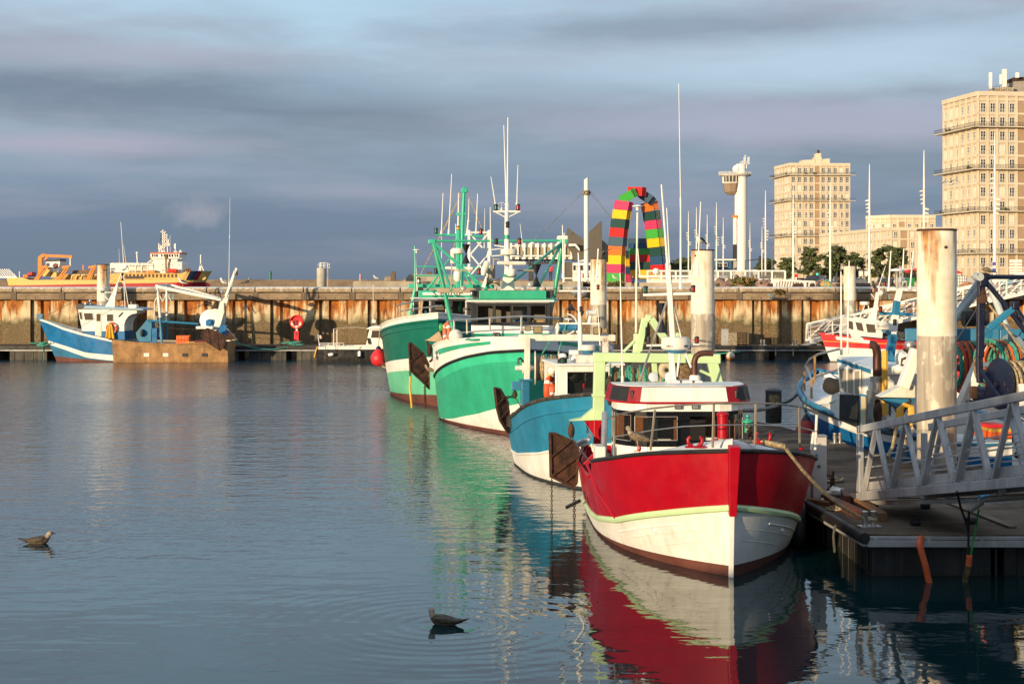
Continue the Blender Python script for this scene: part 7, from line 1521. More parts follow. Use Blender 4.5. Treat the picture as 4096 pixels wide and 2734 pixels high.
m.build('railing', SWH, t); MB().bar((r+.12, 0, 2), (r+.12, 0, hz), .1).build('ladder_pole', paint('tan_rail', (.4,.3,.2)), t); MB().torus((-r*.5, 0, hgt+.25), .12, .04, 10, 6, Matrix.Rotation(R(90), 3, 'X')).build('ring_lug', STEEL, t)
def dolph(x0, x1, y0, y1, D, lab, mt, nm='pier_post'):
 p, q = P(*cB(x0, y1), D), P(*cB(x1, y0), D); w_ = q.x-p.x
 o = MB().bb(-w_/2, w_/2, 0, w_, 0, q.z-p.z).bb(-w_/2+.02, w_/2-.02, .02, w_-.02, q.z-p.z, q.z-p.z+.08).build(nm, mt, label=lab, cat='post', bevel=.03); o.location = ((p.x+q.x)/2, D, p.z)
dolph(1650, 1708, 260, 362, 141, 'square dark timber post standing on the concrete pier', POSTW); dolph(2072, 2132, 262, 322, 146, 'second timber post on the pier behind the dark green mast', POSTW); dolph(1580, 1665, 318, 362, 142, 'low concrete block beside the square timber post on the pier', CONC, 'concrete_block')
t = empty('flag', tuple(P(*cB(1292, 362), 141)), label='small red flag on a white staff above the pier', cat='flag'); o3 = t.location
MB().bar((0, 0, 0), P(*cB(1292, 280), 141)-o3, .05).build('staff', SWH, t); g = [[P(*cB(1294+i*5, 296+j*20+3*sin(i*1.5)), 141)-o3+Vector((0, .05*sin(i*2), 0)) for i in range(4)] for j in range(3)]; f = MB().sheet(g).build('cloth', SKINR, t); f.modifiers.new('thickness', 'SOLIDIFY').thickness = .02
# ---------------------------------------------------------------- land, promenade
EARTH = paint('quay_ground', (.20,.16,.12), .95, var=.3, vs=.4); ASPH = paint('asphalt', (.06,.058,.055), .9, var=.2, vs=.3)
MB().prism([(2.5, 97, -1), (2.5, 700, -1), (420, 900, -1), (420, 97, -1)], (0, 0, 4.4)).build('ground', EARTH, kind='structure')
MB().prism([(12, 252, 3.405), (12, 380, 3.405), (240, 380, 3.405), (240, 252, 3.405)], (0, 0, .01)).build('road', ASPH, kind='structure')
TERR = paint('terrace_concrete', (.42,.35,.27), .9, var=.15, vs=.6, streak=.3)
x0, x1 = P(2330, 0, 205).x, P(3145, 0, 205).x
MB().bb(x0, x1, 205, 249, 3.35, 4.17).build('terrace', TERR, kind='structure')
lw0, lw1 = P(3150, 0, 248).x, P(4700, 0, 248).x
MB().bb(lw0, lw1, 248, 248.6, 3.35, 4.12).build('low_wall', TERR, label='low concrete wall along the promenade in front of the parked cars', cat='wall')
ROCK = paint('armour_rock', (.26,.165,.125), .95, var=.35, vs=.9, bump=.5, bs=4)
rg = random.Random(12)
def rock(r, sd):
 m = MB(); g = []; 
 for i in range(6):
  th = pi*i/5; row = []
  for j in range(9):
   a = 2*pi*j/8; k = r*(.75+.5*noise.noise(Vector((sin(th)*cos(a)+sd, sin(th)*sin(a), cos(th)))*1.4)); row.append((k*1.3*sin(th)*cos(a), k*sin(th)*sin(a), k*.8*cos(th)))
  g.append(row)
 return m.sheet(g, smooth=False).mesh('armour_rock')
rk = [rock(.95, s_*3.3) for s_ in range(5)]
for me in rk: me.materials.append(ROCK)
for k in range(110):
 u = rg.uniform(2850, 3560); 
 if 3300 < u < 3340 and rg.random() < .5: continue
 D_ = rg.uniform(112, 142); kk = (D_-112)/30; q = P(u, 1130, D_)
 o = bpy.data.objects.new('armour_rock', rk[k % 5]); COL.objects.link(o); o.location = (q.x, D_, 3.35+kk*.75*(1 if u < 3330 else .5)); o.rotation_euler = (rg.uniform(0, 6), rg.uniform(0, 6), rg.uniform(0, 6)); s_ = rg.uniform(.45, .95); o.scale = (s_, s_, s_*.7)
 tag(o, 'reddish brown armour rock in the bank behind the quay wall', 'rock', 'armour rocks behind the quay wall')
gb = empty('glass_barrier', tuple(P(2860, 1130, 206)), label='long white-framed glass wind barrier on the promenade', cat='barrier'); O = gb.location
HAZEGLASS, N_, b_ = new_mat('dusty_glass'); b_.inputs['Base Color'].default_value = (.25,.23,.2,1); b_.inputs['Roughness'].default_value = .1; b_.inputs['Alpha'].default_value = .35
us = [2590, 2645, 2703, 2760, 2820, 2872, 2924, 2981, 3034, 3088, 3140]
tp, bt_ = 1083, 1121
for u in us: MB().bar(P(u, 1130, 206)-O, P(u, tp, 206)-O, .22).build('post', SWH, gb)
MB().bar(P(us[0], tp, 206)-O, P(us[-1], tp, 206)-O, .2).build('top_rail', SWH, gb); MB().bar(P(us[0], 1117, 206)-O, P(us[-1], 1117, 206)-O, .14).bar(P(us[0], 1126, 206)-O, P(us[-1], 1126, 206)-O, .2, .3).build('bottom_rail', SWH, gb)
for u, v in zip(us, us[1:]): MB().bar(P(u+4, 1100, 206.05)-O, P(v-4, 1100, 206.05)-O, .03, 1.15).build('glass_pane', HAZEGLASS, gb)
# ---------------------------------------------------------------- towers with gridded facades
BEIGE = paint('beige_concrete', (.53,.44,.325), .85, var=.08, vs=.3, streak=.12); BEIGE2 = paint('light_concrete_frame', (.63,.54,.41), .85, var=.06, vs=.3); BRICKP = paint('pinkish_infill', (.38,.26,.165), .9, var=.15, vs=3)
IRON = paint('balcony_iron', (.03,.03,.03), .6); WPANE = glass('window_pane', (.03,.03,.035), .06); SHUT = paint('closed_shutter', (.72,.64,.5), .6, var=.05); CURT = paint('curtain', (.6,.5,.36), .8)
def winmesh(w, h, kind):
 m = MB(); f = .11
 m.bb(-w/2, -w/2+f, -.06, .06, 0, h); m.bb(w/2-f, w/2, -.06, .06, 0, h); m.bb(-w/2+f, w/2-f, -.06, .06, h-f, h); m.bb(-w/2+f, w/2-f, -.06, .06, 0, f)
 if kind == 0:
  m.bb(-.06, .06, -.05, .05, f, h-f); m.bb(-w/2+f, w/2-f, -.0, .03, f, h-f, mat=1)
  for k in (.36, .68): m.bb(-w/2+f, w/2-f, -.04, -.005, h*k-.03, h*k+.03)
 elif kind == 1: m.bb(-w/2+f, w/2-f, -.03, .03, f, h-f, mat=2)
 else: m.bb(-.06, .06, -.05, .05, f, h-f); m.bb(-w/2+f, -.07, -.01, .03, f, h-f, mat=3); m.bb(.07, w/2-f, -.0, .03, f, h-f, mat=1)
 m.bb(-w/2, w/2, -.14, -.10, .85, .92); 
 for k in range(7): m.bb(-w/2+w*k/6-.015, -w/2+w*k/6+.015, -.13, -.11, .05, .85)
 me = m.mesh('window')
 for x in (WHITE, WPANE, SHUT, CURT): me.materials.append(x)
 return me
def tower(name, label, corner, dirF, wF, dirS, wS, z0, H_, fl, colsF, colsS, blank=(), balc=(), seed=1, cat='building', first=4.5, roofbits=True, over=1.9, group=None, wsize=(1.4, 2.45), stuffcap=100):
 """corner at the near edge; front runs along dirF, the side along dirS"""
 t = empty(name, (corner.x, corner.y, z0), label=label, cat=cat, group=group); rg = random.Random(seed)
 dF, dS = Vector(dirF).normalized(), Vector(dirS).normalized(); up = Vector((0, 0, 1)); nF = -Vector((-dF.y, dF.x, 0)); nS = Vector((-dS.y, dS.x, 0))
 if nF.y > 0: nF = -nF
 if nS.x > 0: nS = -nS
 c = [Vector((0, 0, 0)), dF*wF, dF*wF+dS*wS, dS*wS]
 MB().prism(c, (0, 0, H_)).build('wall', BEIGE, t)
 n = int(round((H_-first-.9)/fl)); fr = MB(); inf = MB()
 for d, w, cols, nn, side in ((dF, wF, colsF, nF, 0), (dS, wS, colsS, nS, 1)):
  rot = Matrix((d, nn*-1, up)).transposed() if d.cross(nn*-1).dot(up) > 0 else Matrix((-d, nn*-1, up)).transposed()
  def bx(s0, s1, za, zb, p0, p1, M, mat=0):
   a = d*s0+nn*p0; pts = [d*s0+nn*p0, d*s1+nn*p0, d*s1+nn*p1, d*s0+nn*p1]
   M.prism([p+up*za for p in pts], (0, 0, zb-za), mat)
  pit = w/cols
  for k in range(cols+1): bx(max(0, k*pit-.28), min(w, k*pit+.28), 0, H_-.9, .0, .22, fr)
  bx(0, w, H_-.9, H_+.25, -.2, .42, fr)
  for i in range(n+1):
   z = first+i*fl; bx(0, w, z-.42, z+.02, .0, .17, fr)
  for i in range(n):
   z = first+i*fl
   for k in range(cols):
    if (side, k) in blank or rg.random() < .015: bx(k*pit+.3, (k+1)*pit-.3, z+.1, z+fl-.5, .0, .06, inf); continue
    yield_kind = 0 if rg.random() < (.78 if side == 0 else .4) else (1 if rg.random() < .6 else 2)
    WQ.append((t, d*(k*pit+pit/2)+nn*.10+up*(z+.05), d, nn, yield_kind, wsize))
  for z in balc:
   s0, s1 = -over, w+(over if side == 0 else over); zz = first+z*fl
   m = MB(); bx(s0 if True else 0, s1, zz-.25, zz-.02, .18 if side else .17, over, m)
   m.build('balcony_slab', BEIGE2, t); m = MB()
   bx(s0, s1, zz+.95, zz+1.03, over-.1, over-.03, m); bx(s0, s1, zz+.02, zz+.08, over-.1, over-.03, m); k = s0
   while k < s1: bx(k, k+.05, zz, zz+.95, over-.085, over-.045, m); k += .42
   m.build('balcony_rail', IRON, t)
   for q in range(int(w/9)):
    s_ = rg.uniform(.5, w-.5); cc = d*s_+nn*(over-.5)+up*(zz+.45); MB().ball(cc, rg.uniform(.25, .45), 6, sc=(1, 1, rg.uniform(.8, 1.4))).build('balcony_plant', LEAF2, t)
 fr.build('facade_frame', BEIGE2, t)
 if inf.v: inf.build('infill_panel', BRICKP, t)
 return t
WQ = []; WM = {}
def run(t): return t
def flush_windows():
 by = {}
 for q in WQ: by.setdefault(q[0].name, []).append(q)
 for nm, l in by.items():
  cap = 99
  for i, (t, p, d, nn, kind, ws_) in enumerate(l[:cap]):
   key = (kind, ws_)
   if key not in WM: WM[key] = winmesh(*ws_, kind)
   o = bpy.data.objects.new('window', WM[key]); COL.objects.link(o); o.parent = t; o.location = p; o.rotation_euler = (0, 0, math.atan2(-nn.x, nn.y)+pi)
  if len(l) > cap:
   m = MB(); mats_ = None
   for (t, p, d, nn, kind, ws_) in l[cap:]:
    key = (kind, ws_)
    if key not in WM: WM[key] = winmesh(*ws_, kind)
    me = WM[key]; M = Matrix.Translation(p) @ Matrix.Rotation(math.atan2(-nn.x, nn.y)+pi, 4, 'Z'); o0 = len(m.v)
    m.v.extend(M @ v.co for v in me.vertices)
    for f in me.polygons: m.f.append([o0+i for i in f.vertices]); m.m.append(f.material_index); m.s.append(False)
   m.build('further_windows', [WHITE, WPANE, SHUT, CURT], l[0][0], kind='stuff')
c = P(3912, 1120, 400); c.z = 0; s_end = P(3773, 1120, 421); s_end.z = 0
htop = P(0, 369, 400).z
tr = tower('apartment_tower', 'tall beige concrete apartment tower with balconies at the right edge', c, (1, .12, 0), 26, s_end-c, (s_end-c).length, 3.4, htop-3.4, 3.62, 10, 6, blank=((0, 4), (0, 9)), balc=(1, 4, 7, 10), seed=3)
for x, y0, y1, w_ in ((1508, 142, 245, .7), (1595, 122, 235, 1.0), (1573, 155, 215, .6), (1676, 143, 175, .8)): MB().bar(P(*cK(x, y1), 408)-tr.location, P(*cK(x, y0), 408)-tr.location, w_).build('roof_antenna', SWH, tr)
MB().prism([P(*cK(x, y), 408)-tr.location for x, y in ((1540, 262), (1540, 236), (1655, 236), (1655, 262))], (0, 8, 0)).build('roof_house', BEIGE, tr); MB().prism([P(*cK(x, y), 410)-tr.location for x, y in ((1655, 262), (1655, 195), (1760, 190), (1760, 262))], (0, 8, 0)).build('roof_house', paint('grey_render', (.3,.27,.24), .8), tr); MB().prism([P(*cK(x, y), 409.5)-tr.location for x, y in ((1655, 194), (1655, 172), (1720, 170), (1760, 172), (1760, 189))], (0, 9, 0)).build('roof_cap', RUST, tr)
m = MB()
for k in range(14): p = P(*cK(1500+k*11, 262-rr.uniform(0, 12)), 406)-tr.location; m.bar(p, p+Vector((0, 0, 1.2)), .08); m.bar(p, p+Vector((1.0, 0, .6)), .08)
m.build('roof_clutter', IRON, tr)
c = P(3161, 1120, 640); c.z = 0; s_end = P(3100, 1120, 661); s_end.z = 0; e_end = P(3400, 1120, 642)
htop = P(0, 654, 640).z
tl = tower('apartment_tower', 'beige apartment tower with four balcony rings between white lighting masts', c, Vector((e_end.x, e_end.y, 0))-c, (Vector((e_end.x, e_end.y, 0))-c).length, s_end-c, (s_end-c).length, 3.4, htop-3.4, 3.65, 10, 6, blank=((0, 4),), balc=(0, 4, 8, 10.9), seed=5, first=4.8)
m = MB()
for l, dd in ((((330, 712), (330, 690), (410, 688), (410, 712)), 8), (((408, 712), (408, 672), (450, 672), (450, 712)), 6), (((412, 672), (415, 648), (446, 648), (446, 672)), 4), (((450, 712), (455, 685), (500, 680), (500, 712)), 8)): m.prism([P(*cK(x, y), 648)-tl.location for x, y in l], (0, dd, 0))
m.build('roof_house', BEIGE2, tl); MB().bar(P(*cK(429, 650), 650)-tl.location, P(*cK(429, 628), 650)-tl.location, .8).build('chimney', RUST, tl)
c = P(3564, 1120, 520); c.z = 0; s_end = P(3280, 1120, 592); s_end.z = 0; h0 = P(0, 911, 520).z
lo = tower('apartment_block', 'long low beige apartment block between the two towers', c, (1, .05, 0), 26, s_end-c, (s_end-c).length, 3.4, h0-3.4, 3.35, 9, 22, blank=((0, 1), (0, 4)), balc=(), seed=8, first=5.0, wsize=(1.2, 2.2))
c2 = P(3500, 1120, 560); c2.z = 0
lo2 = tower('apartment_block', 'set-back upper block of beige flats above the low block', Vector((P(3562, 0, 552).x, 552, 0)), (1, .05, 0), 16.2, (-.6, .8, 0), 11, h0-.5, P(0, 862, 552).z-h0+.5, 3.3, 6, 5, blank=((0, 1), (0, 4)), balc=(), seed=11, first=.9, wsize=(1.2, 2.1))
flush_windows()
# ---------------------------------------------------------------- control tower
ct = empty('control_tower', (P(2966, 1120, 690).x, 692, 3.4), label='slim white harbour control tower with overhanging cab and roof platform', cat='tower'); O = ct.location
j3 = lambda x, y, D=690: P(*cJ(x, y), D)-O
rs = (j3(1460, 0).x-j3(1368, 0).x)/2; cx = (j3(1460, 0).x+j3(1368, 0).x)/2
TW = paint('tower_white', (.80,.77,.72), .6, var=.03)
MB().lathe([(rs, 0), (rs, j3(0, 745).z), (rs*.82, j3(0, 744).z), (rs*.82, j3(0, 657).z), (rs*.7, j3(0, 655).z)], 40, (cx, 0, 0)).build('shaft', TW, ct)
kx = (j3(1345, 0).x); cr = (j3(1420, 0).x-j3(1280, 0).x)/2
oct_ = lambda r, z: [(kx+r*cos(a*pi/4+pi/8), r*sin(a*pi/4+pi/8)*.9, z) for a in range(8)]
def frus(r0, z0, r1, z1, nm, mt): 
 a, b_ = oct_(r0, z0), oct_(r1, z1); return MB().add(a+b_, [(i, (i+1) % 8, (i+1) % 8+8, i+8) for i in range(8)]+[tuple(range(8))[::-1], tuple(range(8, 16))]).build(nm, mt, ct)
zz_ = lambda y: j3(0, y).z
CLAD = paint('bronze_cladding', (.26,.19,.13), .5, var=.06, vs=.5); frus(cr*.45, zz_(882), cr*.78, zz_(862), 'cab_base', CLAD); frus(cr*.78, zz_(862), cr*.98, zz_(795), 'cab_wall', CLAD); frus(cr*.9, zz_(795)+.01, cr*.95, zz_(742), 'cab_glass', glass('cab_window', (.10,.09,.08), .06)); m = MB()
for a in range(16): 
 ang = a*pi/8+pi/8; m.bar((kx+cr*.93*cos(ang), cr*.86*sin(ang), zz_(795)), (kx+cr*.98*cos(ang), cr*.9*sin(ang), zz_(742)), .25)
m.build('mullion', TW, ct); frus(cr*1.0, zz_(797), cr*1.02, zz_(791), 'sill', TW)
ph = MB(); pc = (j3(1250, 0).x+j3(1490, 0).x)/2; pw = (j3(1490, 0).x-j3(1250, 0).x)/2
ph.lathe([(pw*.92, zz_(745)), (pw, zz_(738)), (pw, zz_(730)), (pw*.95, zz_(728))], 12, (pc, 0, 0), Matrix.Diagonal((1, .62, 1))); ph.build('platform', paint('platform_grey', (.5,.46,.42), .6), ct); m = MB()
for k in range(28): a = 2*pi*k/28; m.bar((pc+pw*cos(a), pw*.62*sin(a), zz_(730)), (pc+pw*cos(a), pw*.62*sin(a), zz_(714)), .1)
for y in (714, 722): m.tube([(pc+pw*cos(2*pi*k/28), pw*.62*sin(2*pi*k/28), zz_(y)) for k in range(28)], .07, 5, closed=True)
m.build('platform_rail', SWH, ct); MB().ball((j3(1378, 0).x, -1, zz_(692)), 1.75, 20).build('radome', TW, ct); m = MB()
for x, y in ((1432, 606), (1440, 590), (1450, 690), (1460, 606), (1469, 604), (1405, 640), (1420, 632)): m.bar(j3(x, 657), j3(x, y), .3)
m.bar(j3(1400, 645), j3(1470, 640), .3); m.build('antenna_cluster', SWH, ct); MB().bar(j3(1364, 1440), j3(1364, 1040), 1.4).build('side_shaft', SWH, ct); MB().bar(j3(1363, 1052), j3(1363, 1035), 2.0).build('side_shaft_cap', SOR, ct); MB().bar(j3(1363, 1370), j3(1363, 1250), 1.5).build('stair_screen', IRON, ct)
ob = empty('office_building', tuple(P(*cJ(1290, 1440), 560)), label='low white and blue office building at the foot of the control tower', cat='building'); O2 = ob.location
def opoly(nm, l, dep, mt, D=560, par=ob, O_=None): return MB().prism([P(*cJ(x, y), D)-(O_ or O2) for x, y in l], (0, dep, 0)).build(nm, mt, par)
opoly('wall', ((1215, 1445), (1215, 1368), (1340, 1368), (1340, 1445)), 15, paint('office_blue', (.04,.11,.22), .5)); opoly('roof', ((1210, 1368), (1210, 1357), (1375, 1357), (1375, 1368)), 16, SWH, 559); opoly('window_band', ((1228, 1412), (1228, 1386), (1310, 1386), (1310, 1412)), .5, SWH, 559.4); opoly('wall', ((1342, 1445), (1342, 1370), (1378, 1370), (1378, 1445)), 12, paint('grey_cladding', (.4,.38,.35), .6), 561); opoly('lower_wall', ((1215, 1500), (1215, 1440), (1345, 1440), (1345, 1500)), 15, SWH, 559.8)
for k in range(4): opoly('window', ((1234+k*19, 1409), (1234+k*19, 1389), (1247+k*19, 1389), (1247+k*19, 1409)), .3, WPANE, 559.05)
# ---------------------------------------------------------------- white port building, dark angular volumes, cable mast
pbl = empty('port_building', tuple(P(2190, 1110, 330)), label='white glazed port building on stilts with dark slanted volumes', cat='building'); O3 = pbl.location
d3 = lambda nm, l, dep, mt, D=330, f=cD: MB().prism([P(*f(x, y), D)-O3 for x, y in l], (0, dep, 0)).build(nm, mt, pbl)
d3('upper_floor', ((1150, 1010), (1150, 850), (1830, 850), (1830, 1010)), 12, SWH); DK = paint('dark_cladding', (.10,.085,.07), .6, var=.05)
for k in range(9): d3('window', ((1170+k*70, 965), (1170+k*70, 885), (1222+k*70, 885), (1222+k*70, 965)), .3, paint('amber_pane', (.30,.25,.17), .2), 329.65)
m = MB()
for k in range(10): m.bar(P(*cD(1160+k*70, 1010), 329.3)-O3, P(*cD(1160+k*70, 840), 329.3)-O3, .35)
m.bar(P(*cD(1150, 975), 329.3)-O3, P(*cD(1830, 975), 329.3)-O3, .3); m.build('facade_frame', SWH, pbl)
m = MB()
for k in range(9): m.bar(P(*cD(1170+k*60, 1050), 333)-O3, P(*cD(1200+k*60, 1015), 333)-O3, .3); m.bar(P(*cD(1200+k*60, 1015), 333)-O3, P(*cD(1230+k*60, 1050), 333)-O3, .3)
m.bar(P(*cD(1150, 1015), 333)-O3, P(*cD(1700, 1015), 333)-O3, .4); m.bar(P(*cD(1150, 1050), 333)-O3, P(*cD(1700, 1050), 333)-O3, .4); m.build('truss', DKGREY, pbl); MB().bar(P(*cD(1370, 1290), 334)-O3, P(*cD(1370, 1050), 334)-O3, 1.1).build('stilt', DKGREY, pbl)
d3('stair_block', ((1650, 850), (1650, 765), (1765, 765), (1765, 850)), 8, SWH); d3('gable', ((1340, 850), (1380, 828), (1420, 850)), 4, SWH)
n3 = lambda nm, l, dep, mt, D=322: MB().prism([P(*cN(x, y), D)-O3 for x, y in l], (0, dep, 0)).build(nm, mt, pbl)
j4 = lambda nm, l, dep, mt, D=326: MB().prism([P(*cJ(x, y), D)-O3 for x, y in l], (0, dep, 0)).build(nm, mt, pbl)
j4('dark_volume', ((135, 1128), (135, 1260), (160, 1300), (180, 1370), (285, 1370), (285, 1240)), 9, DK, 325); j4('dark_volume', ((285, 1165), (384, 1072), (384, 1370), (285, 1370)), 9, DK, 324); j4('angled_stair', ((140, 1245), (190, 1245), (218, 1280), (218, 1296), (185, 1262), (140, 1262)), 2, SWH, 322.5); j4('glazed_link', ((384, 1215), (430, 1255), (430, 1380), (384, 1380)), 6, paint('amber_pane', (.30,.25,.17)), 327)
n3('lower_wing', ((425, 590), (425, 240), (760, 240), (760, 590)), 14, SWH); n3('dark_side', ((300, 590), (300, 230), (422, 230), (422, 590)), 14, DK, 322.5)
for k in range(7): n3('window', ((438+k*46, 378), (438+k*46, 285), (474+k*46, 285), (474+k*46, 378)), .25, WPANE if k % 3 == 0 else CURT, 321.75)
n3('canopy', ((430, 435), (430, 425), (590, 390), (760, 425), (760, 435)), .6, SWH, 321.3); n3('roof_lantern', ((520, 215), (620, 180), (720, 215)), 4, SWH, 323); MB().tube([P(*cN(663, 492), 321.9)-O3, P(*cN(663, 492), 321.75)-O3], .65, 16).build('red_disc', SKINR, pbl)
cmst = empty('cable_mast', tuple(P(2346, 1120, 318)), label='thick white mast with slanted top and steel collar', cat='mast'); O4 = cmst.location
xx = lambda x, y: P(*cJ(x, y), 318)-O4
w_ = (xx(285, 0).x-xx(251, 0).x)/2; m = MB(); n_c = 24; ring = [(w_*cos(2*pi*k/n_c), w_*sin(2*pi*k/n_c)) for k in range(n_c)]; xc = (xx(285, 0).x+xx(251, 0).x)/2
m.add([(xc+a, b_, -3) for a, b_ in ring]+[(xc+a, b_, xx(0, 775).z+(a+w_)/(2*w_)*(xx(0, 747).z-xx(0, 775).z)) for a, b_ in ring], [(k, (k+1) % n_c, (k+1) % n_c+n_c, k+n_c) for k in range(n_c)], 0, True); m.add([m.v[n_c+k] for k in range(n_c)], [tuple(range(n_c))]); m.build('shaft', TW, cmst); m = MB()
for y in (858, 880): m.torus((xc, 0, xx(0, y).z), w_*1.25, .22, 20, 6)
for a in range(6): m.bar((xc, 0, xx(0, 870).z), (xc+w_*2*cos(a), w_*2*sin(a), xx(0, 868).z), .3)
m.build('collar', paint('collar_brown', (.2,.16,.12), .6), cmst); m = MB()
m.tube([xx(250, 845), xx(-30, 1140)], .05, 4); m.tube([xx(300, 855), xx(470, 1070)], .05, 4); m.tube([xx(296, 870), xx(455, 1062)], .05, 4); m.build('stay_cable', STEEL, cmst)
# ---------------------------------------------------------------- generic arch of coloured containers
AR = empty('container_arch', tuple(P(*cJ(560, 1528), 470)), label='tall arch of stacked multicoloured shipping containers', cat='arch'); O5 = AR.location
CC = {k: paint('container_'+k, v, .45, var=.05) for k, v in dict(pink=(.58,.04,.13), green=(.05,.36,.05), yellow=(.75,.47,.01), slate=(.05,.10,.15), orange=(.72,.16,.02), dark=(.012,.055,.05), red=(.62,.012,.012), blue=(.02,.07,.16)).items()}
def cont_mesh(L_, w_, h_):
 m = MB(); n = 22; d = .05
 def corr(p0, p1, nn, k):
  pts = []
  for i in range(k):
   a = p0.lerp(p1, i/k); b_ = p0.lerp(p1, (i+.5)/k); pts += [a, b_-(p1-p0)/k*.12, b_-nn*d, p0.lerp(p1, (i+1)/k)-nn*d-(p1-p0)/k*.12]
  pts.append(p1)
  for a, b_ in zip(pts, pts[1:]): m.add([a, b_, b_+Vector((0, 0, h_)), a+Vector((0, 0, h_))], [(0, 1, 2, 3)])
 z = Vector((0, 0, -h_/2)); A_, B_, C_, D_ = [Vector(q)+z for q in ((-L_/2, -w_/2, 0), (L_/2, -w_/2, 0), (L_/2, w_/2, 0), (-L_/2, w_/2, 0))]
 corr(A_, B_, Vector((0, -1, 0)), n); corr(B_, C_, Vector((1, 0, 0)), 9); corr(C_, D_, Vector((0, 1, 0)), n); corr(D_, A_, Vector((-1, 0, 0)), 9)
 m.bb(-L_/2, L_/2, -w_/2, w_/2, -h_/2-.02, -h_/2+.08); m.bb(-L_/2, L_/2, -w_/2, w_/2, h_/2-.08, h_/2)
 for sx in (-1, 1):
  for sy in (-1, 1): m.bb(sx*L_/2-.09, sx*L_/2+.09, sy*w_/2-.09, sy*w_/2+.09, -h_/2, h_/2)
 return m.mesh('container')
cm_base = cont_mesh(6.06, 2.44, 2.6); CMS = {}
def cont(u0, v0, u1, v1, col, roll=0, D=470, yaw=40, s=1.0):
 if col not in CMS: CMS[col] = cm_base.copy(); CMS[col].materials.append(CC[col])
 o = bpy.data.objects.new('container', CMS[col]); COL.objects.link(o); o.parent = AR
 yaw = -yaw; o.location = P(*cJ((u0+u1)/2, (v0+v1)/2), D)-O5; o.rotation_euler = (Matrix.Rotation(R(roll), 3, 'Y') @ Matrix.Rotation(R(yaw), 3, 'Z')).to_euler(); o.scale = (s*.86, s*.86, s*1.03); return o
for k, (u0, v0, u1, v1, rl) in enumerate(((423, 1462, 545, 1528, -2), (423, 1395, 548, 1460, -2), (423, 1330, 552, 1395, -2), (428, 1262, 558, 1330, -3), (435, 1195, 567, 1262, -4), (440, 1130, 573, 1195, -5), (450, 1063, 583, 1130, -6), (460, 997, 597, 1063, -7), (475, 930, 610, 997, -10))): cont(u0, v0, u1, v1, ['green', 'pink', 'yellow', 'orange', 'slate', 'red', 'dark', 'yellow', 'pink'][k], -rl)
cont(512, 858, 640, 930, 'green', -30, 469); cont(577, 827, 705, 893, 'red', 4, 470.5); cont(648, 858, 775, 945, 'slate', 38, 472)
for k, (u0, v0, u1, v1, rl) in enumerate(((668, 932, 805, 1010, 10), (682, 1002, 818, 1075, 7), (693, 1068, 830, 1140, 6), (705, 1135, 836, 1205, 5), (712, 1203, 848, 1270, 5), (735, 1268, 852, 1335, 4), (748, 1333, 855, 1400, 3), (756, 1400, 858, 1465, 2), (760, 1465, 862, 1530, 2))): cont(u0, v0, u1, v1, ['orange', 'dark', 'pink', 'green', 'yellow', 'dark', 'blue', 'red', 'yellow'][k], -rl, 474, 52)
for k, (v0, v1, col) in enumerate(((1226, 1260, 'slate'), (1262, 1296, 'blue'), (1298, 1336, 'green'), (1338, 1384, 'red'), (1388, 1440, 'dark'), (1443, 1500, 'yellow'))): o = cont(575+k*3, v0, 725+k*5, v1, col, 0, 484-k*1.5, 2); o.scale.x = 1; o.rotation_euler[0] = R(-18+k*2.5)
for k, col in enumerate(('dark', 'yellow', 'blue', 'pink')): cont(545, 1300+k*56, 585, 1356+k*56, col, 0, 492, 75)
# ---------------------------------------------------------------- lighting masts
def blade():
 m = MB(); g = []
 for i in range(5):
  a = -.2+i*.3; g.append([(x*.62-.02, .18*cos(a)-.15, .30*sin(a)*(1.1-x*.5)-.1*x) for x in (0, .5, 1.1)])
 return m.sheet(g).mesh('reflector')
bl_me = blade(); bl_me.materials.append(SWH)
pl_me = MB().lathe([(.19, 0), (.17, 8), (.12, 14), (.05, 18.1), (.01, 18.2)], 12).mesh('pole'); pl_me.materials.append(SWH)
desc = {3979: 'tall white lighting mast in front of the right apartment tower', 3696: 'tall white lighting mast rising behind the thick near pile', 3478: 'tall white lighting mast between the low block and the pine trees', 3321: 'white lighting mast in front of the left tower, right of two', 3173: 'white lighting mast in front of the left tower, left of two', 3062: 'white lighting mast standing alone just left of the left apartment tower', 2866: 'tallest lighting mast between the near white pile and the control tower'}
for u, v in ((3979, 528), (3696, 600), (3478, 656), (3321, 729), (3173, 730), (3062, 761), (2866, 808), (2754, 844), (2786, 828), (2829, 857), (2893, 869), (3000, 891), (3048, 903), (3088, 913), (3386, 940)):
 D_ = 17.8*FPX/(V0-v); q = P(u, v, D_)
 t = empty('lighting_mast', (q.x, D_, 4.1), rr.uniform(-.2, .2), label=desc.get(u, 'small far white lighting mast with reflector blades'), cat='lamp post', group='white lighting masts along the promenade')
 o = bpy.data.objects.new('pole', pl_me); COL.objects.link(o); o.parent = t
 for k in range(8 if u in desc else 6):
  side = -1 if k < 4 else 1
  o = bpy.data.objects.new('reflector', bl_me); COL.objects.link(o); o.parent = t
  o.location = (0, -.1, 12.6-k*.56+(.0 if side < 0 else -.25)); o.rotation_euler = (0, 0, 0); o.scale = (side*(1-.08*(k % 4)), 1, .9)
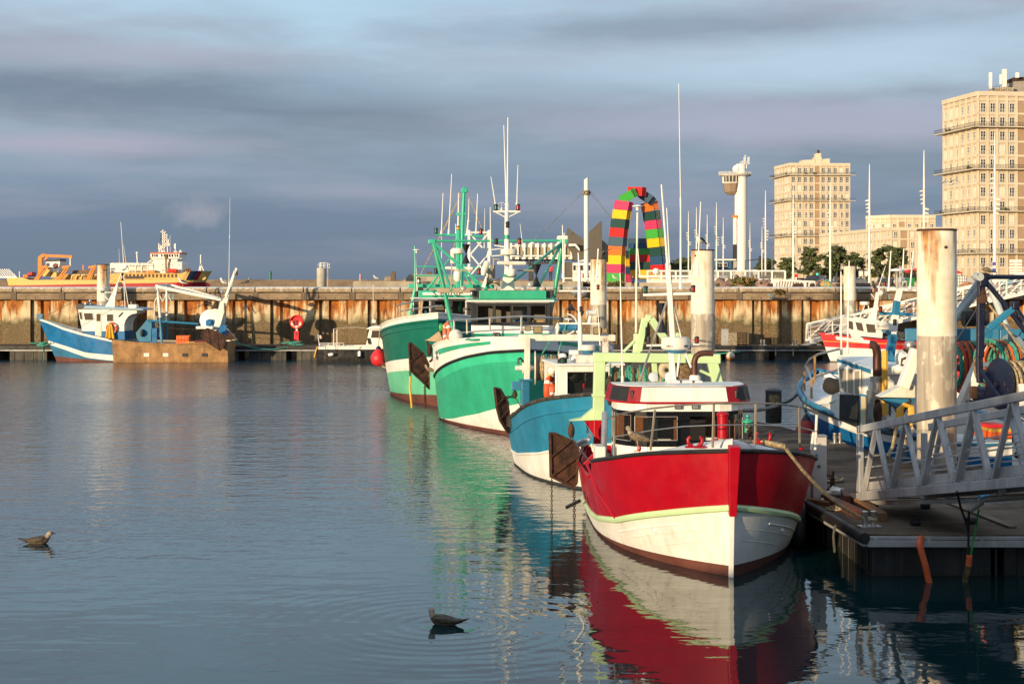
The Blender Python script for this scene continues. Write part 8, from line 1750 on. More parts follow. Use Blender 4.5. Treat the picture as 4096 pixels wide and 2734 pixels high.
# ---------------------------------------------------------------- trees
BARK = wood('tree_bark', (.06,.04,.025), (.16,.11,.07), sc=(4, 4, .8))
def tree_meshes(seed, H_, R0, kind):
 rg = random.Random(seed); tk = MB(); cr = MB()
 top = H_*(.95 if kind == 'pine' else .7)
 pts = [Vector((.12*sin(z*1.3+seed), .12*cos(z*.9+seed), z)) for z in [top*i/6 for i in range(7)]]
 tk.tube(pts, [.22*(1-.8*i/6) for i in range(7)], 8)
 n = 26 if kind == 'pine' else 22
 for i in range(n):
  z = H_*(.24+.70*(i/n)) if kind == 'pine' else H_*(.3+.55*rg.random()); a = rg.uniform(0, 6.28)
  rad = R0*(1.05-.75*((z/H_-.2)/.8))*rg.uniform(.55, 1.05) if kind == 'pine' else R0*rg.uniform(.5, 1)*(1-.5*abs(z/H_-.6))
  c = pts[min(6, int(z/top*6))].copy() if z < top else pts[-1].copy(); c.z = z; e = c+Vector((rad*cos(a), rad*sin(a), rad*rg.uniform(.05, .4)))
  tk.tube([c-Vector((0, 0, .2)), c.lerp(e, .6)+Vector((0, 0, -.1)), e], [.06, .04, .02], 5)
  for q in range(3):
   cc = c.lerp(e, rg.uniform(.55, 1.05))+Vector((rg.gauss(0, .2), rg.gauss(0, .2), rg.gauss(0, .12))); cs = R0*rg.uniform(.15, .3)
   for f in range(34):
    d = Vector((rg.gauss(0, 1), rg.gauss(0, 1), rg.gauss(.1, .7))).normalized(); p = cc+d*cs*rg.uniform(.3, 1); s_ = rg.uniform(.10, .22)*R0/2.4; t1 = d.orthogonal().normalized(); t1.rotate(Matrix.Rotation(rg.uniform(0, 6), 3, d)); t2 = (d.cross(t1)+d*rg.gauss(0, .6)).normalized()
    cr.add([p-t1*s_-t2*s_*.5, p+t1*s_-t2*s_*.5, p+t1*s_*.6+t2*s_, p-t1*s_*.6+t2*s_], [(0, 1, 2, 3)], rg.randrange(2))
 a = tk.mesh('trunk'); a.materials.append(BARK); b_ = cr.mesh('crown')
 for x in ((LEAF, OLIVE) if kind == 'pine' else (LEAF2, OLIVE)): b_.materials.append(x)
 return a, b_
TM = {('pine', i): tree_meshes(20+i, 8.5, 2.6, 'pine') for i in range(3)}; TM.update({('leafy', i): tree_meshes(50+i, 7, 3, 'leafy') for i in range(2)})
def tree(u, vtop, D_, kind, i, label, group, wide=1.0, z0=3.4):
 q = P(u, vtop, D_); s_ = (q.z-z0)/(8.6 if kind == 'pine' else 6.6)
 t = empty(kind if False else ('pine_tree' if kind == 'pine' else 'leafy_tree'), (q.x, D_, z0), rr.uniform(0, 6), label=label, cat='tree', group=group); t.scale = (s_*wide*1.3, s_*wide*1.3, s_)
 for nm, me in zip(('trunk', 'crown'), TM[(kind, i)]): o = bpy.data.objects.new(nm, me); COL.objects.link(o); o.parent = t
for k, (u, v, D_, lab, wd) in enumerate(((3150, 1025, 330, 'bushy pine tree at the left end of the row', 1.2), (3235, 982, 300, 'tall pine tree before the left tower, its crown highest there', 1.0), (3305, 1015, 330, 'narrow dark pine tree between two white masts', .85), (3358, 978, 300, 'spreading pine tree just right of the fourth mast', 1.15), (3425, 1005, 320, 'pine tree partly hidden by the slim rusty pile', 1.1), (3522, 980, 290, 'dense pine tree in front of the low block', 1.1), (3592, 982, 285, 'dense pine tree nearest the thick near pile', 1.1))): tree(u, v, D_, 'pine', k % 3, lab, 'pine trees along the promenade', wd)
for k, (u, v, D_, lab) in enumerate(((2702, 1038, 520, 'dark rounded tree beside the arch of containers'), (2742, 1030, 540, 'paler olive tree beside the arch of containers'), (3045, 1060, 560, 'low broad tree left of the left tower, nearer its mast'), (3075, 1035, 585, 'taller dark tree against the corner of the left tower'))): tree(u, v, D_, 'leafy', k % 2, lab, 'leafy trees behind the promenade', 1.0)
tuft('bush', tuple(Vector((P(2975, 1148, 120).x, 120, 3.6))), .85, .95, 1500, [LEAF2, OLIVE, STRAW], 'shaggy green bush growing among the armour rocks', 'bush', .34, 9, thick=.03)
for k, (u0, u1, D_, lab) in enumerate(((2288, 2360, 150, 'dry grass patch right of the white port building'), (2430, 2500, 150, 'dry grass patch below the arch of containers'), (2850, 2900, 130, 'weedy patch between pile and bush'))):
 q0, q1 = P(u0, 1140, D_), P(u1, 1140, D_); tuft('dry_grass', tuple(Vector(((q0.x+q1.x)/2, D_, 3.7 if k < 2 else 3.5))), (q1.x-q0.x)/2, .5, 900, [STRAW, OLIVE, LEAF2], lab, 'grass', .35, 30+k, ry=1.5, thick=.02)
# ---------------------------------------------------------------- cars
def car_mesh(Lc, Wc, H_, kind):
 prof = {'hatch': [(-.5, .22), (-.5, .55), (-.46, .66), (-.40, .92), (-.30, 1.0), (.0, 1.0), (.12, .94), (.26, .64), (.44, .56), (.5, .46), (.5, .22)], 'van': [(-.5, .18), (-.5, .6), (-.48, .95), (-.44, 1.0), (.12, 1.0), (.2, .96), (.32, .62), (.46, .52), (.5, .42), (.5, .18)], 'saloon': [(-.5, .24), (-.5, .58), (-.46, .66), (-.34, .70), (-.2, .98), (-.1, 1.0), (.06, 1.0), (.24, .67), (.44, .60), (.5, .48), (.5, .24)]}[kind]
 m = MB(); rows = []
 for ky, kz in ((-.5, .0), (-.5, .55), (-.40, 1.0), (.40, 1.0), (.5, .55), (.5, 0)):
  rows.append([(x*Lc, ky*Wc, (min(z, .62) if kz < 1 and kz > 0 else (.2 if kz == 0 else z))*H_) if kz != 0 else (x*Lc, ky*Wc, .2*H_) for x, z in prof])
 m.sheet(rows, smooth=True); 
 for r_ in (0,): pass
 body = m.mesh('body', 50)
 gl = MB(); roofz = [(x, z) for x, z in prof if z > .6]
 for sd in (-1, 1):
  a = [(x*Lc*.93, sd*(.475-.07*max(0, (z-.62)/.38))*Wc+sd*.012, max(z-.05, .66)*H_) for x, z in roofz]
  gl.add(a, [tuple(range(len(a)))])
 top = max(z for x, z in prof); f0 = [p for p in prof if p[0] > 0 and p[1] > .6]
 xf_, zf_ = f0[-1]; xt, zt = f0[0]; gl.add([(xf_*Lc+.02, -.42*Wc, (zf_+.03)*H_), (xf_*Lc+.02, .42*Wc, (zf_+.03)*H_), (xt*Lc+.03, .36*Wc, (zt-.02)*H_), (xt*Lc+.03, -.36*Wc, (zt-.02)*H_)], [(0, 1, 2, 3)])
 glm = gl.mesh('window'); glm.materials.append(DARKGLASS)
 wm = MB().tube([(0, -.1, 0), (0, .1, 0)], .32, 16).tube([(0, -.105, 0), (0, .105, 0)], .18, 12, mat=1).mesh('wheel'); wm.materials.append(BLACK); wm.materials.append(STEEL)
 hl = MB().box((0, 0, 0), (.06, .32, .16)).mesh('headlight'); hl.materials.append(glass('headlight_glass', (.6,.6,.58), .1))
 return body, glm, wm, hl
CMH = {k: car_mesh(*d, k) for k, d in (('hatch', (4.0, 1.75, 1.5)), ('van', (4.8, 1.95, 1.95)), ('saloon', (4.5, 1.8, 1.42)))}; CL = {'hatch': (4.0, 1.75), 'van': (4.8, 1.95), 'saloon': (4.5, 1.8)}
def car(u, D_, kind, rz, mt, label, z0=3.42):
 q = P(u, 1120, D_); t = empty('parked_car', (q.x, D_, z0), rz, label=label, cat='car', group='cars along the promenade')
 bd, glm, wm, hl = CMH[kind]; bd = bd.copy(); bd.materials.append(mt); L_, W_ = CL[kind]
 o = bpy.data.objects.new('body', bd); COL.objects.link(o); o.parent = t; o = bpy.data.objects.new('window', glm); COL.objects.link(o); o.parent = t
 for sx in (-.31, .32):
  for sy in (-.44, .44): o = bpy.data.objects.new('wheel', wm); COL.objects.link(o); o.parent = t; o.location = (sx*L_, sy*W_, .32)
 for sy in (-.36, .36): o = bpy.data.objects.new('headlight', hl); COL.objects.link(o); o.parent = t; o.location = (.485*L_, sy*W_, .66)
cp = lambda n, c: paint('car_'+n, c, .3, var=.03, coat=.6)
CB, CN, CS, CT, CD, CR, CG = cp('black', (.02,.02,.024)), cp('navy', (.012,.025,.06)), cp('silver', (.42,.42,.42)), cp('teal', (.01,.18,.28)), cp('dark_grey', (.05,.05,.055)), cp('red', (.35,.01,.01)), cp('green', (.03,.14,.1))
car(4046, 240, 'hatch', R(190), CT, 'bright teal blue hatchback at the right edge of the quay', 3.42); car(4102, 232, 'hatch', R(200), CB, 'dark car cut by the right edge beside the teal hatchback'); car(3768, 262, 'van', R(10), CN, 'dark navy van between the thick pile and the right tower'); car(3888, 262, 'saloon', R(5), CS, 'silver saloon behind the low wall left of the teal hatchback'); car(3545, 275, 'hatch', R(-75), CN, 'small dark blue car below the right-hand pine trees'); car(3618, 272, 'hatch', R(-60), CS, 'pale car seen beside the white mushroom lamp on the boat'); car(3636, 285, 'hatch', R(-70), CD, 'grey car just left of the thick pile'); car(3432, 280, 'hatch', R(-60), CN, 'blue car just right of the slim pile, headlights towards the water'); car(3296, 285, 'saloon', R(-55), CN, 'low dark blue saloon next to the dark people carrier'); car(3271, 292, 'van', R(-60), CB, 'dark people carrier waiting at the traffic light'); car(3200, 300, 'hatch', R(80), CB, 'black hatchback with red tail lights left of the people carrier'); car(3228, 305, 'saloon', R(10), CD, 'grey saloon roof between black hatchback and people carrier'); car(3100, 290, 'saloon', R(0), CS, 'silver car behind the right end of the glass barrier'); car(3055, 300, 'van', R(90), CN, 'blue van seen through the glass barrier'); car(2885, 300, 'van', R(-70), SWH, 'white van seen through the glass barrier'); car(2920, 290, 'saloon', R(-20), CD, 'dark car seen through the glass barrier beside the white van'); car(3175, 310, 'saloon', R(0), CS, 'pale car behind the stored gangway near the red sign'); car(3575, 280, 'saloon', R(15), CD, 'dark car partly hidden by the mast before the low block')
# ---------------------------------------------------------------- street furniture and quay clutter
sg = empty('stored_gangway', (P(3090, 1150, 104).x, 104, 3.4), R(6), label='white aluminium gangway lying stored on the quay behind the wall', cat='gangway')
k_ = lambda x, y, D=104: P(3000+x*.2554, 950+y*.2554, D)-Vector(sg.location)
m = MB(); RI = Matrix.Rotation(R(-6), 3, 'Z'); r_ = lambda x, y, dy=0: RI @ (k_(x, y)+Vector((0, dy, 0)))
for dy in (0, 1.2):
 MB().bar(r_(370, 700, dy), r_(470, 662, dy), .09).bar(r_(470, 662, dy), r_(1020, 690, dy), .09).build('handrail', SWH, sg); MB().bar(r_(370, 800, dy), r_(1020, 800, dy), .12).build('bottom_chord', SWH, sg)
 for q in range(12):
  x = 390+q*42; MB().bar(r_(x, 800, dy), r_(x+22 if q < 11 else x, 672+q*1.5, dy), .07).build('brace', SWH, sg)
 MB().bar(r_(372, 800, dy), r_(372, 700, dy), .12).build('end_post', SWH, sg); MB().bar(r_(868, 800, dy), r_(868, 690, dy), .1).build('end_post', SWH, sg)
def box_at(nm, l, D_, dep, mt, label, cat, bev=.02):
 p, q = P(l[0], l[3], D_), P(l[2], l[1], D_); o = MB().bb(-(q.x-p.x)/2, (q.x-p.x)/2, 0, dep, 0, q.z-p.z).build(nm, mt, bevel=bev, label=label, cat=cat); o.location = ((p.x+q.x)/2, D_, p.z); return o
box_at('cabinet', (3239, 1130, 3263, 1155), 103, .5, SWH, 'cream square panel at the right end of the stored gangway', 'panel')
for i, (u, w_, lab) in enumerate(((3083, 22, 'rusty iron box at the left end of the stored gangway'), (3190, 30, 'widest rusty iron block in front of the stored gangway'), (3208, 16, 'small rusty iron block right of the widest one'), (3252, 20, 'rusty iron block below the cream panel'), (3360, 22, 'rusty iron block beside the slim pile'))):
 p = P(u, 1155, 101); w3 = w_/FPX*101; t = empty('iron_block', (p.x, 101, 4.0), label=lab, cat='iron block', group='rusty iron blocks on the quay'); MB().prism([(-w3/2, 0, 0), (w3/2, 0, 0), (w3*.4, 0, .28), (-w3*.4, 0, .28)], (0, .4, 0)).build('block', RUST, t, .02); MB().torus((0, .2, .28), .06, .02, 10, 5, Matrix.Rotation(R(90), 3, 'X')).build('ring', RUST, t)
def netheap(u, D_, rx, h, mts, lab, sd):
 q = P(u, 1120, D_); m = MB(); rg = random.Random(sd)
 for k in range(60):
  a = rg.uniform(0, 6.3); pts = []
  for j in range(6): a += .5; rr0 = rg.uniform(.2, 1); pts.append((rx*rr0*cos(a), .6*rr0*sin(a), h*(1.02-rr0**1.5)*rg.uniform(.6, 1)+.05))
  m.tube(pts, .05, 5, mat=rg.randrange(len(mts)))
 o = m.build('net_heap', mts, label=lab, cat='net'); o.location = (q.x, D_, 3.95)
ORN = paint('orange_net', (.6,.12,.03), .9); netheap(3305, 102, .55, .55, [ROPEG, ROPE, YELLOW], 'heap of green and ochre netting on the quay left of the slim pile', 3); netheap(3868, 101, .6, .4, [ROPE, ORN, NET], 'tan net heap on the quay between the thick pile and the blue pipes', 4); netheap(3905, 101.5, .3, .3, [ORN, NET], 'small orange net heap right of the tan one', 5); netheap(4085, 101, .5, .35, [ROPE, NET], 'brown net heap at the right edge of the quay', 6); netheap(3985, 101.3, .25, .4, [paint('dark_red_net', (.16,.03,.03))], 'dark red net heap below the silver saloon', 7); netheap(3560, 102, .35, .6, [BLACK, NET], 'dark net heap on the quay behind the white mushroom lamp', 8)
for u, lab in ((3435, 'left of two small wire cages on the quay'), (3455, 'right of two small wire cages on the quay')):
 p = P(u, 1152, 101.5); m = MB()
 for a in range(4):
  for b_ in range(4): m.bar((a*.1-.15, b_*.1-.15, 0), (a*.1-.15, b_*.1-.15, .55), .015)
 for z in (0, .18, .36, .55): m.bar((-.15, -.15, z), (.15, -.15, z), .015); m.bar((-.15, .15, z), (.15, .15, z), .015); m.bar((-.15, -.15, z), (-.15, .15, z), .015); m.bar((.15, -.15, z), (.15, .15, z), .015)
 o = m.build('wire_cage', STEEL, label=lab, cat='cage'); o.location = (p.x, 101.5, 4.0)
o = MB().tube([(-.55, 0, .15), (.55, 0, .15)], .17, 10).tube([(-.57, 0, .15), (-.5, 0, .15)], .19, 10).build('rubber_roll', BLACK, label='black rubber roll lying on the quay right of the slim pile', cat='roll'); o.location = (P(3446, 0, 100.5).x, 100.5, 4.0)
gbn = empty('waste_bin', (P(3645, 0, 101).x, 101, 4.0), label='green wheeled waste bin on the quay left of the thick pile', cat='bin'); MB().prism([(-.28, 0, .05), (.28, 0, .05), (.34, 0, .75), (-.34, 0, .75)], (0, .5, 0)).build('body', paint('bin_green', (.02,.25,.04), .5), gbn, .02); MB().bb(-.37, .37, -.03, .55, .751, .82).build('lid', paint('bin_green', (.02,.25,.04)), gbn, .01); MB().tube([(-.3, .45, .08), (.3, .45, .08)], .08, 10).build('wheel', BLACK, gbn)
ibc = MB(); ibc.bb(-.45, .45, 0, .8, 0, .75); o = ibc.build('bulk_tank', SWH, bevel=.05, label='white caged bulk tank on the quay right of the thick pile', cat='tank'); o.location = (P(3838, 0, 101.5).x, 101.5, 4.0)
m = MB()
for k in range(7): m.bar((-.47+k*.157, -.02, 0), (-.47+k*.157, -.02, .78), .03)
for z in (.2, .4, .6, .78): m.bar((-.47, -.02, z), (.47, -.02, z), .03)
m.build('cage', STEEL, o)
def sgn(u, v, D_, w_, h_, label, parts, nm='road_sign', zb=3.4):
 q = P(u, v, D_); t = empty(nm, (q.x, D_, zb), label=label, cat='sign'); MB().tube([(0, 0, 0), (0, 0, q.z-zb+h_/2)], .06, 8).build('post', STEEL, t)
 for (dz, hh, ww, mt) in parts: MB().bb(-ww/2, ww/2, -.12, -.08, q.z-zb+dz-hh/2, q.z-zb+dz+hh/2).build('panel', mt, t, .01)
 return t
sgn(4062, 1069, 262, 2.4, 2, 'white direction sign of five stacked boards near the right edge', [(1.05, .5, 2.1, SWH), (.5, .34, 2.1, SWH), (.02, .34, 2.1, SWH), (-.46, .34, 2.1, SWH), (-.94, .34, 2.1, SWH)], 'direction_sign')
NPB = paint('sign_blue', (.02,.09,.4), .4); t = sgn(3975, 1070, 183, .5, 1, 'pair of small blue square signs on a lighting mast', [(.45, .55, .55, SWH), (-.35, .6, .55, SWH)]); qz = P(0, 1070, 183).z-3.4
MB().bb(-.22, .22, -.13, -.121, qz+.24, qz+.66).build('blue_face', NPB, t); MB().bb(-.22, .22, -.13, -.121, qz-.6, qz-.1).build('blue_face', NPB, t); MB().bar((-.2, -.14, qz+.64), (.2, -.14, qz+.26), .05, .012, (0, 1, 0)).build('red_bar', SKINR, t)
sgn(3185, 1102, 280, .8, .8, 'small red advertising sign below the left tower', [(0, .6, .6, SKINR)]); sgn(2935, 1096, 280, .5, .5, 'give-way sign seen through the glass barrier', [(0, .6, .6, SWH)]); sgn(3020, 1088, 290, .8, .8, 'white no-entry style sign behind the glass barrier', [(0, .9, .8, SWH)])
def tlight(u, v, u1, v1, D_, lab):
 q = P(u, v, D_); e = P(u1, v1, D_); t = empty('traffic_light', (q.x, D_, 3.4), label=lab, cat='traffic light'); MB().tube([(0, 0, 0), (0, 0, q.z-3.4), (e.x-q.x, 0, e.z-3.4)], .09, 8).build('pole', IRON, t); MB().bb(e.x-q.x-.2, e.x-q.x+.2, -.2, .2, e.z-3.4-.9, e.z-3.4+.6).build('signal_head', IRON, t, .03); return t
tlight(2982, 1042, 3040, 1036, 300, 'traffic light on a long arm beside the control tower'); tlight(3456, 1018, 3528, 1006, 290, 'traffic light on a long arm above the slim pile')
t = tlight(3262, 1110, 3268, 1096, 296, 'small traffic light showing green beside the people carrier'); gm, N_, b_ = new_mat('green_signal_lamp'); b_.inputs['Base Color'].default_value = (.05,.8,.5,1); b_.inputs['Emission Color'].default_value = (.05,.9,.6,1); b_.inputs['Emission Strength'].default_value = 1.2; MB().ball((P(3268, 1096, 296).x-t.location.x, -.25, P(0, 1096, 296).z-3.4), .2, 10).build('lamp', gm, t)
for u in (3443, 3466): sgn(u, 1092, 288, .5, .5, 'white-topped ticket machine post %s of a pair by the masts' % ('left' if u < 3450 else 'right'), [(0, .8, .8, SWH), (-1.3, 1.4, .5, IRON)], 'ticket_post')
gbn.scale = (.66, .66, .78)
aw = empty('awning', tuple(P(3600, 1120, 380)), label='bright red cafe awning under the low block, left of the thick pile', cat='awning'); O = aw.location
MB().prism([P(*cH(x, y), 380)-O for x, y in ((365, 450), (400, 412), (540, 385), (540, 445))], (0, 3, 0)).build('canopy', SKINR, aw); MB().prism([P(*cH(x, y), 380.5)-O for x, y in ((365, 550), (365, 452), (540, 447), (540, 550))], (0, 2.5, 0)).build('glazed_front', WPANE, aw)
aw = empty('awning', tuple(P(3830, 1120, 390)), label='small red awning at the foot of the right tower', cat='awning'); O = aw.location; MB().prism([P(*cH(x, y), 393)-O for x, y in ((1035, 445), (1035, 415), (1088, 432), (1088, 448))], (0, 2, 0)).build('canopy', SKINR, aw); MB().bar(P(*cH(1088, 520), 392.5)-O, P(*cH(1088, 440), 392.5)-O, .15).build('support_post', IRON, aw)
def person(p, h_, rz, top, bot, hair, label):
 t = empty('person', p, rz, label=label, cat='person')
 bm = bmesh.new(); k = h_/1.75; V = {}
 J = {'hip': (0, 0, .95, .13), 'chest': (0, 0, 1.3, .15), 'neck': (0, 0, 1.48, .06), 'head': (0, -.01, 1.62, .10), 'crown': (0, 0, 1.72, .07), 'shL': (.17, 0, 1.40, .07), 'shR': (-.17, 0, 1.40, .07), 'elL': (.23, .02, 1.12, .048), 'elR': (-.23, .02, 1.12, .048), 'haL': (.2, -.12, .9, .035), 'haR': (-.2, -.12, .9, .035), 'hL': (.09, 0, .9, .10), 'hR': (-.09, 0, .9, .10), 'kL': (.1, -.03, .5, .065), 'kR': (-.1, .03, .5, .065), 'aL': (.1, 0, .08, .045), 'aR': (-.1, .1, .08, .045), 'tL': (.1, -.14, .03, .04), 'tR': (-.1, -.04, .03, .04)}
 for n_, (x, y, z, r) in J.items(): V[n_] = bm.verts.new((x*k, y*k, z*k))
 for a, b_ in (('hip', 'chest'), ('chest', 'neck'), ('neck', 'head'), ('head', 'crown'), ('chest', 'shL'), ('chest', 'shR'), ('shL', 'elL'), ('shR', 'elR'), ('elL', 'haL'), ('elR', 'haR'), ('hip', 'hL'), ('hip', 'hR'), ('hL', 'kL'), ('hR', 'kR'), ('kL', 'aL'), ('kR', 'aR'), ('aL', 'tL'), ('aR', 'tR')): bm.edges.new((V[a], V[b_]))
 me = bpy.data.meshes.new('body'); order = list(J.values()); bm.to_mesh(me); bm.free(); o = bpy.data.objects.new('body', me); COL.objects.link(o); o.parent = t
 o.modifiers.new('skin', 'SKIN'); sv = me.skin_vertices
 if not sv: me.attributes
 for i, v in enumerate(me.skin_vertices[0].data if len(me.skin_vertices) else []): v.radius = (order[i][3]*k, order[i][3]*k); v.use_root = i == 0
 sb = o.modifiers.new('subdivision', 'SUBSURF'); sb.levels = 1; sb.render_levels = 1
 m_, N_, b_ = new_mat('clothed_figure'); z = N_('ShaderNodeSeparateXYZ', {0: N_('ShaderNodeTexCoord').outputs['Object']}).outputs[2]
 N_.l.new(N_.ramp(N_.math('DIVIDE', z, 1.8*k), [(0, bot), (.53, top), (.83, (.5,.3,.22,1)), (.92, hair)], 'CONSTANT'), b_.inputs['Base Color']); me.materials.append(m_)
q = P(2203, 1124, 148); person((q.x, 148, 4.4), 1.7, 2.8, (.55,.03,.05,1), (.02,.02,.03,1), (.04,.03,.02,1), 'person in a red jacket on the concrete pier by the white building'); q = P(3554, 1120, 300); person((q.x, 300, 3.42), 1.75, 0, (.03,.03,.035,1), (.02,.02,.02,1), (.05,.02,.01,1), 'person in dark clothes standing among the parked cars'); q = P(2524, 1130, 207); person((q.x, 204, 3.4), 1.7, .5, (.03,.05,.12,1), (.02,.02,.02,1), (.02,.02,.02,1), 'person in dark blue at the left end of the glass barrier')
# ---------------------------------------------------------------- gulls
def feather_mat(name, base, dark, sc=30, amt=.5):
 m, N, b = new_mat(name); pos = N('ShaderNodeTexCoord').outputs['Object']
 N.l.new(N.ramp(N.noise(pos, sc, 4, .7, sc=(.6, 1, 1)), [(.35, dark), (.35+amt*.5, base)]), b.inputs['Base Color']); b.inputs['Roughness'].default_value = .85; return m
GW = feather_mat('white_plumage', (.78,.75,.70,1), (.66,.62,.56,1)); GD = feather_mat('black_back', (.03,.03,.032,1), (.015,.015,.016,1)); GJ = feather_mat('mottled_plumage', (.22,.17,.115,1), (.03,.022,.015,1), 42, .4); GH = feather_mat('pale_streaked_head', (.40,.32,.24,1), (.16,.12,.08,1), 26); GT = feather_mat('dark_tail', (.03,.022,.018,1), (.012,.01,.01,1)); GG = feather_mat('grey_wing', (.32,.32,.33,1), (.26,.26,.27,1))
GK = feather_mat('shaded_mottled_plumage', (.11,.085,.06,1), (.018,.014,.011,1), 46, .4)  # darker copy of the mottled plumage, shade on the swimmers put into colour
BILLY = paint('yellow_bill', (.6,.35,.05), .5); LEGP = paint('pinkish_leg', (.4,.25,.17), .7)
def bird(p, rz, kind, label, s=1.0, pose='stand', look=0, group='gulls around the harbour'):
 """facing local +x; one continuous body loft from tail to bill, wings and legs as parts"""
 t = empty('gull', p, rz, label=label, cat='bird', group=group); t.scale = (s, s, s)
 bm_, hm, wm, bm2 = {'adult': (GW, GW, GD, BILLY), 'grey': (GW, GW, GG, BILLY), 'young': (GJ, GH, GJ, BLACK), 'dark': (GK, GH, GK, BLACK)}[kind]
 lift = .155 if pose == 'stand' else (-.05 if pose == 'swim' else 0)
 tilt = .06 if pose == 'stand' else 0
 if pose == 'fly': sec = [(-.26, .09, .01), (-.2, .09, .03), (-.1, .09, .06), (0, .09, .072), (.08, .095, .06), (.14, .10, .045), (.185, .105, .04), (.21, .104, .036), (.235, .10, .022), (.245, .098, .010)]
 else: sec = [(-.27, .095-tilt*1.3, .008), (-.2, .095-tilt, .032), (-.13, .092-tilt*.6, .056), (-.05, .09, .074), (.025, .098, .078), (.08, .118, .066), (.115, .15, .050), (.132, .185, .040), (.138, .212, .039), (.150, .236, .041), (.172, .246, .036), (.194, .240, .022), (.204, .236, .011)]
 if pose == 'swim': sec = [(x, z if z < .15 else .15+(z-.15)*.72, r_) for x, z, r_ in sec]
 lk = []
 for x, z, r_ in sec:
  y = 0
  if x > .13: y = (x-.13)*sin(look); x = .13+(x-.13)*cos(look)
  lk.append((Vector((x, y, z+lift)), r_))
 m = MB().tube([p_ for p_, r_ in lk], [r_ for p_, r_ in lk], 14); nb = len(sec)
 for q in range(nb-1):
  for k in range(14): m.m[q*14+k] = 1 if q >= nb-7 else (2 if q < 1 and kind in ('young', 'dark') else 0)
 if pose != 'fly': m.ball(lk[9][0]+Vector((.012*cos(look), .012*sin(look), .0)), .044, 12, 1, (1.05, .92, .95))
 bd = m.build('body', [bm_, hm, GT if kind in ('young', 'dark') else GW], t, sharp=80)
 e_p = lk[-1][0]; hx2, hy, zb = e_p.x-.006*cos(look), e_p.y-.006*sin(look), e_p.z; dx, dy = cos(look), sin(look)
 MB().tube([(hx2, hy, zb), (hx2+.03*dx, hy+.03*dy, zb-.002), (hx2+.052*dx, hy+.052*dy, zb-.014)], [.012, .010, .003], 8).build('bill', bm2, bd)
 for sd in (-1, 1): MB().ball((hx2-.022*dx-sd*.034*dy, hy-.022*dy+sd*.034*dx, zb+.018), .007, 8).build('eye', BLACK, bd)
 if pose == 'fly':
  for sd in (-1, 1):
   prof = [(0, .0, .10), (.18, .10, .10), (.38, .12, .075), (.55, .04, .05), (.70, -.03, .015)]; g = []
   for (y, z, c_) in prof: g.append([(.06-y*.12+c_*(.6-q*.8)*1.2, sd*(.05+y), .12+z+.012*sin(q*3)) for q in (0, .33, .66, 1)])
   w_ = MB().sheet(g).build('wing', wm if kind not in ('young', 'dark') else GJ, t); w_.modifiers.new('thickness', 'SOLIDIFY').thickness = .012
  MB().prism([(-.22, -.03, .09), (-.22, .03, .09), (-.34, .07, .085), (-.34, -.07, .085)], (0, 0, .012)).build('tail', bm_, t)
 else:
  for sd in (-1, 1):
   g = []
   for (x, z, hh, yo) in ((.085, .135, .018, .055), (.05, .12, .05, .078), (-.03, .108, .06, .082), (-.12, .10-tilt*.5, .048, .066), (-.21, .10-tilt*1.1, .026, .035), (-.32, .10-tilt*1.7+(.02 if pose == 'swim' else 0), .006, .012)):
    g.append([(x, sd*(yo*(.55 if q in (0,) else 1.0 if q < 3 else .92)), z+lift+hh*(.95-q*.45)) for q in range(4)])
   w_ = MB().sheet(g if sd > 0 else [r_[::-1] for r_ in g]).build('wing', wm, t); w_.modifiers.new('thickness', 'SOLIDIFY').thickness = .012; w_.modifiers[-1].offset = 0
   MB().prism([(-.2, sd*.03, .105-tilt+lift), (-.2, sd*.05, .10-tilt+lift), (-.34, sd*.018, .10-tilt*1.8+lift+(.03 if pose == 'swim' else 0)), (-.36, sd*.004, .105-tilt*1.8+lift+(.03 if pose == 'swim' else 0))], (0, 0, .01)).build('wing_tip', GT if kind != 'grey' else BLACK, t)
  if pose == 'stand':
   for sd in (-1, 1): MB().tube([(-.0, sd*.032, .19), (-.005, sd*.032, .10), (.0, sd*.032, .006)], [.012, .007, .007], 7).tube([(-.01, sd*.032, .006), (.045, sd*.05, .005)], .006, 5).tube([(0, sd*.032, .006), (.05, sd*.03, .005)], .006, 5).tube([(0, sd*.032, .006), (.042, sd*.012, .005)], .006, 5).build('leg', LEGP, t)
 return t
q = W(1768, 2496, 0); bird((q.x, q.y, 0), R(180-12), 'dark', 'brown mottled young gull swimming at the lower centre, looking away', 1.02, 'swim', R(-65))
q = W(160, 2172, 0); bird((q.x, q.y, 0), R(6), 'dark', 'brown young gull swimming at the left, black bill pointing right', 1.05, 'swim', 0)
bird(tuple(P(*cF(548, 712), 24.55)), R(180-8), 'young', 'mottled brown gull standing on the red boat foredeck, the biggest bird', .93, 'stand', R(25))
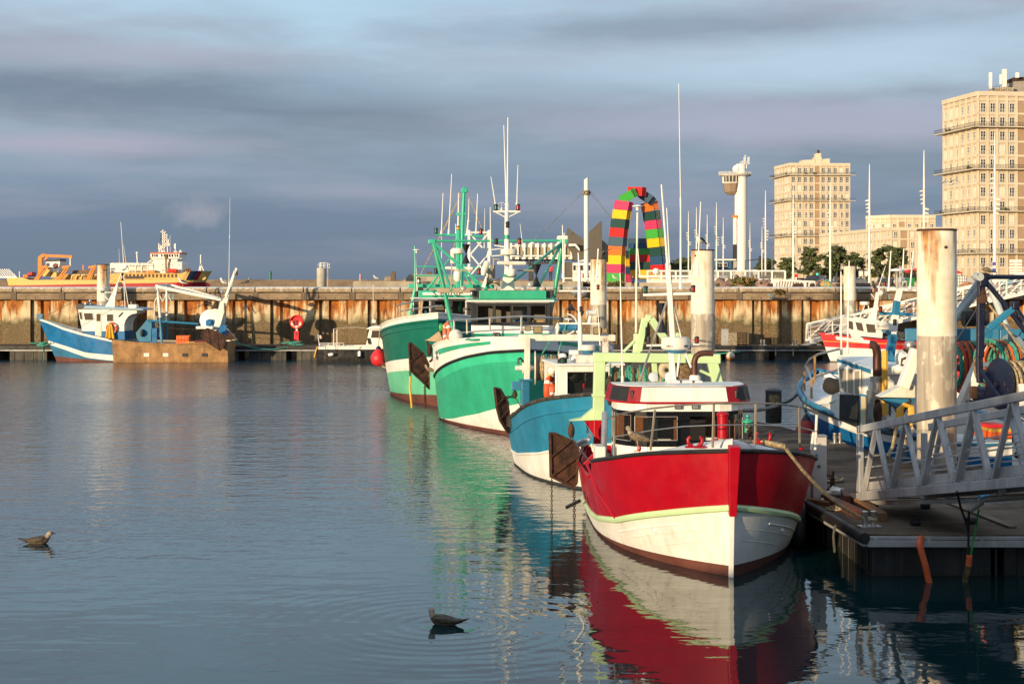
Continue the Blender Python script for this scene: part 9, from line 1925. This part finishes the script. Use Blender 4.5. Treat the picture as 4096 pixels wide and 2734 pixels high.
bird(tuple(P(*cF(205, 735), 30.0)), R(20), 'grey', 'white gull standing on the teal boat gunwale behind the rusty door', .95, 'stand', 0); bird(tuple(P(*cF(308, 790), 28.0)), R(195), 'grey', 'pale gull standing beside the red gantry leg', .85, 'stand', R(20))
q = P(2800, 995, 53.5); bird((q.x-.02, 53.3, q.z-.02), R(228), 'adult', 'black-backed white gull standing on top of the white and grey pile', 1.25, 'stand', R(10))
bird(tuple(P(3945, 1110, 30.2)), R(185), 'young', 'brown gull resting on the navy gantry at the right', .62, 'stand', R(-80))
bird(tuple(P(*cN(1010, 100), 74)), R(75), 'young', 'brown gull with spread wings landing on the rust-streaked pile', 1.5, 'fly'); bird(tuple(P(3802, 742, 120)), R(200), 'grey', 'white gull flying in front of the right apartment tower', 1.6, 'fly')
for k, (u, rz, kind, lab) in enumerate(((730, 200, 'adult', 'gull standing on the quay wall above the white derrick boom'), (895, 150, 'grey', 'gull on the quay wall next to the trawler stern frame'), (985, 30, 'young', 'brown gull on the quay wall left of the concrete column'))):
 q = P(u, 1148, 91.3); bird((q.x, 91.3, 4.085), R(rz), kind, lab, 1.3, 'stand', 0)
bird(tuple(P(1719, 1503, 50.4)), R(170), 'young', 'small brown gull on the sea green bow beside the trawl door', .85, 'stand', 0); bird(tuple(P(3645, 1748, 33.3)), R(190), 'grey', 'white gull among the ropes left of the thick pile foot', .95, 'stand', 0)
for u, D_, kind, lab in ((2464, 139.0, 'grey', 'tiny white gull on the ledge below the container arch'), (1500, 145, 'grey', 'tiny white gull resting on the concrete pier')):
 q = P(u, 1144, D_); bird((q.x, D_+1.2, 4.41), R(180), kind, lab, 1.3, 'stand', 0)
for u, lab in ((2302, 'grey and yellow trawl float hanging on the quay wall, left one'), (2335, 'grey and yellow trawl float hanging on the quay wall, right one')):
 q = P(u, 1168, 90.4); t = empty('trawl_float', (q.x, 90.2, q.z), label=lab, cat='float', group='grey trawl floats on the quay wall'); MB().ball((0, 0, 0), .30, 18).build('ball', paint('float_grey', (.16,.16,.18), .5), t)
 for a in (.6, 2.4, 4.2): MB().ball((.27*cos(a), -.12, .27*sin(a)), .06, 8).build('lug', YELLOW, t)
